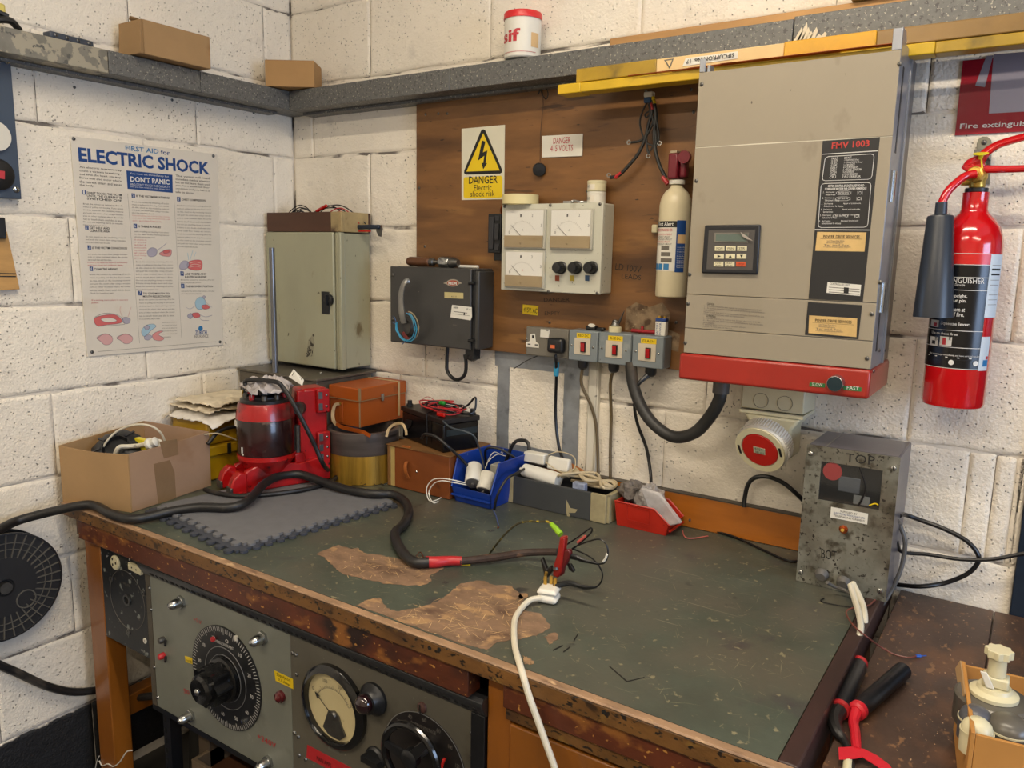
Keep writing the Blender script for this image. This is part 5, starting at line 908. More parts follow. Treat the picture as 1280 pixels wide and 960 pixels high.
MB().box(.056, .125, yl - .0006, -.0021, Hh - .142, Hh - .120).build('paper_label', M_white, t)
for i, s_ in enumerate(('SUPPLIED BY', 'ELECTRICAL WHOLESALE LTD', 'TELEPHONE ORDERS')): text(s_, t, (.062 + .012 * (i == 0), yl - .0008, Hh - .127 - .0055 * i), (.120 - .014 * (i == 0), yl - .0008, Hh - .127 - .0055 * i), .0038, (0, -1, 0), M_navy if i == 1 else M_ink, name='small_print')
MB().lathe([(.0085, 0), (.0085, .002), (.006, .003), (.006, .007)], (.083, -.002, .130), (0, -1, 0), 16).build('switch_nut', M_copper, t); MB().cyl((.083, -.008, .130), (.0845, -.022, .134), .0022, .0034, n=10).build('toggle', M_brass, t)
for x_, z_ in ((.050, .027), (.092, .022)): MB().lathe([(.014, 0), (.013, .006), (.009, .012)], (x_, -.002, z_), (0, -1, -.3), 18).build('grommet', M_greyc, t)
MB().box(.035, .037, -.0035, .16, Hh, Hh + .0012).build('seam_line', mat('pale_wire', '#8a857a', .4, .4), t)
# ================================================================ CO2 extinguisher
t = thing('fire_extinguisher', 'large glossy red carbon dioxide extinguisher with a black horn on the right wall', 'extinguisher', (1.975, -.09, 1.245))
cx, cy, r_ = 1.9745, -.085, .0545
MB().lathe([(.045, 0), (.052, .003), (r_, .010), (r_, .306), (.0525, .322), (.047, .340), (.037, .355), (.0255, .366), (.0225, .373), (.022, .400), (.0225, .404)], (cx, cy, 1.245), n=56).build('cylinder', M_redx, t)
def ring_(z0, prof, nm, m_, **k): return MB().lathe(prof, (cx, cy, z0), n=28, **k).build(nm, m_, t)
ring_(1.6495, [(.018, 0), (.0195, .001), (.0195, .007), (.018, .008)], 'neck_ring', M_black)
MB().lathe([(.013, 0), (.014, .003), (.0135, .012), (.016, .016), (.016, .024), (.012, .034), (.011, .044)], (cx, cy, 1.6578), n=14).cyl((cx - .026, cy - .005, 1.668), (cx, cy, 1.668), .006, n=10).build('brass_valve', M_brass, t)
MB().lathe([(.015, 0), (.015, .012), (.0115, .014), (.0115, .018)], Y(1221, 219, cy - .012), (-.25, -.95, .1), 8).build('brass_nut', M_brass, t)
rl = r_ + .0006
def ca(px_, py_): q = onc(cx, cy, rl, px_, py_); return math.atan2(q.y - cy, q.x - cx), q.z
aR, zT = ca(1240, 318); aL = aR - 2.35; _, zB = ca(1224, 462)
zT = onc(cx, cy, rl, 1215, 317).z; zB = onc(cx, cy, rl, 1195, 461).z
z1_ = onc(cx, cy, rl, 1215, 331).z; z2_ = onc(cx, cy, rl, 1215, 347).z; z3_ = onc(cx, cy, rl, 1212, 363).z; z4_ = onc(cx, cy, rl, 1205, 414).z; z5_ = onc(cx, cy, rl, 1200, 435).z
wraprect(MB(), cx, cy, rl, 0, aL, aR, zB, z1_, 22).build('black_label', mat('gloss_black_label', '#0d0d0f', .25, vary=.03, bump=0), t)
wraprect(MB(), cx, cy, rl, 0, aL, aR, z1_ + .001, zT, 22).build('red_label', mat('label_red', '#c8221f', .3, bump=0), t)
for z_ in (zT, z1_, z2_, z3_, z4_, z5_, zB): wraprect(MB(), cx, cy, rl + .0002, 0, aL, aR, z_ - .0005, z_ + .0005, 22).build('printed_rule', M_whiteink, t)
RR = rl + .0005
def ce(s_, pa, pb, h_, m_=M_whiteink, **k):
    a1, z_ = ca(*pa); a2, _ = ca(*pb); text(s_, t, (cx + RR * math.cos(a1), cy + RR * math.sin(a1), z_), (cx + RR * math.cos(a1) + RR * (a2 - a1), cy + RR * math.sin(a1), z_), h_, (0, -1, 0), m_, cylr=(cx, cy, RR), **k)
ce('EXTINGUISHER', (1177, 353), (1230, 354.8), .0100); ce('Carbon Dioxide', (1182, 357), (1206, 358), .0050)
ce('Hold upright.', (1178, 372), (1209, 372), .0080, bold=.015); ce('Pull out pin.', (1179, 378), (1208, 378), .0080, bold=.015); ce('Aim horn at', (1181, 388.5), (1206, 388.5), .0080, bold=.015); ce('base of fire.', (1178, 394.5), (1205, 394.5), .0080, bold=.015); ce('Squeeze lever.', (1176, 406.5), (1212.5, 408), .0075, bold=.015)
ce('Use on these fires', (1165, 416.5), (1197, 418), .005, bold=.01)
def cq(nm, p0, p1, m_, off=.0003): a1, z1q = ca(*p0); a2, z2q = ca(*p1); wraprect(MB(), cx, cy, rl + off, 0, a1, a2, min(z1q, z2q), max(z1q, z2q), 5).build(nm, m_, t)
cq('pictogram', (1163.5, 420), (1172, 432), M_whiteink); cq('pictogram', (1175.5, 420), (1189, 433), M_whiteink); cq('pictogram_mark', (1165.5, 425), (1169, 430), M_ink, .0005); cq('pictogram_mark', (1178.5, 422), (1182, 431), M_redink, .0005); ce('B', (1169, 425), (1172, 425), .006, M_ink); ce('E', (1186, 425), (1189, 425), .006, M_ink); cq('pictogram', (1164.5, 399), (1173, 409), M_whiteink); cq('pictogram_mark', (1168, 403), (1171, 408), M_redink, .0005)
ce('After use recharge immediately and have serviced regularly', (1162, 442), (1225, 446.5), .004, name='small_print'); cq('white_bar', (1161, 443.5), (1226, 448), M_whiteink, .0003); ce('www.fireservice', (1165, 447), (1215, 449), .003, M_ink, name='small_print')
for px_, py_ in ((1189, 453), (1219, 454.5)):
    a1, z1q = ca(px_, py_); p = Vector((cx + (rl + .0008) * math.cos(a1), cy + (rl + .0008) * math.sin(a1), z1q)); MB().lathe([(.0048, 0), (.0048, .0004), (.0001, .0004)], p, (math.cos(a1), math.sin(a1), 0), 16, cap=False).build('approval_mark', M_whiteink, t)
a1, _ = ca(1226, 430); zz_a = onc(cx, cy, rl, 1245, 318).z; zz_b = onc(cx, cy, rl, 1236, 397).z
aS0 = aR - .02; aS1 = aR + .62
wraprect(MB(), cx, cy, rl + .0003, 0, aS0, aS1, zz_b, zz_a, 8).build('service_label', mat('pale_blue_label', '#ccd6dd', .4, bump=0), t)
for k in range(9): wraprect(MB(), cx, cy, rl + .0005, 0, aS0 + .08, aS1 - .1, zz_a - .020 - .009 * k, zz_a - .0192 - .009 * k + (.0025 if k in (1, 2) else 0), 5).build('printed_rule', M_ink if k in (1, 2) else M_inkgrey, t)
zc0 = onc(cx, cy, rl, 1235, 421).z; zc1 = onc(cx, cy, rl, 1233, 463).z
wraprect(MB(), cx, cy, rl + .0003, 0, aS0, aS0 + .42, zc1, zc0, 6).build('service_label', mat('pale_blue_label', '#ccd6dd', .4, bump=0), t); wraprect(MB(), cx, cy, rl + .0005, 0, aS0 + .16, aS0 + .4, zc1 + .008, zc1 + .020, 4).build('blue_emblem', M_mblue, t); wraprect(MB(), cx, cy, rl + .0005, 0, aS0 + .28, aS0 + .4, zc1 + .021, zc1 + .027, 4).build('red_emblem', M_redink, t)
# handles
gy = cy - .005
p = [Y(*q, gy) for q in ((1204, 212), (1212, 205), (1225, 199), (1233, 190), (1250, 180), (1285, 170), (1310, 165))]
MB().tube(p, [.006, .011, .012, .0095, .0085, .008, .008], 10, 5, flat=.8).build('upper_lever', M_redx, t); p = [Y(*q, gy) for q in ((1213, 206), (1222, 210), (1232, 211.5), (1260, 211.5), (1300, 210))]
MB().tube(p, [.010, .010, .0075, .0065, .0065], 10, 5).build('carry_handle', M_redx, t); MB().prism(PY([(1203, 207), (1219, 196), (1229, 194), (1232, 208), (1222, 214), (1205, 214)], gy - .009), (0, .018, 0)).build('valve_cheek', M_redx, t, bevel=.003)
MB().lathe([(.003, 0), (.005, .007), (.0125, .009), (.0125, .011), (.004, .012)], Y(1225.5, 199, gy - .012), (0, -.25, .95), 18).build('safety_pin', mat('yellow_plastic', '#e0cf1f', .4), t); MB().tube(PY([(1226.5, 197), (1227.5, 208), (1229, 217)], gy - .014), .0015, 6).box(Y(1228, 218, gy).x - .003, Y(1228, 218, gy).x + .004, gy - .016, gy - .006, Y(1228, 221, gy).z, Y(1228, 217, gy).z).build('seal_tie', mat('yellow_plastic', '#e0cf1f', .4), t)
p = [Y(1220, 217, cy - .034), Y(1207, 220, cy - .04), Y(1196, 228, cy - .05), Y(1185, 239, cy - .06), Y(1178, 252, cy - .066), Y(1177, 258, cy - .067)]
MB().tube(p, .0075, 12, 5).build('swivel_arm', M_redx, t)
M_horn = mat('horn_plastic', '#2b3038', .35, vary=.03, bump=0)
ht = Y(1177, 253, cy - .067); hb = Y(1166, 396, cy - .067); ax = (hb - ht).normalized(); L_ = (hb - ht).length
MB().lathe([(.010, 0), (.0105, L_ * .10), (.021, L_ * .115), (.0225, L_ * .13), (.034, L_), (.031, L_), (.02, L_ * .2)], ht, ax, 40, cap=False).build('horn', M_horn, t)
MB().prism([Y(q[0], q[1], -.004) for q in ((1221, 200), (1221, 180), (1223, 174), (1228, 170.5), (1234, 170.5), (1239, 175), (1240, 180), (1237, 230), (1218, 230))], (0, .0035, 0)).build('wall_bracket', mat('bracket_steel', '#8b8877', .45, .4), t, bevel=.0008); screw(t, Y(1230, 178, -.004), (0, -1, 0), .005)
MB().box(cx - .012, cx + .012, cy + .012, -.0005, 1.715, 1.729).build('bracket_arm', M_galv, t)
# red sign
t = thing('fire_sign', 'dark red fire extinguisher sign with grey symbol above the red extinguisher', 'sign', (1.98, 0, 1.76))
M_sign = mat('sign_maroon', '#8c1526', .18, vary=.08, bump=.6, bs=22)
xs = 1.921; MB().box(xs, 2.10, -.0035, -.0006, 1.766, 1.905).build('plate', M_sign, t)
tY('Fire extinguisher', t, (1199.5, 163), (1306, 158), .0125, -.0037, M_whiteink, bold=.01)
M_sil = mat('sign_silver', '#9c98a6', .15, .3, vary=.05, bump=.2, bs=20)
qY('symbol', [(1233, 70), (1241.5, 69), (1231, 109), (1219, 107)], -.0041, .0005, M_sil, t); qY('symbol', [(1242, 68), (1290, 64), (1288, 139), (1236, 142)], -.0041, .0005, M_sil, t)
# cables on the right hand wall
tag(MB().tube([Y(*q) if len(q) == 3 else Y(*q, -.03) for q in ((930, 634, -.035), (931, 622), (935, 606), (944, 597), (960, 596), (978, 603), (992, 614), (1006, 628, -.01), (1012, 640, -.008))], .0052, 9, 5).build('cable', M_cable), 'black cable arching over the oak upstand into the back of the test box', 'cable')
tag(MB().tube([Vector((1.905, -.1, 1.01)), Y(1130, 643, -.05), Y(1150, 650, -.03), Y(1180, 661, -.03), Y(1208, 676, -.03), Y(1222, 692, -.03), Y(1222, 704, -.03), Y(1208, 718, -.03), Y(1180, 729, -.03), Y(1150, 733, -.05), Z(1122, 731, .836)], .0048, 9, 5).build('cable', M_cable), 'black cable looping on the right wall beside the test box', 'cable')
tag(MB().tube([Vector((1.905, -.1, .955)), Y(1128, 690, -.07), Y(1160, 693, -.05), Y(1200, 699, -.045), Y(1240, 699, -.045), Y(1280, 692, -.045), Y(1330, 685, -.05)], .0040, 9, 5).build('cable', M_cable), 'straight black cable running right from the test box along the wall', 'cable')
tag(MB().tube([Vector((1.905, -.12, 1.005)), Y(1124, 655, -.09), Y(1131, 675, -.09), Y(1129, 700, -.09), Y(1122, 722, -.1), Z(1108, 748, .836), Z(1090, 770, .832)], .0045, 9, 5).build('cable', M_greyc), 'grey cable hanging down the right side of the test box', 'cable')
MB().box(2.0, 2.001, -.001, 0, 1.0, 1.001)
# ================================================================ the bench
B = thing('workbench', 'old wooden workbench with worn green lino top and heavy edge', 'workbench', (.95, -.42, 0))
ZB = .86
MB().box(.05, 1.871, -.821, -.022, .838, ZB).build('lino_top', M_lino, B)
MB().box(.046, 1.896, -.8395, -.8215, .856, ZB + .0008).build('front_rim', M_rim, B, bevel=.003)
MB().box(.046, 1.897, -.8385, -.8215, .828, .8559).build('front_edge', M_edge, B, bevel=.002)
MB().box(.10, 1.36, -.826, -.79, .771, .8235).build('front_rail', M_edge2, B, bevel=.002); MB().box(.095, 1.897, -.831, -.80, .824, .8278).build('rail_moulding', M_edge, B, bevel=.003)
MB().box(1.432, 1.897, -.826, -.79, .780, .8235).build('front_rail', M_edge2, B, bevel=.002); MB().box(1.432, 1.897, -.818, -.79, .755, .7795).build('drawer_rail', M_edge, B, bevel=.002)
MB().box(.046, .0495, -.821, -.022, .815, ZB).box(.06, .0945, -.81, -.03, .77, .815).build('end_edge', M_edge, B)
MB().box(1.8715, 1.899, -.8205, -.022, .80, ZB + .001).build('right_strip', M_darkstrip, B, bevel=.003)
MB().box(.10, 1.87, -.79, -.022, .80, .8375).build('under_frame', M_edge2, B)
MB().box(.05, 1.870, -.0215, -.006, .8605, .941).build('upstand', M_oakx, B, bevel=.001); MB().box(.05, 1.870, -.0225, -.001, .9412, .944).build('upstand_cap', mat('dark_cap', '#4a433a', .5), B)
for a, b_ in ((.0745, .150), (1.383, 1.432)): MB().box(a, b_, -.80, -.747, 0, .8235 if a > 1 else .7705).build('leg', M_oak, B, bevel=.003)
for a, b_ in ((.0745, .150), (1.383, 1.432), (1.82, 1.87)): MB().box(a, b_, -.10, -.045, 0, .80).build('leg', M_oak, B, bevel=.003)
MB().box(1.82, 1.87, -.80, -.747, 0, .748).build('leg', M_oak, B, bevel=.003)
MB().box(.15, 1.383, -.44, -.40, .24, .30).box(.09, .135, -.747, -.10, .24, .30).box(1.39, 1.425, -.747, -.10, .24, .30).build('stretcher', M_oak, B, bevel=.002)
dw = MB().box(1.437, 1.815, -.812, -.79, .56, .745).build('drawer', M_oak, B, bevel=.003); MB().box(1.45, 1.81, -.79, -.30, .565, .72).build('drawer_box', M_oak, dw); MB().box(1.60, 1.66, -.822, -.8065, .65, .665).build('handle', M_brass, dw, bevel=.003)
MB().box(1.437, 1.815, -.789, -.1, .35, .555).build('drawer_case', M_edge2, B)
wp = [[(395, 692), (422, 681), (437, 686), (447, 685), (455, 691), (480, 695), (505, 700), (530, 706), (557, 706), (552, 711), (537, 719), (540, 727), (525, 732), (500, 731), (480, 729), (447, 722), (428, 717), (420, 710), (410, 702), (407, 697)],
      [(445, 757), (460, 749), (475, 747), (485, 760), (497, 764), (532, 757), (550, 750), (565, 739), (575, 729), (602, 725), (615, 731), (640, 732), (655, 749), (650, 762), (677, 767), (690, 785), (670, 794), (650, 799), (620, 802), (609, 812), (590, 808), (520, 784)],
      [(681, 797), (686, 792), (696, 790), (699, 798), (692, 801), (686, 806)], [(654, 820), (662, 822), (668, 829), (660, 831), (655, 828)], [(648, 741), (662, 742), (656, 748), (647, 748)]]
for k, p in enumerate(wp): slab('worn_patch', jitter_poly(PZ(p, ZB + .0006), .0028, 5, k), (0, 0, -.0004), M_worn, B)
M_scr2 = mat('pale_scratch', '#c9a777', .6, vary=.1, bump=0)
r5 = random.Random(11)
mb = MB()
for k in range(170):
    if k < 120: px_, py_ = r5.uniform(490, 655), r5.uniform(745, 795)
    else: px_, py_ = r5.uniform(430, 530), r5.uniform(695, 722)
    if k < 120 and (py_ > 757 + (px_ - 445) * .30 or py_ < 768 - (px_ - 490) * .38): continue
    c_ = Z(px_, py_, ZB + .0009); a_ = r5.uniform(0, PI); L_ = r5.uniform(.008, .045); d = Vector((math.cos(a_), math.sin(a_), 0)) * L_; n_ = Vector((-d.y, d.x, 0)).normalized() * r5.uniform(.0003, .0008)
    mb.add([c_ - d / 2, c_ + n_, c_ + d / 2, c_ - n_], [(0, 1, 2, 3)])
mb.build('scratches', M_scr2, B, kind='stuff')
mb = MB(); 
for k in range(420):
    c_ = Vector((r5.uniform(.75, 1.86), r5.uniform(-.79, -.2), ZB + .0003)); a_ = r5.uniform(0, PI); L_ = r5.uniform(.006, .045); d = Vector((math.cos(a_), math.sin(a_), 0)) * L_; n_ = Vector((-d.y, d.x, 0)).normalized() * r5.uniform(.0002, .0005)
    mb.add([c_ - d / 2, c_ + n_ + d * .1, c_ + d / 2, c_ - n_], [(0, 1, 2, 3)])
mb.build('scratches', mat('lino_scratch', '#878469', .6, vary=.2, bump=0), B, kind='stuff')
for q in ([(762, 832), (783, 850), (784, 851), (806, 846), (805, 847), (783.5, 852.5), (761.5, 833)],): slab('lino_cut', PZ(q, ZB + .0006), (0, 0, -.0003), M_ink, B)
for q in ((691, 812, 703, 806), (722, 792, 717, 800), (704, 814, 712, 808)): slab('lino_cut', PZ([(q[0], q[1]), (q[2], q[3]), (q[2] + 1, q[3] + 1.2), (q[0] + .5, q[1] + 1.5)], ZB + .0006), (0, 0, -.0003), M_ink, B)
rk = random.Random(4)
for px_, py_ in ((755, 890), (537, 810), (549, 812)): c_ = Y(px_, py_, -.8386); MB().cyl(c_, c_ + Vector((0, -.0006, 0)), .004, n=10).build('knot_mark', M_ink, B)
# second bench
B2 = thing('side_bench', 'dark brown wooden bench top to the right, slightly lower than the green one', 'workbench', (2.4, -.4, 0))
xl = 1.913
for i, (a, b_) in enumerate(((xl, 2.085), (2.0865, 2.45), (2.4515, 2.95))): MB().box(a, b_, -.755, -.012, .790, .822).build('plank', M_brownboard, B2, bevel=.002)
MB().box(xl + .004, 2.95, -.752, -.74, .70, .7895).build('front_apron', M_edge, B2, bevel=.002)
for a in (1.93, 2.87): MB().box(a, a + .06, -.73, -.67, 0, .789).build('leg', M_oak, B2); MB().box(a, a + .06, -.09, -.03, 0, .789).build('leg', M_oak, B2)
# ================================================================ test rack under the bench
R = thing('test_rack', 'grey instrument rack with large dial, round meter and handwheel under the bench', 'instrument', (.86, -.6, .385))
M_rk1 = mat('grey_green_panel', '#787a70', .42, .1, vary=.12, vs=5, bump=.05, spots=(('#55524a', 9, .60, .15), ('#8d8e84', 16, .66, .05), ('#3d5042', 6, .68, .05), ('#3a3730', 60, .70, .03)))
M_rk2 = mat('grimy_grey_panel', '#5e5a4f', .42, .1, vary=.15, vs=6, bump=.06, spots=(('#423d33', 10, .56, .15), ('#8a8474', 80, .68, .03)))
M_rkb = mat('rack_black', '#131417', .4, vary=.2); M_bar = mat('perforated_bar_black', '#2b2c2e', .35, vary=.2)
yr = -.80
MB().box(.372, .877, yr, yr + .004, .385, .731).build('front_panel', M_rk1, R, bevel=.001); MB().box(.878, 1.350, yr, yr + .004, .385, .731).build('front_panel', M_rk2, R, bevel=.001); MB().box(.352, .3715, yr - .001, yr + .003, .385, .731).build('edge_strip', mat('strip_brown', '#4d463a', .5, vary=.2), R, bevel=.0008)
MB().box(.352, 1.38, yr + .0045, -.45, .375, .755).build('chassis', M_rkb, R); MB().box(1.3505, 1.380, yr - .004, yr + .004, .0, .731).build('upright', M_rkb, R, bevel=.001); MB().box(.352, 1.38, yr - .001, yr + .0044, .372, .3845).build('lower_edge', M_rkb, R)
MB().prism([(.352, yr - .000, .7325), (.352, yr - .000, .7695), (.352, yr - .012, .7695), (.352, yr - .019, .764), (.352, yr - .019, .756), (.352, yr - .004, .7325)], (1.032, 0, 0)).build('perforated_angle', M_bar, R, bevel=.0008)
mb = MB(); x_ = .40; k = 0
while x_ < 1.37:
    w_ = .0085 if k % 2 == 0 else .0035; pts = [(x_ + w_ * math.cos(a_), 0, .7435 + .0046 * math.sin(a_)) for a_ in [2 * PI * q / 10 for q in range(10)]]; mb.prism([(p[0], yr - .004 - (p[2] - .7325) * .638, p[2]) for p in pts], (0, -.0008, -.0005)); x_ += .0205; k += 1
mb.build('perforations', mat('hole_black', '#020203', .9, vary=0, bump=0), R, kind='stuff')
# big dial
dc = Y(283, 847, yr); MB().lathe([(.123, 0), (.123, .003), (.0001, .003)], dc, (0, -1, 0), 64, cap=False).build('dial_plate', M_black, R)
mb = MB()
for k in range(100):
    a_ = 2 * PI * k / 100; u = Vector((math.cos(a_), 0, math.sin(a_))); v = Vector((-math.sin(a_), 0, math.cos(a_))) * .0006; c = dc + Vector((0, -.0033, 0)); r0 = .110 if k % 5 else .105; mb.add([c + u * r0 + v, c + u * r0 - v, c + u * .121 - v, c + u * .121 + v], [(0, 1, 2, 3)])
mb.build('dial_scale', M_whiteink, R)
for k in range(12):
    a_ = math.radians(90 - 30 * k - 8); c = dc + Vector((math.cos(a_), 0, math.sin(a_))) * .094 + Vector((-.006, -.0034, -.004)); text(str(k * 10), R, c, c + Vector((.011, 0, 0)), .009, (0, -1, 0), M_whiteink)
MB().ring(dc + Vector((0, -.003, 0)), (0, -1, 0), .074, .0012, .0008, 56).ring(dc + Vector((0, -.003, 0)), (0, -1, 0), .056, .001, .0008, 48).build('dial_ring', mat('aluminium_line', '#9a9a98', .4, .5), R)
mb = MB(); fl = []
for k in range(48): a_ = 2 * PI * k / 48; rr = .043 + .004 * math.cos(a_ * 8); fl.append((math.cos(a_) * rr, math.sin(a_) * rr))
mb.lathe([(.052, 0), (.052, .010), (.046, .014)], dc + Vector((0, -.003, 0)), (0, -1, 0), 40); mb.prism([dc + Vector((p[0], -.017, p[1])) for p in fl], (0, -.040, 0)); mb.lathe([(.034, 0), (.034, .010), (.028, .016), (.0001, .018)], dc + Vector((0, -.057, 0)), (0, -1, 0), 32, cap=False)
mb.build('fluted_knob', mat('glossy_bakelite', '#0c0c0d', .18, vary=0, bump=0, coat=.3), R); MB().sph(dc + Vector((0, -.076, 0)), .008, (1, .5, 1)).build('knob_screw', M_steel, R)
text('CAMBRIDGE INSTRUMENT', R, dc + Vector((-.035, -.0034, .079)), dc + Vector((.035, -.0034, .079)), .007, (0, -1, 0), M_whiteink); 
MB().lathe([(.006, 0), (.006, .006), (.0001, .007)], dc + Vector((-.035, -.003, .085)), (0, -1, 0), 14, cap=False).build('red_button', M_redtape, R); MB().lathe([(.007, 0), (.007, .004), (.0001, .005)], dc + Vector((.062, -.003, -.083)), (0, -1, 0), 14, cap=False).build('bright_stud', M_steel, R)
# acorn nuts
for px_, py_ in ((224, 752), (326, 797), (236, 894), (333, 952), (328, 792)):
    if (px_, py_) == (328, 792): continue
    c = Y(px_ + 3, py_, yr); MB().lathe([(.016, 0), (.016, .006), (.013, .007)], c, (0, -1, 0), 6).lathe([(.012, .0), (.012, .012), (.010, .020), (.006, .026), (.0001, .028)], c + Vector((0, -.007, 0)), (0, -1, 0), 20, cap=False).build('acorn_nut', M_steel, R)
for px_, py_, m_ in ((203, 799, mat('grey_bakelite', '#3b3a37', .4)), (203, 819, M_redtape)):
    c = Y(px_ + 2, py_, yr); MB().lathe([(.008, 0), (.008, .010), (.006, .014), (.0001, .015)], c, (0, -1, 0), 14, cap=False).build('terminal_post', m_, R); MB().cyl(c + Vector((.010, -.002, 0)), c + Vector((.024, -.012, -.004)), .003, n=8).build('terminal_lug', M_black, R)
for px_, py_ in ((187, 735), (189, 762), (193, 834), (197, 872), (366, 816), (370, 818.5), (371, 843), (368, 916), (373, 921), (374, 944), (382, 949), (590, 917), (590, 946)): screw(R, Y(px_, py_, yr - .0005), (0, -1, 0), .0048, M_steel)
def yl_(c4, nm='yellow_label'): qY(nm, c4, yr - .0008, .0006, M_yel, R)
yl_([(231, 820), (242.5, 823.5), (243, 831), (232, 827.5)]); tY('HZ', R, (234, 827), (240, 829), .006, yr - .001, M_ink); yl_([(342.5, 838), (366, 849), (366.5, 861.5), (344.5, 851)]); tY('Supply on', R, (346, 845.5), (363, 853.5), .009, yr - .001, M_ink); tY('0.1 Amp', R, (348, 851.5), (362, 858.5), .008, yr - .001, M_ink)
c = Y(352, 870, yr); MB().lathe([(.013, 0), (.013, .006), (.010, .008), (.010, .012), (.0001, .018)], c, (0, -1, 0), 20, cap=False).build('red_lamp', mat('ruby_lens', '#4a0a10', .15, bump=0, coat=.5), R)
tY('+5.V', R, (242, 776), (252, 781), .010, yr - .0006, M_redtape, name='handwriting'); tY('50 V', R, (230, 866), (244, 872), .012, yr - .0006, M_redtape, name='handwriting'); tY('+240V', R, (322, 923), (345, 936), .013, yr - .0006, M_redtape, name='handwriting')
MB().box(*(lambda q: (q.x - .004, q.x + .004, yr - .006, yr - .0005, q.z - .006, q.z + .006))(Y(297, 797, yr))).build('dial_pointer', M_white, R, bevel=.001)
# round meter
mc = Y(419, 882, yr); MB().lathe([(.088, 0), (.088, .010), (.082, .016), (.074, .018), (.072, .012), (.072, .004)], mc, (0, -1, 0), 56, cap=False).build('meter_bezel', mat('glossy_bakelite', '#0c0c0d', .18, vary=0, bump=0, coat=.3), R)
mface = MB().lathe([(.072, 0), (.0001, 0)], mc + Vector((0, -.005, 0)), (0, -1, 0), 48, cap=False).build('meter_face', mat('aged_cream_face', '#cdbf93', .5, vary=.06, bump=0, spots=(('#8f8055', 20, .66, .08),)), R)
mb = MB()
for k in range(31):
    a_ = math.radians(150 - 4 * k); u = Vector((math.cos(a_), 0, math.sin(a_))); v = Vector((-math.sin(a_), 0, math.cos(a_))) * .0005; c = mc + Vector((0, -.0054, -.012)); r0 = .050; r1 = .058 if k % 5 == 0 else .054; mb.add([c + u * r0 + v, c + u * r0 - v, c + u * r1 - v, c + u * r1 + v], [(0, 1, 2, 3)])
mb.tube([mc + Vector((math.cos(math.radians(a_)) * .050, -.0054, -.012 + math.sin(math.radians(a_)) * .050)) for a_ in range(150, 29, -10)], .0004, 4, 2); mb.build('meter_scale', M_inkgrey, R)
for k, s_ in enumerate(('0', '100', '200', '300')): a_ = math.radians(150 - 40 * k); c = mc + Vector((math.cos(a_) * .063 - .006, -.0055, -.014 + math.sin(a_) * .063)); text(s_, R, c, c + Vector((.003 + .003 * len(s_), 0, 0)), .008, (0, -1, 0), M_inkgrey)
MB().cyl(mc + Vector((.0, -.008, -.018)), mc + Vector((-.047, -.008, .014)), .0010, .0005, 6).prism([mc + Vector((-.050, -.0075, .017)), mc + Vector((-.037, -.0075, .013)), mc + Vector((-.043, -.0075, .004))], (0, -.0008, 0)).build('needle', M_ink, R)
MB().prism([mc + Vector(p) for p in ((-.028, -.0056, -.052), (-.018, -.0056, -.028), (-.012, -.0056, -.012), (.006, -.0056, -.006), (.018, -.0056, -.014), (.024, -.0056, -.030), (.036, -.0056, -.050), (.02, -.0056, -.065), (-.012, -.0056, -.064))], (0, -.003, 0)).lathe([(.010, 0), (.008, .004)], mc + Vector((.002, -.0086, -.018)), (0, -1, 0), 16).build('movement_plate', M_dsteel, R)
MB().lathe([(.073, 0), (.0001, 0)], mc + Vector((0, -.0135, 0)), (0, -1, 0), 48, cap=False).build('meter_glass', M_glass, R)
qY('maker_plate', [(410, 931), (424, 938), (424, 943.5), (410, 937)], yr - .0008, .0006, mat('grey_plate', '#6d6a60', .4, .4), R)
MB().prism(PY([(384, 931), (441, 961), (441, 978), (383, 947)], yr - .0008), (0, .0006, 0)).build('red_tape_label', M_redtape, R); tY('MAIN AMPS', R, (396, 950), (414, 960), .010, yr - .0010, M_ink)
c = Y(468, 873, yr); MB().lathe([(.033, 0), (.033, .006), (.026, .014), (.022, .022), (.019, .022)], c, (0, -1, 0), 36).build('lamp_holder', M_black, R); MB().sph(c + Vector((-.002, -.026, 0)), .019, (1, .8, 1), 20, 12).build('lamp_lens', mat('dark_red_lens', '#1c060b', .08, vary=0, bump=0, coat=1), R)
c = Y(470, 947, yr); MB().lathe([(.024, 0), (.024, .004), (.020, .008), (.0001, .008)], c, (0, -1, 0), 28, cap=False).box(c.x - .022, c.x + .022, yr - .020, yr - .008, c.z - .006, c.z + .006).build('rotary_switch', M_black, R)
screw(R, Y(528, 884, yr), (0, -1, 0), .011, mat('dull_red_brown', '#4b2f28', .5), name='stud')
# hand wheel
wc = Y(530, 953, yr); MB().lathe([(.098, 0), (.098, .002), (.0001, .002)], wc, (0, -1, 0), 60, cap=False).build('wheel_dial_plate', mat('dark_dial_plate', '#231f1e', .35, vary=.15), R); MB().ring(wc + Vector((0, -.0021, 0)), (0, -1, 0), .0985, .0012, .0006, 60).build('wheel_dial_rim', mat('aluminium_line', '#9a9a98', .4, .5), R)
text('OUTPUT VOLTAGE', R, wc + Vector((-.03, -.0024, .068)), wc + Vector((.03, -.0024, .068)), .007, (0, -1, 0), M_inkgrey)
for k in range(8): a_ = math.radians(160 - 24 * k); c = wc + Vector((math.cos(a_) * .084 - .005, -.0024, math.sin(a_) * .084)); text(str(20 * k), R, c, c + Vector((.009, 0, 0)), .008, (0, -1, 0), M_inkgrey)
hc = wc + Vector((0, -.05, 0)); hc = Y(513, 948, yr - .045)
ringp = [hc + Vector((math.cos(a_) * .062, 0, math.sin(a_) * .062)) for a_ in [2 * PI * k / 20 for k in range(20)]]
MB().tube(ringp, .0075, 10, 3, closed=True).build('wheel_rim', mat('glossy_bakelite', '#0c0c0d', .18, vary=0, bump=0, coat=.3), R)
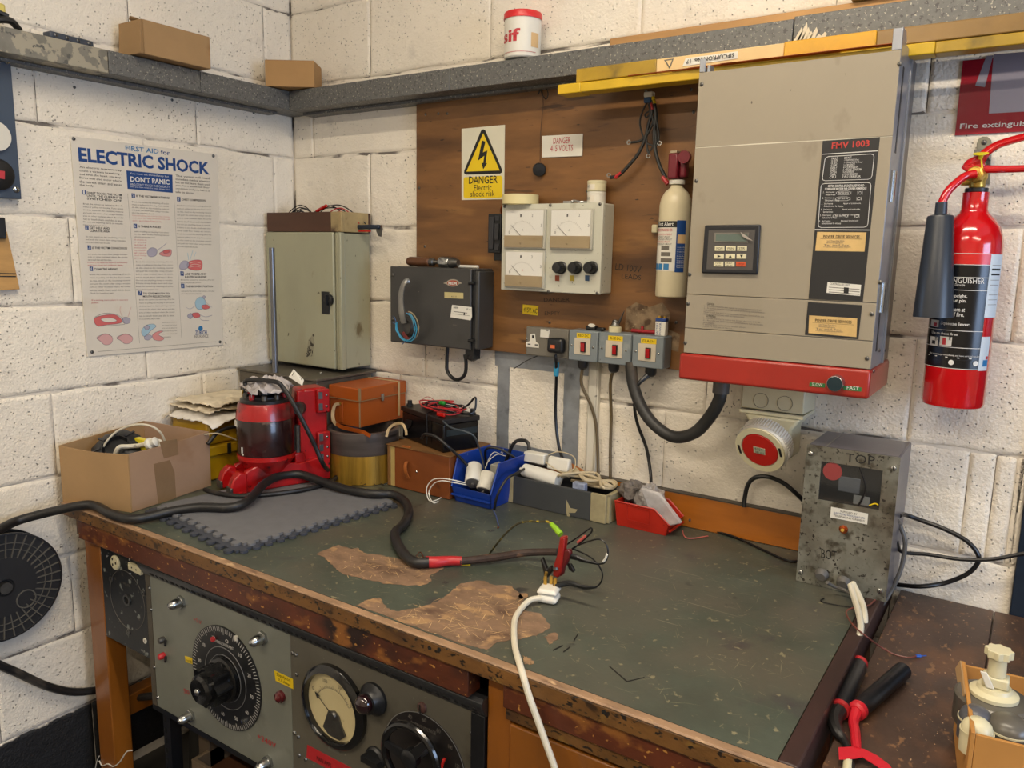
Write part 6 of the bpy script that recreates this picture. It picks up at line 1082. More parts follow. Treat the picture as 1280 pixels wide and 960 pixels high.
mb = MB().lathe([(.018, 0), (.018, .014), (.012, .018), (.007, .018)], hc + Vector((0, .008, 0)), (0, -1, 0), 24)
for k in range(3): a_ = math.radians(170 + 120 * k); d = Vector((math.cos(a_), 0, math.sin(a_))); n_ = Vector((-d.z, 0, d.x)); mb.prism([hc + d * .012 + n_ * .010, hc + d * .058 + n_ * .006, hc + d * .058 - n_ * .006, hc + d * .012 - n_ * .010], (0, -.006, 0))
mb.build('wheel_spokes', M_rkb, R); MB().cyl(hc + Vector((0, .008, 0)), Vector((hc.x, yr - .002, hc.z)), .012, n=16).build('wheel_shaft', M_dsteel, R)
MB().tube([wc + Vector((.045, -.012, -.03)), wc + Vector((.048, -.012, .0)), wc + Vector((.052, -.010, .025)), wc + Vector((.054, -.006, .034))], .0028, 8).build('red_pointer', M_red, R)
for sx in (.36, 1.33): MB().box(sx, sx + .03, -.78, -.75, 0, .372).build('rack_leg', M_rkb, R)
mb = MB(); 
for k in range(12): mb.box(.366, .374, -.7805, -.7802, .02 + .028 * k, .034 + .028 * k)
mb.build('leg_slots', mat('hole_black', '#020203', .9, vary=0, bump=0), R, kind='stuff')
# black sub panel on the left
Q = thing('socket_panel', 'black chipped instrument panel with round and square sockets beside the bench leg', 'panel', (.26, -.80, .505))
MB().box(.1525, .3510, yr, yr + .005, .505, .7700).build('panel', mat('chipped_black_panel', '#15171a', .4, vary=.2, spots=(('#7c807a', 40, .61, .03),)), Q, bevel=.001)
MB().box(.154, .349, yr + .0055, -.62, .55, .755).build('rear_case', M_rkb, Q)
c = Y(145, 703, yr); sk = MB().lathe([(.019, 0), (.019, .003), (.017, .005), (.0001, .005)], c, (0, -1, 0), 32, cap=False).build('round_socket', M_cream, Q)
for dx, dz in ((-.007, .009), (-.007, -.006), (.007, .001)): MB().box(c.x + dx - .0025, c.x + dx + .0025, yr - .0056, yr - .005, c.z + dz - .003, c.z + dz + .003).build('pin_hole', M_ink, sk)
sk = qY('square_socket', [(159.5, 703), (175.5, 711), (175.5, 719.5), (160, 711.5)], yr - .008, .008, M_cream, Q, bevel=.001)
for px_, py_ in ((164.5, 709.5), (170, 712.3)): c = Y(px_, py_, yr - .0085); MB().cyl(c, c + Vector((0, -.0005, 0)), .0022, n=8).build('pin_hole', M_ink, sk)
c = Y(159, 750, yr); MB().ring(c, (0, -1, 0), .078, .0008, .0008, 56).build('scale_ring', M_inkgrey, Q); MB().lathe([(.015, 0), (.015, .003), (.010, .003), (.010, 0), (.015, 0)], c, (0, -1, 0), 28, cap=False).build('shaft_collar', M_dsteel, Q); MB().cyl(c, c + Vector((0, -.001, 0)), .0095, n=20).build('shaft_hole', mat('hole_black', '#020203', .9, vary=0, bump=0), Q)
for px_, py_ in ((139, 724), (179, 741), (160.5, 790.5), ): MB().lathe([(.008, 0), (.008, .002), (.0045, .002), (.0045, 0), (.008, 0)], Y(px_, py_, yr), (0, -1, 0), 20, cap=False).build('eyelet', M_dsteel, Q)
c = Y(181.5, 801, yr); MB().cyl(c, c + Vector((0, -.0015, 0)), .007, n=18).build('white_disc', M_white, Q); text('7', Q, c + Vector((-.002, -.0018, -.004)), c + Vector((.002, -.0018, -.004)), .007, (0, -1, 0), M_ink)
for px_, py_ in ((134, 695), (162, 699), (176.5, 705), (162.5, 717)): screw(Q, Y(px_, py_, yr), (0, -1, 0), .0035, M_steel)
text('VOLTS', Q, Y(154, 730, yr - .0004), Y(162, 734, yr - .0004), .006, (0, -1, 0), M_inkgrey); 
for k in range(6): a_ = math.radians(140 - 36 * k); p = Y(159, 750, yr - .0004) + Vector((math.cos(a_) * .064 - .003, 0, math.sin(a_) * .064)); text(str(k * 2), Q, p, p + Vector((.006, 0, 0)), .007, (0, -1, 0), M_inkgrey)
# things under the bench
MB_post = tag(MB().box(.415, .46, -.72, -.675, 0, .374).build('wooden_post', mat('raw_post', '#4f4233', .7, vary=.25, vs=8, stretch=(1, 1, .2)), bevel=.002), 'rough wooden post standing under the instrument rack', 'post')
t = thing('wooden_crate', 'shallow wooden crate holding a bolt, on the floor under the rack', 'crate', (.60, -.70, .0))
cxx, cyy = Y(285, 945, -.70).x, -.68
zc = .20
MB().box(.45, .78, -.76, -.58, .001, zc).build('block_below', mat('dark_crate', '#2b221a', .7, vary=.3), t)
for bx in ((.45, .78, -.765, -.755), (.45, .78, -.59, -.58), (.45, .46, -.755, -.59), (.77, .78, -.755, -.59)): MB().box(*bx, zc + .001, zc + .05).build('crate_side', mat('crate_wood', '#6b5a45', .7, vary=.2), t, bevel=.001)
MB().box(.461, .769, -.754, -.591, zc + .001, zc + .006).build('crate_base', mat('crate_inner', '#4d2e1a', .6, vary=.2), t)
MB().cyl((.60, -.68, zc + .007), (.60, -.68, zc + .075), .010, n=14).lathe([(.016, 0), (.016, .010)], (.60, -.68, zc + .007), (0, 0, 1), 6).build('bolt', M_dsteel, t)
tag(MB().tube([X(-60, 790, .03), X(-10, 826, .03), X(20, 840, .03), X(60, 858, .03), X(95, 865, .03), Vector((.045, -.735, .285)), Y(165, 871, -.715), Y(190, 870, -.70), Y(225, 865, -.66), Y(260, 850, -.60)], .0105, 10, 5).build('thick_cable', M_rubber), 'thick black cable running low along the wall behind the bench leg', 'cable')
sp = thing('cable_reel', 'black plastic cable reel with ribbed flange leaning on the left wall', 'reel', (.04, -.985, .54))
cc = Vector((.045, -.987, .680)); Rr = .137
ax = (1, 0, 0)
MB().lathe([(Rr - .004, 0), (Rr, .001), (Rr, .006), (Rr - .004, .007), (Rr - .004, .003), (.074, .003), (.074, 0), (Rr - .004, 0)], cc, ax, 64, cap=False).build('flange', mat('reel_plastic', '#29292b', .4, vary=.15), sp)
MB().ring(cc + Vector((.003, 0, 0)), ax, .112, .0015, .003, 56).ring(cc + Vector((.003, 0, 0)), ax, .096, .0015, .003, 56).build('flange_ring', mat('worn_black_plastic', '#5c5952', .4), sp)
for k in range(34):
    a_ = 2 * PI * k / 34; d = Vector((0, math.cos(a_), math.sin(a_))); n_ = Vector((0, -d.z, d.y)) * .0013; p0_ = cc + d * .074 + Vector((.003, 0, 0)); p1_ = cc + d * (Rr - .003) + Vector((.003, 0, 0)); MB().prism([p0_ - n_, p1_ - n_, p1_ + n_, p0_ + n_], (.0035, 0, 0)).build('rib', mat('worn_black_plastic', '#5c5952', .4), sp)
MB().lathe([(.076, 0), (.076, .006), (.022, .007), (.020, .002), (.018, .002), (.016, -.01)], cc, ax, 44, cap=False).build('hub', mat('reel_plastic', '#29292b', .4, vary=.15), sp); MB().ring(cc + Vector((.0065, .045, -.045)), ax, .024, .003, .002, 24).build('hub_mark', mat('worn_black_plastic', '#5c5952', .4), sp)
MB().lathe([(.062, 0), (.062, .036)], cc - Vector((.040, 0, 0)), ax, 40).build('drum', M_black, sp); MB().lathe([(Rr, 0), (Rr, .004)], cc - Vector((.0425, 0, 0)), ax, 56).build('rear_flange', M_black, sp)
tag(MB().cyl((.003, -.987, .680), (.058, -.987, .680), .0145, n=14).build('reel_peg', M_dsteel), 'steel peg through the hub of the black cable reel', 'peg')
t = tag(MB().sph((.16, -.98, .12), .06, (1.2, .9, .9), 20, 12).lathe([(.02, 0), (.024, .02)], (.16, -.98, .165), (0, 0, 1), 16).lathe([(.05, 0), (.055, .06), (.02, .07)], (.16, -.98, .001), (0, 0, 1), 20).build('blue_bottle', mat('blue_plastic', '#123f86', .3)), 'blue plastic container on the floor at the bottom left corner', 'container')
tag(MB().box(.17, .27, -.60, -.45, .001, .24, .01, .01).build('floor_box', mat('shadow_grey', '#25231f', .6), bevel=.004), 'dark metal box on the floor behind the bench leg', 'box')
# old web threads on the leg
tag(MB().tube(PY([(124, 951), (128, 957), (135, 955), (142, 958), (150, 952), (158, 940), (165, 938)], -.803), .0018, 5).tube(PY([(124, 945), (121, 952), (119, 962)], -.803), .0012, 5).build('web_threads', M_paper), 'old web threads on the bench leg near the floor', 'string')
# ================================================================ things on the bench
def mat_outline(P0, u, v, lu, lv, n1, n2):
    """interlocking foam tile outline: teeth along the two near edges"""
    out = []
    def edge(a, b_, nrm, n):
        d = (b_ - a); L_ = d.length; d.normalize(); s_ = L_ / n; r_ = s_ * .27
        for k in range(n):
            c_ = a + d * (s_ * (k + .5)); out.append(a + d * (s_ * k + s_ * .02)); out.append(c_ - d * r_ * .75 + nrm * 0)
            for q in range(7): a_ = math.radians(215 - 250 * q / 6); out.append(c_ + d * (r_ * 1.15 * math.cos(a_)) + nrm * (r_ * .8 + r_ * .95 * math.sin(a_)))
            out.append(c_ + d * r_ * .75)
        out.append(b_)
    A = P0 + v * lv; C_ = P0 + u * lu
    edge(A, P0, -u, n2); edge(P0, C_, -v, n1); out.append(C_ + v * lv); return out
ma = Z(295, 688, .868); u_ = Vector((.12, .993, 0)).normalized(); v_ = Vector((-.993, .12, 0)).normalized()
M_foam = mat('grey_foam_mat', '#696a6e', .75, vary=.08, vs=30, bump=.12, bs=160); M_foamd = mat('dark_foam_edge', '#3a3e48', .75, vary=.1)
z0 = .8608
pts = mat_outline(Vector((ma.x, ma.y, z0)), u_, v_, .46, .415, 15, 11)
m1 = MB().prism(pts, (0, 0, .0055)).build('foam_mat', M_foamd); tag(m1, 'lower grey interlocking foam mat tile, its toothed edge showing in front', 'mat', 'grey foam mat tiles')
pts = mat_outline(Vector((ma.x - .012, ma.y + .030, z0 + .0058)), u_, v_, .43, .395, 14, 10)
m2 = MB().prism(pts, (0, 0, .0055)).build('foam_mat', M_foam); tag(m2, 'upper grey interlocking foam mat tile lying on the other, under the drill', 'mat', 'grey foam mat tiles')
ZM = .8723
# ---- carton with cables at the left end
A = Z(164, 641, .861); L0 = Z(77, 627, .861); Rr = Z(264, 607, .861)
t = thing('cardboard_carton', 'open cardboard carton of cables at the left end of the bench', 'carton', (A.x, A.y, .8612))
ux = (L0 - A); lx = ux.length - .0; ux.normalize(); uy = (Rr - A); ly = uy.length; uy.normalize(); UP = Vector((0, 0, 1))
hL, hA, hR = .150, .150, .155; ux = Vector((-.968, -.25, 0)).normalized(); lx = .226
def wall_(p, q, hp_, hq_, th_in, nm, m_, sag=0):
    n_ = 6; vs = []; bot = []; top = []
    for k in range(n_ + 1): f_ = k / n_; b0 = p.lerp(q, f_); top.append(b0 + UP * (hp_ + (hq_ - hp_) * f_ - sag * math.sin(PI * f_)) + th_in * (-.8 * 0)); bot.append(b0)
    MB().prism(bot + top[::-1], th_in).build(nm, m_, t)
A_ = Vector((A.x, A.y, .8612)); L_ = A_ + ux * lx; R_ = A_ + uy * ly; K_ = L_ + uy * ly
wall_(L_, A_, hL, hA, uy * .004, 'front_side', M_card, .006); wall_(A_ + uy * .0045, R_, hA, hR, ux * .004, 'right_side', M_card2, .004); wall_(K_, R_ + ux * .0045, .165, .155, uy * -.004, 'back_side', M_card2, .0); wall_(L_ + uy * .0045, K_ - uy * .0045, .15, .165, ux * -.004, 'left_side', M_card, 0)
MB().prism([A_ + ux * .004 + uy * .005 + UP * .0003, L_ - ux * .005 + uy * .005 + UP * .0003, K_ - ux * .005 - uy * .005 + UP * .0003, R_ + ux * .005 - uy * .005 + UP * .0003], UP * .003).build('base', M_card, t)
nO = -ux * .0006
for c4 in ([(199, 552), (221, 549), (223, 568), (205, 573)], [(192, 580), (212, 575), (218, 590), (220, 622), (198, 632)]):
    q = []
    for p in c4:
        d = ray(*p); nn = Vector((-uy.y, uy.x, 0)); k_ = (A_ - CAM).dot(nn) / d.dot(nn); q.append(CAM + d * k_ - ux * .0008)
    MB().prism(q, ux * .0005).build('parcel_tape', M_parcel, t)
zi = 1.0
tr = thing('cable_winder', 'black slatted plastic cable winder inside the cardboard carton', 'winder', (.17, -.68, .90))
c = Vector((.122, -.722, .988))
WM = Matrix.Translation(c) @ Vector((.35, -.50, .79)).to_track_quat('Z', 'Y').to_matrix().to_4x4()
MB(WM).lathe([(.056, -.020), (.066, -.012), (.066, .006), (.052, .016), (.034, .020), (.030, .010), (.0001, .010)], (0, 0, 0), (0, 0, 1), 8, cap=False).build('body', M_black, tr)
mb = MB(WM)
for k in range(8): a_ = 2 * PI * k / 8 + .3; d_ = Vector((math.cos(a_), math.sin(a_), 0)); n_ = Vector((-d_.y, d_.x, 0)) * .003; mb.prism([d_ * .036 - n_ + Vector((0, 0, .019)), d_ * .063 - n_ + Vector((0, 0, .0095)), d_ * .063 + n_ + Vector((0, 0, .0095)), d_ * .036 + n_ + Vector((0, 0, .019))], (0, 0, .003))
mb.build('segments', mat('charcoal_plastic', '#2b2c30', .45), tr)
def YC(px, py, y=-.66): return Y(px, py, y)
tag(MB().tube([YC(120, 585, -.765), YC(126, 566, -.75), YC(134, 551, -.74), YC(148, 538, -.72), YC(168, 531, -.70), YC(187, 532, -.68), YC(200, 540, -.66), YC(206, 552, -.645), YC(208, 566, -.64)], .0028, 8, 5).build('white_cable', M_whitec), 'thin white cable arching up inside the cardboard carton', 'cable')
tag(MB().tube([YC(142, 580, -.745), YC(144, 568, -.745), YC(149, 559, -.74), YC(160, 558, -.72), YC(172, 557, -.70), YC(182, 555, -.69)], .0060, 8, 5).build('white_cable', M_whitec), 'thicker white cable stub inside the cardboard carton', 'cable')
c = YC(185, 556, -.69); tag(MB().lathe([(.014, 0), (.016, .004), (.016, .010), (.010, .014), (.012, .026), (.005, .03)], c, (.8, .3, .4), 18).build('white_fitting', M_white), 'round white plastic fitting in the cardboard carton', 'fitting'); c = YC(197, 555, -.665)
tag(MB().lathe([(.012, 0), (.014, .003), (.006, .006)], c, (.6, -.3, .6), 16).build('white_fitting', M_white), 'small white cap against the carton wall', 'fitting')
tag(MB().box(YC(168, 550, -.69).x, YC(181, 550, -.69).x, -.69, -.675, YC(172, 562, -.69).z, YC(172, 548, -.69).z).build('yellow_packet', mat('yellow_plastic', '#e0cf1f', .4), bevel=.002), 'bright yellow packet in the cardboard carton', 'packet')
# ---- yellow tool case with papers
M_ycase = mat('dirty_yellow_plastic', '#b8900f', .4, vary=.12, vs=8, spots=(('#6d5714', 11, .62, .12), ('#3a331c', 50, .68, .03)))
t = thing('yellow_case', 'dirty yellow plastic tool case behind the cardboard carton', 'case', (.10, -.36, .861))
MB().box(.008, .185, -.500, -.262, .861, .935, -.006, -.004).build('lower_half', M_ycase, t, bevel=.006); MB().box(.004, .202, -.505, -.256, .936, .965).build('rim', M_ycase, t, bevel=.004); MB().box(.008, .190, -.500, -.262, .966, 1.045, .010, .008).build('lid', M_ycase, t, bevel=.01)
MB().box(.190, .205, -.40, -.31, .975, 1.025).build('black_latch', M_black, t, bevel=.003); MB().box(.2025, .207, -.445, -.435, .936, .966).build('latch_line', M_ink, t)
def crumple(x0_, x1_, y0_, y1_, z_, amp, nx, ny, seed, rot=0., droop=0.):
    r2 = random.Random(seed); vs = []; fs = []; cx_, cy_ = (x0_ + x1_) / 2, (y0_ + y1_) / 2
    for j in range(ny + 1):
        for i in range(nx + 1):
            x_ = x0_ + (x1_ - x0_) * i / nx; y_ = y0_ + (y1_ - y0_) * j / ny; e = (1 if i in (0, nx) or j in (0, ny) else 0)
            h_ = noise.noise(Vector((x_ * 26 + seed, y_ * 26, seed))) * amp + noise.noise(Vector((x_ * 70, y_ * 70, seed))) * amp * .5
            dr_ = droop * max(0, (abs(i / nx - .5) * 2 - .75) * 4) + droop * max(0, (.5 - j / ny) * 2 - .75) * 4
            dx_, dy_ = x_ - cx_ + (r2.uniform(-.006, .006) if e else 0), y_ - cy_ + (r2.uniform(-.006, .006) if e else 0)
            vs.append((cx_ + dx_ * math.cos(rot) - dy_ * math.sin(rot), cy_ + dx_ * math.sin(rot) + dy_ * math.cos(rot), z_ + abs(h_) - dr_))
    for j in range(ny):
        for i in range(nx): k = j * (nx + 1) + i; fs.append((k, k + 1, k + nx + 2, k + nx + 1))
    return MB().add(vs, fs)
M_news = mat('old_newspaper', '#dcd7ce', .8, vary=.12, vs=30, spots=(('#8d8478', 22, .60, .08), ('#ccc6bd', 9, .6, .1))); M_hide = mat('creased_chamois', '#d6cab2', .8, vary=.12, vs=12, bump=.5, bs=60, spots=(('#8c7a5c', 12, .56, .12),))
tag(crumple(.004, .225, -.515, -.27, 1.0475, .010, 22, 22, 3, .05, .014).build('newspaper', M_news, solid=.0012), 'crumpled old newspaper draped over the yellow case', 'newspaper')
tag(crumple(.012, .212, -.50, -.27, 1.064, .012, 26, 26, 8, -.06, .003).build('chamois_cloth', M_hide, solid=.002), 'creased tan cloth lying on the newspaper on the yellow case', 'cloth')
tag(crumple(.02, .20, -.49, -.29, 1.082, .010, 22, 22, 12, .1, .004).build('chamois_cloth', M_hide, solid=.002), 'top folded layer of tan cloth over the yellow case, nearest the wall shelf', 'cloth')
qq = onc(0, 0, .001, 0, 0)
# ---- red magnetic drill
A = Z(300, 618, ZM); Bq = Z(405, 600, ZM); u_ = (Bq - A); u_.normalize(); nL = Vector((-u_.y, u_.x, 0)); ang = math.atan2(u_.y, u_.x) - PI / 2
O = A + nL * .05
t = thing('magnetic_drill', 'red magnetic base drill with a dark motor drum on the foam mat', 'drill', (O.x, O.y, ZM), ang, local=True)
M_drm = mat('dark_stained_drum', '#1e0c0d', .25, vary=.4, vs=12, bump=.05, spots=(('#3c1517', 8, .52, .15), ('#5c4a40', 16, .68, .06)), coat=.3)
M_redd = mat('drill_red', '#a50f12', .3, vary=.15, vs=14, bump=.08, spots=(('#5a1010', 12, .56, .12), ('#2a0c0c', 40, .64, .06)), coat=.3)
cy_ = .095; CR = .078
MB().box(-.050, .050, .0, .26, 0, .045, .0, .0).build('magnet_base', M_redd, t, bevel=.006)
MB().prism([(.0505, .0, .0), (.0505, .26, .0), (.0505, .26, .075), (.0505, .17, .060), (.0505, .07, .078), (.0505, .02, .060), (.0505, .0, .03)], (-.018, 0, 0)).prism([(-.0505, .0, .0), (-.0505, .26, .0), (-.0505, .26, .075), (-.0505, .17, .060), (-.0505, .07, .078), (-.0505, .02, .060), (-.0505, .0, .03)], (.018, 0, 0)).build('base_cheek', M_redd, t, bevel=.004)
for sx in (1, -1): MB().prism([(sx * .056, -.024, 0), (sx * .056, .02, 0), (sx * .056, .02, .055), (sx * .056, .0, .060), (sx * .056, -.018, .042), (sx * .056, -.026, .018)], (-sx * .030, 0, 0)).build('front_foot', M_redd, t, bevel=.004); MB().box(min(sx * .058, sx * .024), max(sx * .058, sx * .024), -.0275, -.02, 0, .022).build('foot_plate', M_dsteel, t, bevel=.002)
MB().lathe([(.055, .045), (.062, .060), (CR + .001, .082), (CR + .001, .094)], (0, cy_, 0), (0, 0, 1), 44).build('motor_seat', M_redd, t)
MB().lathe([(CR - .001, .0945), (CR, .097), (CR, .190), (CR - .001, .192)], (0, cy_, 0), (0, 0, 1), 48).build('motor_drum', M_drm, t)
MB().lathe([(CR + .0005, .1925), (CR, .196), (CR - .006, .232), (CR - .008, .236), (.05, .238)], (0, cy_, 0), (0, 0, 1), 48).build('motor_cap', M_redd, t)
MB().lathe([(.066, 0), (.066, .008), (.050, .012), (.050, .016)], (0, cy_, .2365), (0, 0, 1), 36).build('top_plate', M_black, t)
for k in range(9): a_ = 2 * PI * k / 9 + .3; MB().lathe([(.008, 0), (.008, .014), (.005, .016)], (.050 * math.cos(a_), cy_ + .050 * math.sin(a_), .244), (0, 0, 1), 14).build('bolt_boss', M_redd if k % 2 else M_dsteel, t)
MB().box(-.028, .022, cy_ - .02, cy_ + .03, .2525, .272).build('switch_housing', M_black, t, bevel=.004)
MB().prism([(.0355, .168, .05), (.0355, .262, .05), (.0355, .262, .265), (.0355, .185, .265), (.0355, .178, .2)], (-.071, 0, 0)).build('column', M_redd, t, bevel=.008)
MB().box(.036, .050, .225, .262, .195, .262).build('rack_guide', M_redd, t, bevel=.003); MB().box(.036, .050, .225, .262, .06, .14).build('rack_guide', M_redd, t, bevel=.003)
for z_ in (.245, .213, .125, .095, .068): MB().box(.0502, .0512, .228, .240, z_ - .010, z_ + .010).build('guide_slot', M_dsteel, t, bevel=.0004); screw(t, (.0502, .252, z_), (1, 0, 0), .0035, M_steel)
MB().lathe([(.020, 0), (.020, .045), (.024, .05), (.024, .056)], (.012, .215, .262), (0, 0, 1), 20).build('feed_housing', M_redd, t) if False else None
MB().box(.012, .036, .172, .196, .175, .262).build('feed_bracket', M_redd, t, bevel=.004)
MB().lathe([(.016, 0), (.018, .004), (.018, .018), (.010, .018), (.010, .004), (.0001, .004)], (.038, .182, .215), (.6, -.8, .0), 24, cap=False).build('feed_tube', M_dsteel, t)
MB().cyl((.030, .172, .072), (.030, .172, .165), .009, n=14).build('guide_rod', M_dsteel, t); MB().box(.016, .046, .158, .188, .060, .088).build('rod_block', M_redd, t, bevel=.003)
MB().sph((.022, cy_ - CR * .93, .100), .0045, (1, .6, 1)).cyl((.022, cy_ - CR * .97, .104), (.022, cy_ - CR * .97, .120), .002, n=8).build('white_nipple', M_white, t)
MB().tube([(-.045, cy_ - .045, .243), (-.040, cy_ - .046, .262), (-.035, cy_ - .05, .255)], .002, 6).build('brass_hook', M_brass, t)
for dx in (-.018, -.006): MB().box(dx - .002 + .0, dx + .002, cy_ - CR - .0008, cy_ - CR + .003, .172, .188).build('paint_drip', M_white, t)
ML = Matrix.Translation(O) @ Matrix.Rotation(ang, 4, 'Z'); wl = lambda x_, y_, z_: ML @ Vector((x_, y_, z_))
# its cable
MB().lathe([(.012, 0), (.012, .02), (.008, .034)], (-.046, cy_ - .035, .2365), (0, 0, 1), 16).build('cable_gland', M_black, t)
c0 = wl(-.046, cy_ - .035, .268 + .0)
cp = [c0, c0 + Vector((.006, 0, .022))] + [Y(343, 477, -.45), Y(354, 485, -.44), Y(367, 505, -.43), Y(384, 537, -.41), Y(395, 560, -.39), Y(404, 580, -.37), Z(413, 590, ZM + .0065), Z(421, 590, ZM + .0065), Z(425, 583, ZM + .0065), Z(424, 576, ZM + .0065)]
tag(MB().tube(cp, .0062, 9, 5).build('drill_cable', M_rubber), 'black cable rising from the red drill and falling behind its column', 'cable')
tag(MB().tube(PZ([(425, 588), (420, 597), (406, 605), (380, 612), (340, 617.5), (300, 620), (275, 617), (262, 614), (256, 612)], ZM + .0068), .0062, 9, 5).build('drill_cable', M_rubber), 'black cable lying along the front of the drill base to the carton', 'cable')
tag(MB().tube([Vector((.235, -.53, .985)), Vector((.23, -.49, 1.012)), Vector((.225, -.43, 1.015)), Vector((.225, -.37, .99)), Vector((.24, -.32, .96))], .0055, 8, 5).build('black_cable', M_rubber), 'black cable hanging across the side of the yellow case', 'cable')
tag(MB().tube([Vector((.228, -.535, 1.012)), Vector((.24, -.50, 1.01)), Vector((.245, -.45, .985)), Vector((.248, -.425, .965))], .0022, 6, 5).sph((.248, -.424, .963), .004).build('cream_wire', M_creamc), 'thin cream wire end hanging over the yellow case', 'wire')
# polythene sheet with barcode on the drill
tc = wl(-.005, cy_ + .015, 0)
t2 = thing('polythene_bag', 'crumpled grey polythene bag with a barcode label on top of the red drill', 'bag', (tc.x, tc.y, ZM + .27))
crumple(tc.x - .115, tc.x + .075, tc.y - .055, tc.y + .06, ZM + .272, .034, 22, 16, 21, -.5, .008).build('film', mat('grey_polythene', '#bdb6b4', .25, vary=.2, bump=.4, alpha=.9), t2, solid=.0006)
bp_ = wl(.035, cy_ + .02, .287); P4 = [Y(361, 471, -.43), Y(367, 461.5, -.42), Y(380, 475, -.42), Y(378, 482, -.43)]
MB().prism([p + Vector((.0, 0, .0)) for p in P4], (.0005, -.001, 0)).build('barcode_label', M_white, t2)
mb = MB()
for k in range(6): f = .15 + .13 * k; a = P4[0].lerp(P4[3], f); b_ = P4[1].lerp(P4[2], f); d = (P4[3] - P4[0]).normalized() * .0012; up_ = Vector((.0008, -.0016, .0)); mb.add([a.lerp(b_, .35) + up_ + d, a.lerp(b_, .35) + up_ - d, a.lerp(b_, .9) + up_ - d, a.lerp(b_, .9) + up_ + d], [(0, 1, 2, 3)])
mb.build('barcode', M_ink, t2)
# ---- ring
t = thing('steel_ring', 'large hollow ring, dark grey above and brass yellow below, under the orange case', 'ring', (.488, -.187, .861))
cx, cy, r_ = .488, -.187, .1035
MB().lathe([(r_, 0), (r_, .084), (r_ - .012, .084), (r_ - .012, 0), (r_, 0)], (cx, cy, .8612), n=56, cap=False).build('lower_band', mat('yellow_brass_band', '#a88230', .32, .5, vary=.5, vs=16, stretch=(2.5, 2.5, .15), spots=(('#6b4c17', 30, .60, .1),)), t)
MB().lathe([(r_, 0), (r_ + .001, .002), (r_ + .001, .063), (r_ - .002, .066), (r_ - .010, .066), (r_ - .012, .062), (r_ - .012, 0), (r_, 0)], (cx, cy, .9455), n=56, cap=False).build('upper_band', mat('dark_grey_band', '#4f4743', .42, .2, vary=.35, vs=18, stretch=(.3, .3, 3), spots=(('#2b2624', 20, .58, .1),)), t)
t = thing('wire_tangle', 'tangle of thin black wires on the bench in front of the brass ring', 'wires', Z(450, 603, .861))
for ps in ([(424, 600), (436, 594), (450, 598), (462, 606), (474, 602), (485, 598)], [(428, 606), (440, 601), (452, 594), (460, 598), (470, 607)], [(432, 598), (444, 604), (456, 602), (463, 592), (466, 588)], [(440, 607), (455, 606), (468, 597), (478, 606), (484, 604)]): MB().tube([Z(px_, py_, .8625 + .004 * (i % 3)) for i, (px_, py_) in enumerate(ps)], .0011, 5, 5).build('wire', M_cable, t)
# ---- orange case
t = thing('orange_case', 'tan orange leather case with straps sitting on the round ring', 'case', (.42, -.10, 1.001))
M_or = mat('orange_leather', '#a34e14', .45, vary=.08, vs=5, bump=.05, spots=(('#7d3a10', 12, .66, .1),)); M_trim = mat('grey_tan_trim', '#8f7350', .6, vary=.1); M_cream2 = mat('cream_leather', '#b59b72', .6)
xa, xb, ya, yb = .378, .4995, -.212, -.014
MB().box(xa, xb, ya, yb, 1.0122, 1.0895).build('body', M_or, t, bevel=.002); MB().box(xa - .002, xb + .003, ya - .003, yb, 1.090, 1.1275).build('lid', M_or, t, bevel=.003)
MB().box(xb - .002, xb + .0042, ya - .0042, ya + .002, 1.090, 1.1282).box(xb - .002, xb + .0012, ya - .0012, ya + .002, 1.013, 1.0895).box(xa, xb + .004, ya - .0042, ya - .0028, 1.0895, 1.0915).box(xb + .0028, xb + .0042, ya, yb, 1.0895, 1.0915).build('edge_binding', M_trim, t)
MB().box(xb + .0045, xb + .0075, -.128, -.117, 1.080, 1.102).build('clasp', M_steel, t, bevel=.001)
y_ = -.050; MB().box(xa, xb + .0052, y_ - .004, y_ + .004, 1.1277, 1.1295).box(xb + .0044, xb + .0060, y_ - .004, y_ + .004, 1.023, 1.1294).build('strap', M_cream2, t, bevel=.0006)
MB().lathe([(.004, 0), (.004, .002)], (.425, ya - .0035, 1.076), (0, -1, 0), 12).build('rivet', M_brass, t); MB().box(.418, .433, ya - .003, ya - .0008, 1.020, 1.080).build('strap_tab', M_or, t, bevel=.0006)
def ribbon(pts, wd, nm, m_, par, up=(0, 0, 1), th=.0014): return MB().tube(pts, wd, 4, 6, flat=th / wd, up=up).build(nm, m_, par)
sp_ = [Y(425, 505, -.216), Y(419, 506, -.222), Y(416, 516, -.228), Y(417, 526, -.234), Y(421, 531, -.238)]
MB().tube(sp_, [.005, .006, .007, .007, .007], 4, 5, flat=.18, up=(.7, -.7, .0)).build('shoulder_strap', M_cream2, t)
sp_ = [Y(420, 530, -.238), Y(428, 534, -.242), Y(440, 537, -.248), Y(453, 540, -.255), Y(463, 545, -.262)]
MB().tube(sp_, [.007, .008, .008, .008, .007], 4, 5, flat=.18, up=(.7, -.7, .0)).build('shoulder_strap', M_or, t)
sp_ = [Y(483, 546, -.22), Y(486, 536, -.21), Y(494, 530, -.2), Y(503, 530, -.2), Y(507, 537, -.2), Y(508, 544, -.2)]
MB().tube(sp_, .005, 4, 5, flat=.18, up=(.7, -.7, .0)).build('shoulder_strap', M_cream2, t)
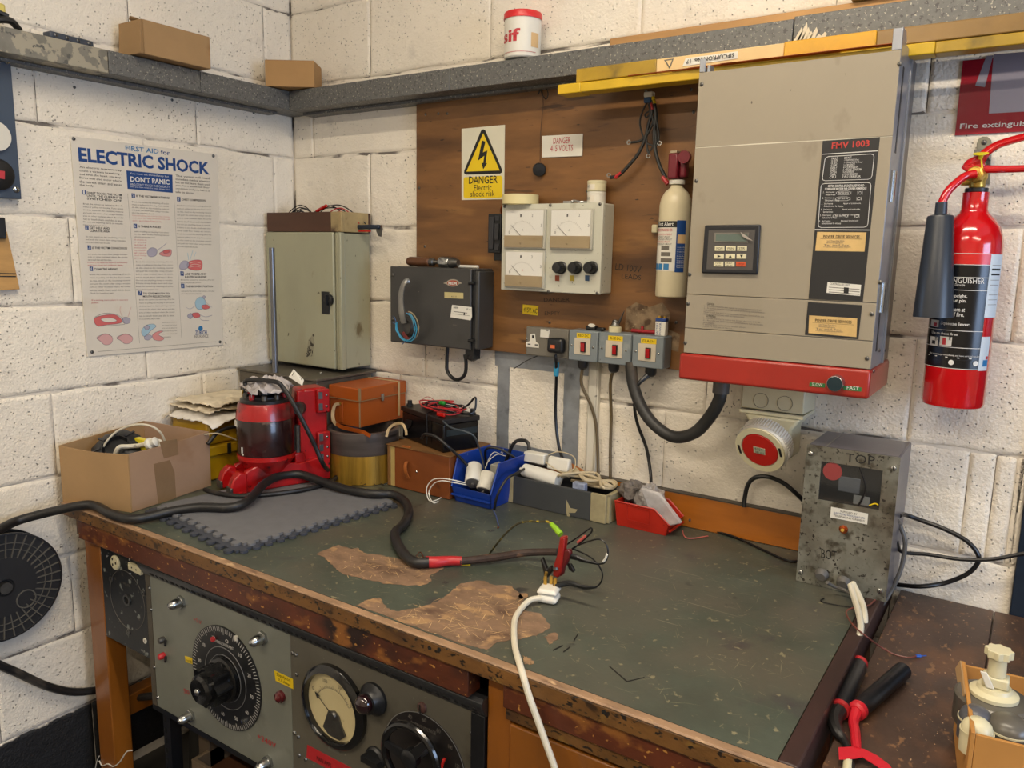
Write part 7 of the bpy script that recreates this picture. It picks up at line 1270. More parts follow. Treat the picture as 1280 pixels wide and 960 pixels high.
# ---- brown case
t = thing('brown_case', 'old brown leather case with a cream edge, under the black battery', 'case', (.72, -.12, .861))
M_br = mat('brown_leather', '#7a4018', .5, vary=.15, vs=8, bump=.1, spots=(('#4b260f', 14, .62, .1),)); M_brtop = mat('tan_leather_top', '#79542c', .6, vary=.15, vs=10)
MB().box(.6345, .832, -.213, -.028, .8612, .979).build('body', M_br, t, bevel=.002); MB().box(.6065, .617, -.213, -.028, .8612, .979).build('lid_edge', M_brtop, t, bevel=.002); MB().box(.6172, .634, -.210, -.030, .8625, .976).build('cream_edge', mat('cream_cloth', '#b89f62', .6, vary=.15), t)
MB().box(.6045, .834, -.2155, -.026, .9792, .982).build('top_leather', M_brtop, t, bevel=.001)
for p in (Y(508, 578, -.2145), Y(510, 597, -.2145)): MB().sph(p, .003, (1, .5, 1), 10, 6).build('rivet', M_steel, t)
MB().tube([Y(508, 577, -.218), Y(506.5, 583, -.226), Y(507.5, 591, -.226), Y(510.5, 598, -.218)], .007, 4, 4, flat=.25, up=(0, -1, 0)).build('handle_loop', mat('light_leather', '#a05a26', .5), t); MB().sph(Y(520.5, 589.5, -.214), .0032, (1, .5, 1), 10, 6).build('stud', M_steel, t)
MB().box(.66, .69, -.213, -.205, .9822, .985).build('strap_end', mat('light_leather', '#a05a26', .5), t)
# ---- black battery with leads
a = Z(554, 566, .9835)
t = thing('black_battery', 'black lead acid battery with round terminals standing on the brown case', 'battery', (a.x, a.y, .9825), math.radians(-19), local=True)
M_bat = mat('battery_black', '#0e0d0e', .22, vary=.2, vs=8, bump=.02)
MB().box(-.225, 0, 0, .115, 0, .078).build('body', M_bat, t, bevel=.003); MB().box(-.229, .003, -.003, .118, .0785, .093).build('lid', mat('battery_lid', '#1a1615', .4, vary=.2), t, bevel=.002); MB().box(.0008, .0016, .01, .11, .045, .062).build('side_label', mat('slate_label', '#20292e', .3), t)
for x_, y_ in ((-.212, .018), (-.012, .103)): MB().lathe([(.010, 0), (.010, .006), (.007, .007), (.0065, .017)], (x_, y_, .093), (0, 0, 1), 16).build('terminal_post', M_black, t)
MB().lathe([(.010, 0), (.010, .005), (.0001, .007)], (-.200, -.0008, .035), (0, -1, 0), 18, cap=False).build('side_lug', M_black, t); MB().sph((-.200, -.008, .035), .004, (1, .5, 1)).build('stud', M_steel, t)
MB().prism([(-.205, -.004, .015), (-.170, -.004, .045), (-.165, -.004, .060), (-.195, -.004, .058), (-.212, -.004, .040), (-.216, -.004, .02)], (0, .003, 0)).build('rope_bracket', M_black, t, bevel=.001)
MBt = Matrix.Translation((a.x, a.y, .9825)) @ Matrix.Rotation(math.radians(-19), 4, 'Z'); bl = lambda x_, y_, z_: MBt @ Vector((x_, y_, z_))
lt = thing('croc_leads', 'red and black leads coiled on top of the black battery', 'leads', bl(-.1, .05, .095))
zt_ = .0955
rl_ = random.Random(9)
for k in range(9):
    cxk, cyk, rx, ry = -.075 + rl_.uniform(-.022, .02), .055 + rl_.uniform(-.012, .012), .048 + .004 * k, .026 + .003 * k
    MB().tube([bl(cxk + rx * math.cos(a_ + k), cyk + ry * math.sin(a_ + k), zt_ + .002 + .0022 * k + .003 * math.sin(3 * a_ + k)) for a_ in [2 * PI * q / 12 for q in range(11)]], .0020, 6, 4).build('red_lead' if k % 3 != 1 else 'black_lead', M_redtape if k % 3 != 1 else M_cable, lt)
MB().tube([bl(-.04, .08, .105), bl(-.02, .095, .122), bl(0, .10, .143), bl(.008, .10, .138), bl(.008, .095, .108), bl(-.0, .075, .100), bl(-.05, .06, .10)], .003, 7, 5).build('black_lead', M_cable, lt)
MB().tube([bl(-.17, .03, .092), bl(-.19, .05, .115), bl(-.185, .07, .118), bl(-.13, .06, .108), bl(-.10, .05, .10)], .0009, 5, 5).build('thin_red_wire', M_redtape, lt)
MB().prism([bl(-.045, .004, .0942), bl(-.012, .010, .0942), bl(-.020, .022, .0942), bl(-.040, .020, .0942)], (0, 0, .012)).build('red_clip', M_red, lt, bevel=.003); MB().box(*(lambda q: (q.x - .010, q.x + .010, q.y - .006, q.y + .006, q.z, q.z + .012))(bl(-.118, .07, .106))).build('green_clip', mat('green_plastic', '#1e8a2c', .35), lt, bevel=.004)
MB().box(*(lambda q: (q.x - .028, q.x + .018, q.y - .008, q.y + .008, q.z, q.z + .012))(bl(-.155, .055, .0945))).build('black_holder', M_black, lt, bevel=.002)
tag(MB().tube([bl(-.09, .02, .097), bl(-.075, -.006, .094), bl(-.072, -.0075, .05), bl(-.074, -.0075, .012)], .0018, 6, 5).build('black_wire', M_cable), 'thin black wire hanging down the front of the black battery', 'wire')
tag(MB().tube([Y(554, 527, -.235), Y(565, 535, -.25), Y(590, 543, -.24), Y(599, 560, -.20), Y(603, 573, -.17), Y(606, 587, -.15)], .0024, 7, 5).build('grey_wire', mat('blue_grey_wire', '#3c444b', .4)), 'blue-grey wire dropping from the battery into the blue bin', 'wire')
tag(MB().tube([Y(527, 548, -.235), Y(531, 543, -.245), Y(545, 546, -.25), Y(562, 560, -.24), Y(576, 573, -.19), Y(585, 583, -.17)], .0042, 8, 5).build('black_cable', M_rubber), 'black cable with a ring end running from the battery into the blue bin', 'cable')
# ---- blue bin
def bin_(name, label, W_, D_, Hb, Hf, fr, m_, loc, rz, taper=.01, rimw=.004):
    """open fronted parts bin, mouth towards local -y"""
    o = thing(name, label, 'bin', loc, rz, local=True)
    prof = lambda s_: [(s_, 0, .0), (s_, D_, .0), (s_, D_, Hb), (s_, fr, Hb), (s_, -.004, Hf), (s_, -.010, Hf)]
    for sx in (-1, 1):
        xb_ = sx * (W_ / 2 - taper); xt = sx * W_ / 2
        P_ = [(xb_, 0, 0), (xb_, D_ - .006, 0), (xt, D_, Hb), (xt, fr, Hb), (sx * (W_ / 2 - taper * .4), -.010, Hf)]
        MB().prism(P_, (-sx * .0028, 0, 0)).build('side_wall', m_, o)
        MB().tube([(xt, D_, Hb), (xt, fr, Hb), (sx * (W_ / 2 - taper * .4), -.010, Hf)], .0022, 4, 1).build('side_rim', m_, o)
    MB().box(-W_ / 2 + taper + .002, W_ / 2 - taper - .002, .002, D_ - .006, .0004, .0035).build('floor_plate', m_, o)
    MB().prism([(-W_ / 2 + taper, D_ - .006, 0), (W_ / 2 - taper, D_ - .006, 0), (W_ / 2 - .001, D_, Hb), (-W_ / 2 + .001, D_, Hb)], (0, -.003, 0)).build('back_wall', m_, o)
    MB().prism([(-W_ / 2 + taper, .0, 0), (W_ / 2 - taper, .0, 0), (W_ / 2 - taper * .4, -.010, Hf), (-W_ / 2 + taper * .4, -.010, Hf)], (0, .003, 0)).build('front_lip', m_, o)
    MB().box(-W_ / 2 + taper * .5, W_ / 2 - taper * .5, -.014, -.008, Hf * .45, Hf * .55).build('label_rib', m_, o)
    return o
M_blue = mat('blue_bin_plastic', '#14378c', .35, vary=.08, spots=(('#0e2358', 8, .6, .15), ('#5a6a8a', 60, .69, .02)))
bb = bin_('storage_bin', 'blue plastic storage bin full of capacitors and cables', .138, .165, .120, .042, .020, M_blue, (.906, -.207, .8608), math.radians(-1.5))
def cap_(p0_, d, r_, L_, label, tagn='white_capacitor', mm=None):
    o = thing('capacitor', label, 'capacitor', p0_); d = Vector(d).normalized(); MB().lathe([(r_ * .9, 0), (r_, .003), (r_, L_ - .003), (r_ * .92, L_)], p0_, d, 28).build('body', mm or M_white, o); e = Vector(p0_) + d * L_
    MB().lathe([(r_ * .85, 0), (r_ * .85, .002), (.004, .003), (.004, .008)], e, d, 18).build('end_disc', M_greyc, o); return o, d
o, d = cap_(Vector((.868, -.150, .948)), (.40, -.66, -.50), .0215, .060, 'white cylindrical capacitor lying at the front of the blue bin, left one')
o, d = cap_(Vector((.915, -.150, .936)), (.14, -.60, -.70), .0205, .050, 'white cylindrical capacitor in the blue bin, against its right wall')
t = tag(MB().box(.905, .945, -.13, -.09, .915, .955).build('grey_box', mat('pale_grey_plastic', '#9a988f', .4), bevel=.003), 'small pale grey box behind the capacitors in the blue bin', 'box')
tag(MB().box(.845, .96, -.145, -.05, .865, .914).build('cable_heap', M_black, bevel=.012), 'heap of black plastic parts in the bottom of the blue bin', 'parts')
for k, (pts, rr_, lb_) in enumerate((([(.85, -.07, .93), (.87, -.10, .985), (.91, -.09, .99), (.95, -.06, .96)], .0035, 'black cable curling in the back of the blue bin, left loop'), ([(.90, -.05, .94), (.925, -.045, 1.0), (.955, -.04, 1.012), (.975, -.045, 1.0), (.978, -.055, .96)], .005, 'thick black cable arching over the back right corner of the blue bin'))): tag(MB().tube([Vector(p) for p in pts], rr_, 8, 5).build('black_cable', M_rubber), lb_, 'cable')
tag(MB().tube([Y(626, 566, -.08), Y(629, 561, -.08), Y(627, 568, -.08), Y(618, 565, -.09), Y(612, 572, -.1), Y(608, 582, -.12), Y(606, 588, -.13)], .0012, 5, 5).tube([Y(632, 570, -.08), Y(622, 568, -.08), Y(614, 573, -.1), Y(608, 580, -.11)], .0012, 5, 5).build('white_wires', M_white), 'pair of thin white wires tangled in the blue bin', 'wires')
tag(MB().tube([Y(583, 604, -.20), Y(566, 600, -.225), Y(550, 598, -.24), Y(539, 601, -.24), Y(533, 612, -.24), Z(537, 626, .8625), Z(548, 624, .8625), Z(554, 619, .8625)], .0015, 6, 5).tube([Y(583, 606, -.20), Y(566, 603, -.225), Y(552, 601, -.24), Y(542, 605, -.24), Y(536, 616, -.24), Z(541, 628, .8625), Z(548, 627, .8625)], .0015, 6, 5).build('white_wires', M_white), 'pair of white wires looping out over the front lip of the blue bin', 'wires')
tag(MB().tube([Vector((1.0, -.075, .955)), Y(645, 592, -.16), Y(634, 598, -.19), Y(625, 612, -.215), Y(620, 625, -.22), Z(618, 637, .8632)], .0036, 8, 5).build('black_cable', M_rubber), 'black cable curving down beside the right wall of the blue bin', 'cable')
tag(MB().tube(PZ([(617, 638), (620, 645), (622, 652), (623, 657)], .8628), .0018, 6).build('blue_wire_end', mat('muted_blue_wire', '#4a5a8a', .4)), 'short blue wire with bare copper end on the lino below the blue bin', 'wire')
tag(MB().tube(PZ([(622, 656), (623.5, 659), (621.5, 660)], .8628), .0012, 5).build('copper_strands', M_copper), 'frayed copper strands at the end of the short blue wire', 'strands')
# ---- long grey box
t = thing('wooden_box', 'long grey painted wooden box with bare ends, holding cables', 'box', (1.115, -.083, .861))
M_gb = mat('dark_grey_paint', '#3d3f40', .5, vary=.15, vs=8, bump=.05, spots=(('#8d8468', 11, .695, .02),)); M_ge = mat('scuffed_cream_wood', '#9c916f', .6, vary=.2, vs=25, spots=(('#3a362c', 16, .59, .05),))
MB().box(.982, 1.215, -.130, -.122, .8612, .934).build('side_board', M_gb, t, bevel=.001); MB().box(1.2155, 1.258, -.1302, -.122, .8612, .934).build('side_board', M_ge, t, bevel=.001); MB().box(.965, .9815, -.1302, -.122, .8612, .934).build('side_board', M_ge, t, bevel=.001)
MB().box(.965, 1.262, -.040, -.032, .8612, .934).build('side_board', M_gb, t, bevel=.001); MB().box(1.2535, 1.265, -.1215, -.0405, .8612, .934).build('end_board', M_ge, t, bevel=.001); MB().box(.965, .9765, -.1215, -.0405, .8612, .934).build('end_board', M_gb, t, bevel=.001); MB().box(.977, 1.253, -.1212, -.0408, .8612, .868).build('base', M_gb, t)
qY('paint_mark', [(708, 625), (713, 635), (722, 637), (719, 641), (711, 641), (713, 645), (709, 646), (708, 640)], -.1306, .0004, mat('cream_mark', '#9c916f', .7), t)
o = thing('capacitor', 'fat white cylinder lying at the left of the long grey box', 'capacitor', (.99, -.09, .94)); MB().lathe([(.004, -.010), (.004, 0), (.012, 0), (.0175, .004), (.0185, .02), (.020, .10), (.019, .115)], (.992, -.098, .948), (1, -.05, -.07), 28).build('body', M_white, o)
o = thing('white_module', 'white module with printed label behind the fat white cylinder', 'module', (.985, -.06, .97)); MB().box(.975, 1.04, -.072, -.045, .962, .990).build('body', M_white, o, bevel=.003); tY('230V', o, (663, 580), (671, 581.5), .006, -.0724, M_ink)
tag(MB().box(1.05, 1.115, -.075, -.045, .955, .988, .0, .008).build('white_adapter', M_white, bevel=.004), 'plain white adapter block in the long grey box, behind the cylinder', 'adapter')
tag(MB().tube([(1.03, -.05, .98), (1.07, -.045, .999), (1.12, -.05, .993), (1.13, -.07, .965), (1.10, -.085, .958), (1.05, -.08, .975)], .0016, 6).build('thin_cream_cord', M_creamc), 'thin cream cord looped over the white adapter block', 'cord')
t = thing('cable_hank', 'hank of cream mains cable lying in the long grey box', 'cable', (1.17, -.08, .945))
rh = random.Random(6)
for k in range(5): MB().tube([(1.095 + .004 * k, -.088 + .006 * k, .940), (1.125, -.118 + .018 * k, .953 + rh.uniform(0, .012)), (1.185, -.050 - .014 * k, .950 + rh.uniform(0, .014)), (1.238, -.115 + .016 * k, .946 + rh.uniform(0, .008)), (1.249, -.075, .940), (1.20, -.050 - .008 * k, .936), (1.12, -.06, .932)], .0037, 8, 5).build('cable_turn', M_creamc, t)
tag(MB().box(1.155, 1.19, -.118, -.100, .925, .948).build('printed_packet', mat('blue_white_packet', '#8f98ae', .4, vary=.4, vs=50), bevel=.002), 'small blue and white printed packet in the long grey box', 'packet')
tag(MB().tube([Y(713, 582, -.04), Y(726, 590, -.04), Y(736, 597, -.045), Y(744, 600, -.05)], [.0075, .0085, .0065, .004], 10, 4).build('file_handle', mat('orange_wood', '#9a5c22', .35, vary=.15)), 'orange wooden file handle leaning on the wall behind the long grey box', 'handle')
# ---- red bin
M_redb = mat('red_bin_plastic', '#a8200f', .4, vary=.12, vs=12, spots=(('#4c130c', 14, .60, .1), ('#2a1510', 40, .66, .05)))
rb = bin_('storage_bin', 'dirty red plastic bin holding wire wool and a clear bag', .092, .135, .062, .028, .030, M_redb, (1.412, -.074, .8608), math.radians(90), .006)
for p in ([(783, 626), (812, 634), (812, 660), (783, 652)],): 
    P_ = PY([(785, 629), (811, 635), (810, 657), (785, 650)], -.1212); MB().tube(P_, .001, 4, 1, closed=True).build('label_recess', M_redb, bpy.data.objects[rb.name]) if False else None
t = tag(MB().tube(PY([(784, 631), (812, 638), (811, 656), (784, 649)], -.1218), .0011, 4, 1, closed=True).build('label_frame', M_redb), 'raised label frame on the side of the dirty red bin', 'frame')
def lump(c, r, sc, amp, seed, n=18, m=12):
    b_ = MB().sph((0, 0, 0), r, sc, n, m); out = []
    for p in b_.v: q = Vector(p); k_ = 1 + amp * noise.noise(q * (2.2 / r) + Vector((seed, 0, 0))) + amp * .5 * noise.noise(q * (6 / r)); out.append(q * k_ + Vector(c))
    b_.v = out; return b_
tag(MB().add(lump((1.296, -.070, .940), .028, (1.1, .9, .9), .5, 3).v, lump((0, 0, 0), 1, (1, 1, 1), 0, 0).f).build('wire_wool', mat('grey_wire_wool', '#6d6660', .9, vary=.4, vs=90, bump=1, bs=300)), 'lump of grey wire wool sticking up in the red bin', 'wool')
lb = lump((1.325, -.058, .925), .026, (1.1, .9, .9), .5, 7); tag(lb.build('wire_wool', mat('grey_wire_wool', '#6d6660', .9, vary=.4, vs=90, bump=1, bs=300)), 'second smaller lump of grey wire wool beside the clear bag', 'wool')
M_poly = mat('clear_polythene', '#c6c1bd', .12, vary=.2, vs=40, bump=.6, bs=60, alpha=.5)
t = thing('clear_bag', 'clear plastic bag with small parts in the red bin', 'bag', (1.36, -.08, .88))
lump((1.352, -.075, .925), .037, (.95, .8, 1.15), .35, 11, 24, 16).build('bag_body', M_poly, t)
MB().prism(PY([(800, 610), (824, 618), (852, 655), (838, 658), (812, 645)], -.118), (0, .010, .004)).build('bag_flap', M_poly, t, bevel=.004)
mb = MB(); r9 = random.Random(2)
for k in range(24): p = Vector((1.352 + r9.uniform(-.018, .018), -.075 + r9.uniform(-.014, .014), .905 + r9.uniform(-.01, .014))); mb.box(p.x - .003, p.x + .003, p.y - .002, p.y + .002, p.z - .002, p.z + .002)
mb.build('small_parts', M_dsteel, t, kind='stuff')
tag(MB().tube([Z(853, 663, .863), Z(856, 671, .863), Z(865, 673, .863), Z(885, 670, .863)], .0015, 6).build('pink_wire', mat('salmon_wire', '#b06058', .4)), 'short pink wire on the lino beside the red bin', 'wire')
tag(MB().tube([Z(862, 650, .88), Z(866, 652, .868), Z(885, 661, .864), Z(920, 672, .864), Z(955, 688, .864), Z(985, 701, .864), Z(1000, 700, .864), Z(1010, 692, .864)], .0032, 7, 5).build('black_cable', M_cable), 'thin black cable running along the bench from the red bin to the test box', 'cable')
# ---- big black cable over the bench
zc = .8729
cp = [X(-60, 690, .10), X(-5, 664, .08), X(28, 649, .05)] + [Vector((Z(75, 638, zc).x, -.845, .873)), Vector((Z(110, 636, .8725).x, -.822, .8735))] + [Z(q[0], q[1], z_) for q, z_ in (((140, 643), .874), ((165, 649), .874), ((190, 645), .875), ((215, 639), .879), ((250, 634), .884), ((290, 634), .885), ((312, 624), .892), ((330, 605), .90), ((350, 595), .905), ((375, 593), .902), ((400, 601), .893), ((430, 611), .886), ((465, 617), .886), ((490, 618), .882), ((506, 627), .877), ((511, 641), .874), ((504, 656), .873), ((494, 666), .873), ((497, 680), .873), ((508, 696), .873), ((520, 703), .873), ((536, 703), .873))]
t = thing('thick_cable', 'thick black rubber cable winding across the whole bench', 'cable', Z(505, 656, .861))
MB().tube(cp, .0115, 12, 6).build('rubber_sheath', M_rubber, t)
rp = PZ([(532, 702.5), (545, 702.5), (560, 701), (577, 701)], .8725)
MB().tube(rp, [.0125, .0122, .0105, .0098], 12, 5).build('red_tape_wrap', M_redtape, t)
M_frayed = mat('frayed_brown_cable', '#3a2a22', .7, vary=.35, vs=40, bump=.5, spots=(('#7d5a3e', 30, .60, .1),))
MB().tube([Z(574, 701.5, .8725), Z(600, 699, .8725), Z(630, 695, .874), Z(655, 691, .878), Z(680, 690, .884), Z(697, 690, .89)], [.0085, .0088, .0088, .0085, .008, .008], 10, 5).build('frayed_core', M_frayed, t)
MB().tube([Z(585, 704, .866), Z(575, 706, .864), Z(588, 706, .863)], .0014, 5).build('earth_strand', M_yel, t); MB().tube([Z(520, 696, .872), Z(525, 690, .866), Z(530, 697, .863)], .001, 5).build('earth_strand', M_copper, t)
gw = [Z(612, 692, .866), Y(621, 680, -.50), Y(632, 667, -.50), Y(645, 656, -.50), Y(657, 652, -.50), Y(672, 652, -.50), Y(684, 652, -.505), Y(690, 655, -.51)]
tag(MB().tube(gw, .0022, 7, 5).build('earth_wire', mat('dark_olive_wire', '#39341c', .45, vary=.5, vs=40, spots=(('#b09a2a', 60, .56, .03),))), 'thin dark yellow and green wire arching over the bench from the frayed cable', 'wire')
t = thing('croc_clip', 'red insulated crocodile clip gripping the frayed cable end', 'clip', Z(690, 745, .861))
MB().tube([Y(689, 655, -.51), Y(694, 660, -.515), Y(701, 668, -.52)], [.0045, .006, .0065], 10, 4).build('green_tape', mat('green_yellow_tape', '#88b81e', .4, vary=.3, vs=80), t)
yk = -.545
mr = mat('clip_red', '#8f1712', .3, vary=.1, bump=.05, coat=.3)
MB().prism(PY([(699.5, 671), (706, 672), (703.5, 692), (701, 715), (697, 723), (690, 720), (692, 705), (696, 693)], yk), (0, .016, 0)).build('clip_arm', mr, t, bevel=.003); MB().prism(PY([(704, 688), (711, 687), (713, 692), (709, 703), (705, 709), (703, 718), (699, 722), (701, 706)], yk + .004), (0, .012, 0)).build('clip_arm', mat('clip_dark_red', '#5a1418', .3), t, bevel=.003)
MB().cyl(Y(694.5, 709, yk - .002), Y(694.5, 712, yk - .003), .006, n=14).build('rivet', M_dsteel, t)
for p0_, p1_ in (((693, 724), (692, 733)), ((683, 715), (681, 725))): MB().cyl(Y(*p0_, yk), Y(*p1_, yk), .0032, n=10).build('brass_pin', M_brass, t)
t = thing('black_clip', 'black crocodile clip lying behind the white plug', 'clip', Z(705, 735, .861))
M_ck = mat('clip_black', '#18191b', .35)
MB().prism(PY([(683, 712), (688, 707), (690, 714), (684, 722), (680, 725), (679, 716), (675, 700), (677, 697)], -.535), (0, .010, 0)).build('jaw', M_ck, t, bevel=.002)
for y0_, ps in ((-.53, [(708, 694), (722, 697), (728, 700), (748, 705)]), (-.57, [(694, 732), (712, 729), (730, 734), (745, 734)])): MB().tube(PY(ps, y0_), [.008, .0075, .006, .0028], 8, 4, flat=.7).build('grip_boot', M_ck, t)
MB().prism(PY([(708, 704), (713, 705), (718, 714), (716, 716), (711, 712)], -.53), (0, .006, 0)).build('jaw', M_ck, t, bevel=.001)
t = thing('thin_leads', 'loops of thin black test lead around the crocodile clips', 'leads', Z(730, 700, .861))
for ps in ([(706, 682), (720, 673), (735, 662), (739, 660), (740, 664), (734, 671), (724, 680), (714, 688)], [(711, 691), (718, 684), (735, 677), (748, 674), (756, 678), (760, 688), (758, 700), (751, 705), (735, 703), (722, 699)], [(716, 686), (732, 693), (740, 698), (745, 703)], [(748, 706), (753, 717), (751, 728), (745, 734)]): MB().tube(PY(ps, -.52), .0016, 6, 5).build('lead', M_cable, t)
MB().tube(PY([(722, 678), (727, 674), (732, 670)], -.521), .0028, 7).build('pink_sleeve', mat('pink_sleeve', '#b5564d', .4), t); MB().tube(PY([(759, 692), (757, 698), (754, 702)], -.521), .0024, 7).build('white_sleeve', M_white, t)
# ---- white plug and cable
t = thing('white_plug', 'white mains plug with its white cable hanging over the bench edge', 'plug', Z(685, 748, .861))
pc = Z(686, 742, .875); ax = (ray(650, 690).normalized() * 0 + Vector((-.25, -.62, .74))).normalized(); M4 = Matrix.Translation(pc) @ Matrix.Rotation(.25, 4, 'Z')
MB(M4).box(-.022, .022, -.022, .020, -.0135, .004, .003, .003).build('plug_base', M_white, t, bevel=.009, seg=4); MB(M4).box(-.0215, .0215, -.020, .022, .0045, .014, .005, .004).build('plug_cover', M_white, t, bevel=.0045, seg=3)
for dx, dz in ((-.010, 0), (.010, 0), (0, .0)): MB(M4).box(dx - .003, dx + .003, .006 + (0 if dx else .006), .010 + (0 if dx else .006), .0145, .030).build('pin', M_brass, t)
wc_ = [M4 @ Vector((-.010, -.020, -.002)), Z(663, 750, .872), Z(652, 760, .867), Z(644, 773, .866), Z(642.5, 790, .866), Z(644, 810, .866), Z(649, 828, .868), Y(654, 845, -.842), Y(662, 872, -.846), Y(672, 900, -.846), Y(682, 928, -.846), Y(694, 962, -.846), Y(708, 1010, -.846)]
MB().tube(wc_, .0055, 10, 6).build('white_flex', M_whitec, t)
# ---- right bench: probes, wires, tape
ZR = .8225
t = thing('test_probe', 'black taped test probe handle with red tape at both ends, left of the pair', 'probe', Z(1060, 860, ZR))
a, b_ = Z(1050, 885, ZR + .0145), Z(1073, 832, ZR + .0145); d = (b_ - a).normalized()
M_pr = mat('black_tape_handle', '#15161a', .3, vary=.1, bump=.05)
MB().lathe([(.0135, 0), (.014, .004), (.0145, (b_ - a).length - .004), (.0135, (b_ - a).length)], a, d, 24).build('grip', M_pr, t)
MB().lathe([(.0138, 0), (.0140, .010), (.009, .016), (.003, .022)], b_, d, 20).build('red_tape', M_redtape, t); MB().lathe([(.0145, -.002), (.0148, .008), (.0145, .009)], a - d * .008, d, 20).build('red_tape', M_redtape, t)
MB().tube([a - d * .009, Z(1043, 900, ZR + .012), Z(1047, 915, ZR + .009), Z(1055, 925, ZR + .006), Z(1062, 942, ZR + .005), Z(1066, 965, ZR + .005), Z(1068, 990, ZR + .005)], [.0125, .0115, .009, .006, .0042, .004, .004], 10, 5).build('lead', M_rubber, t)
t = thing('test_probe', 'glossy black test probe handle with bright red tape on its lead, right of the pair', 'probe', Z(1100, 865, ZR))
a, b_ = Z(1071, 889, ZR + .0145), Z(1129, 838, ZR + .0145); d = (b_ - a).normalized(); L_ = (b_ - a).length
MB().lathe([(.012, 0), (.014, .003), (.0142, L_ - .002), (.0125, L_), (.0115, L_ - .004), (.0001, L_ - .006)], a, d, 24, cap=False).build('grip', M_pr, t); M_br2 = mat('bright_red_tape', '#c4202f', .35, vary=.12, bump=.3, bs=80)
MB().lathe([(.010, -.004), (.0142, -.001), (.0145, .008)], a, d, 20).build('red_tape', M_br2, t)
MB().tube([a - d * .001, Z(1067, 903, ZR + .008), Z(1069, 915, ZR + .0075), Z(1070, 928, ZR + .008), Z(1071, 938, ZR + .008)], [.009, .0075, .0072, .0072, .006], 10, 5).build('lead', M_br2, t)
t = tag(MB().prism(PZ([(1048, 934), (1068, 933), (1068, 948), (1049, 949)], ZR + .012), (0, 0, -.001)).prism(PZ([(1068, 934), (1080, 936), (1096, 944), (1112, 956), (1120, 968), (1108, 966), (1094, 956), (1078, 946), (1068, 948)], ZR + .0115), (0, 0, -.001)).build('red_ribbon', M_br2), 'loose strip of bright red tape at the front of the side bench', 'tape')
tag(MB().cyl(Z(1060, 948, ZR + .006), Z(1056, 1000, ZR + .006), .0062, n=12).build('cream_rod', M_cream), 'cream plastic rod under the bright red tape', 'rod')
for k, (ps, lb_) in enumerate((([(1063, 731), (1068, 748), (1073, 765), (1076, 783), (1073, 800), (1066, 822)], 'thick white cable from the test box down the gap, left one'), ([(1066, 729), (1074, 745), (1079, 758), (1081, 772), (1080, 786), (1075, 803)], 'thick white cable from the test box down the gap, right one'))):
    zs_ = [.892, .878, .872, .868, .852, .815] if k == 0 else [.892, .880, .872, .866, .848, .810]
    tag(MB().tube([Z(p[0], p[1], z_) for p, z_ in zip(ps, zs_)], .0058, 9, 5).build('white_cable', M_whitec), lb_, 'cable')
tag(MB().tube([Z(1034, 728, .895), Z(1042, 733, .882), Z(1058, 739, .874), Z(1069, 749, .874), Z(1077, 757, .868)], .0034, 8, 5).build('grey_cable', M_greyc), 'grey cable from the left grommet of the test box', 'cable')
tag(MB().tube([Z(1094, 750, .864), Z(1085, 757, .866), Z(1070, 759, .872), Z(1059, 763, .874), Z(1059, 770, .872), Z(1068, 783, .872), Z(1085, 797, .86), Z(1100, 808, .835), Z(1118, 818, ZR + .003), Z(1136, 822, ZR + .003), Z(1146, 820, ZR + .003)], .0016, 6, 5).build('brown_wire', mat('brown_wire', '#6d3a30', .4)), 'thin brown wire curling from the test box onto the side bench', 'wire')
a, b_ = Z(1145, 820, ZR + .003), Z(1151, 820, ZR + .003); tag(MB().cyl(a, b_, .0026, n=10).cyl(b_, Z(1158, 819.5, ZR + .003), .0009, n=6).build('blue_ferrule', mat('ferrule_blue', '#1f55b0', .3)), 'blue crimp ferrule on the end of the thin brown wire', 'ferrule')
tag(MB().tube([Z(1030, 748, .8625), Z(1026, 750, .8625), Z(1030, 753, .8625), Z(1050, 757, .8625), Z(1064, 759, .8625)], .0012, 5, 5).build('thin_black_wire', M_cable), 'thin black wire curl on the lino in front of the test box', 'wire')
# ---- filter carton
zt_ = .935
P1 = Z(1202, 826, zt_); P2 = Z(1214, 915, zt_); P3 = Z(1300, 853, zt_)
t = thing('filter_carton', 'open brown carton of white and grey filter parts on the side bench', 'carton', (P1.x + .08, P1.y - .05, ZR))
uy = (P2 - P1); ly = uy.length; uy.normalize(); ux = Vector((-uy.y, uy.x, 0)); lx = .20; hh = zt_ - ZR - .0005
a = Vector((P1.x, P1.y, ZR + .0005))
def wl2(p, d, L_, n_, nm, h_): MB().prism([p, p + d * L_, p + d * L_ + UP * h_, p + UP * h_], n_).build(nm, M_card3, t, bevel=.0008)
wl2(a, uy, ly, ux * .005, 'left_side', hh); wl2(a + ux * .0055, ux, lx, uy * .005, 'back_side', hh - .004); wl2(a + uy * (ly - .005) + ux * .0055, ux, lx, uy * .005, 'front_side', hh - .002); wl2(a + ux * (lx + .006), uy, ly, ux * .005, 'right_side', hh)
MB().prism([a + ux * .006 + uy * .006, a + ux * lx + uy * .006, a + ux * lx + uy * (ly - .006), a + ux * .006 + uy * (ly - .006)], UP * .003).build('base', M_card3, t)
MB().prism([a + UP * hh, a + uy * ly * .5 + UP * hh, a + uy * ly * .5 + UP * (hh - .012) - ux * .004, a + UP * (hh - .014) - ux * .005], ux * -.002).build('torn_edge', M_card, t)
c = Z(1243, 862, .94) ; f = thing('filter_regulator', 'cream filter valve with ribbed knob standing up in the brown carton', 'filter', c)
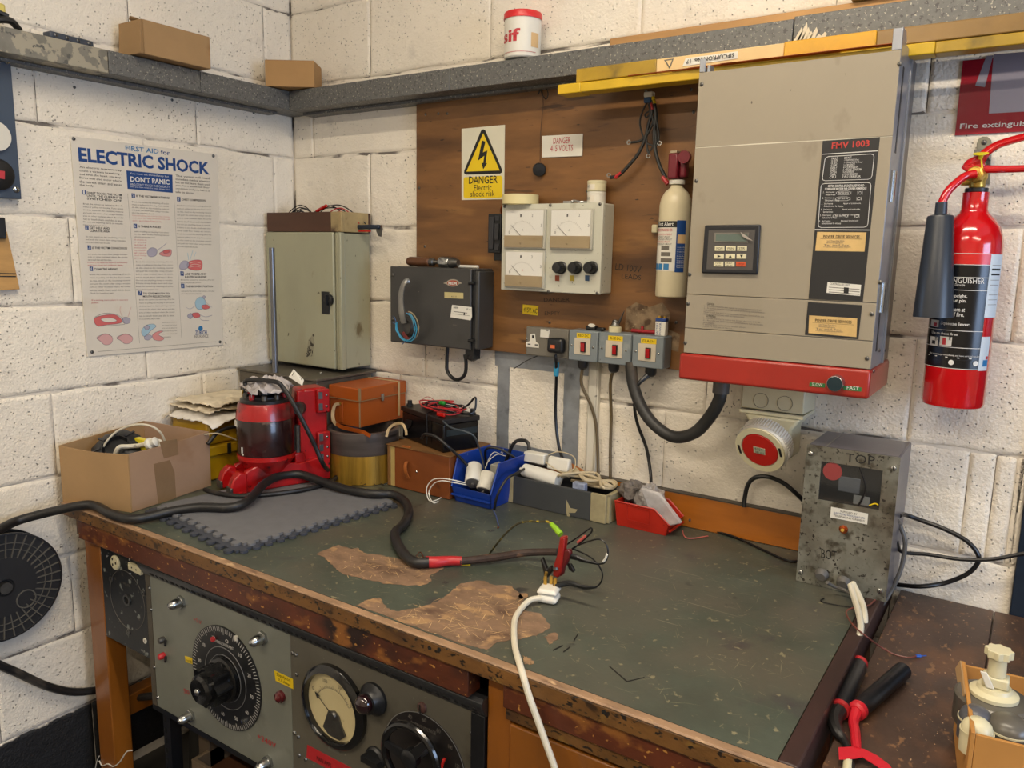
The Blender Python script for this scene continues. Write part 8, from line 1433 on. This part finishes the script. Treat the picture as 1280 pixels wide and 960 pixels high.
kp_ = c + Vector((0, 0, -.006))
MB().lathe([(.030, -.002), (.030, .003), (.022, .007), (.020, .012)], kp_, UP, 36).build('flange', M_cream, f); MB().lathe([(.044, -.05), (.047, -.045), (.047, -.010), (.0475, -.0095), (.0475, -.007), (.044, -.004), (.028, -.0025)], kp_, UP, 36).build('bowl', mat('smoked_grey_plastic', '#5a564e', .3), f)
MB().box(kp_.x - .016, kp_.x + .016, kp_.y - .012, kp_.y + .012, kp_.z + .0125, kp_.z + .028).build('valve_body', M_cream, f, bevel=.003); MB().lathe([(.0115, 0), (.0105, .026)], kp_ + UP * .0285, UP, 24).build('stem', M_cream, f)
pts = [(kp_.x + math.cos(a_) * (.016 + .0016 * math.cos(a_ * 8)), kp_.y + math.sin(a_) * (.016 + .0016 * math.cos(a_ * 8)), kp_.z + .055) for a_ in [2 * PI * k / 48 for k in range(48)]]; MB().prism(pts, (0, 0, .011)).build('ribbed_knob', M_cream, f, bevel=.0008)
MB().prism([kp_ + Vector((-.019, -.0125, .034)), kp_ + Vector((-.011, -.0125, .034)), kp_ + Vector((.0, -.0125, .013)), kp_ + Vector((-.010, -.0125, .013))], (0, -.003, 0)).build('lever', M_white, f, bevel=.0008)
for px_, py_, r_, m_, lb_, h_ in ((1220, 893, .020, mat('slate_plastic_cap', '#4f5056', .35), 'small slate grey cap with cream rim at the left of the brown carton', 0), (1222, 908, .019, M_cream, 'cream domed cap at the front left corner inside the brown carton', .0), (1262, 905, .026, mat('smoked_grey_plastic', '#5a564e', .3), 'large grey domed filter bowl at the front of the brown carton', 0)):
    c = Z(px_, py_, .925); o = thing('filter_part', lb_, 'filter', (c.x, c.y, .88)); MB().lathe([(r_, -.035), (r_ * 1.02, -.006), (r_ * .85, .004), (r_ * .5, .010), (.0001, .012)], c, UP, 28, cap=False).build('dome', m_, o); MB().lathe([(r_ * 1.06, 0), (r_ * 1.06, .0025), (r_ * 1.0, .0025)], c - UP * .008, UP, 28).build('rim', M_cream, o)
flush_text()
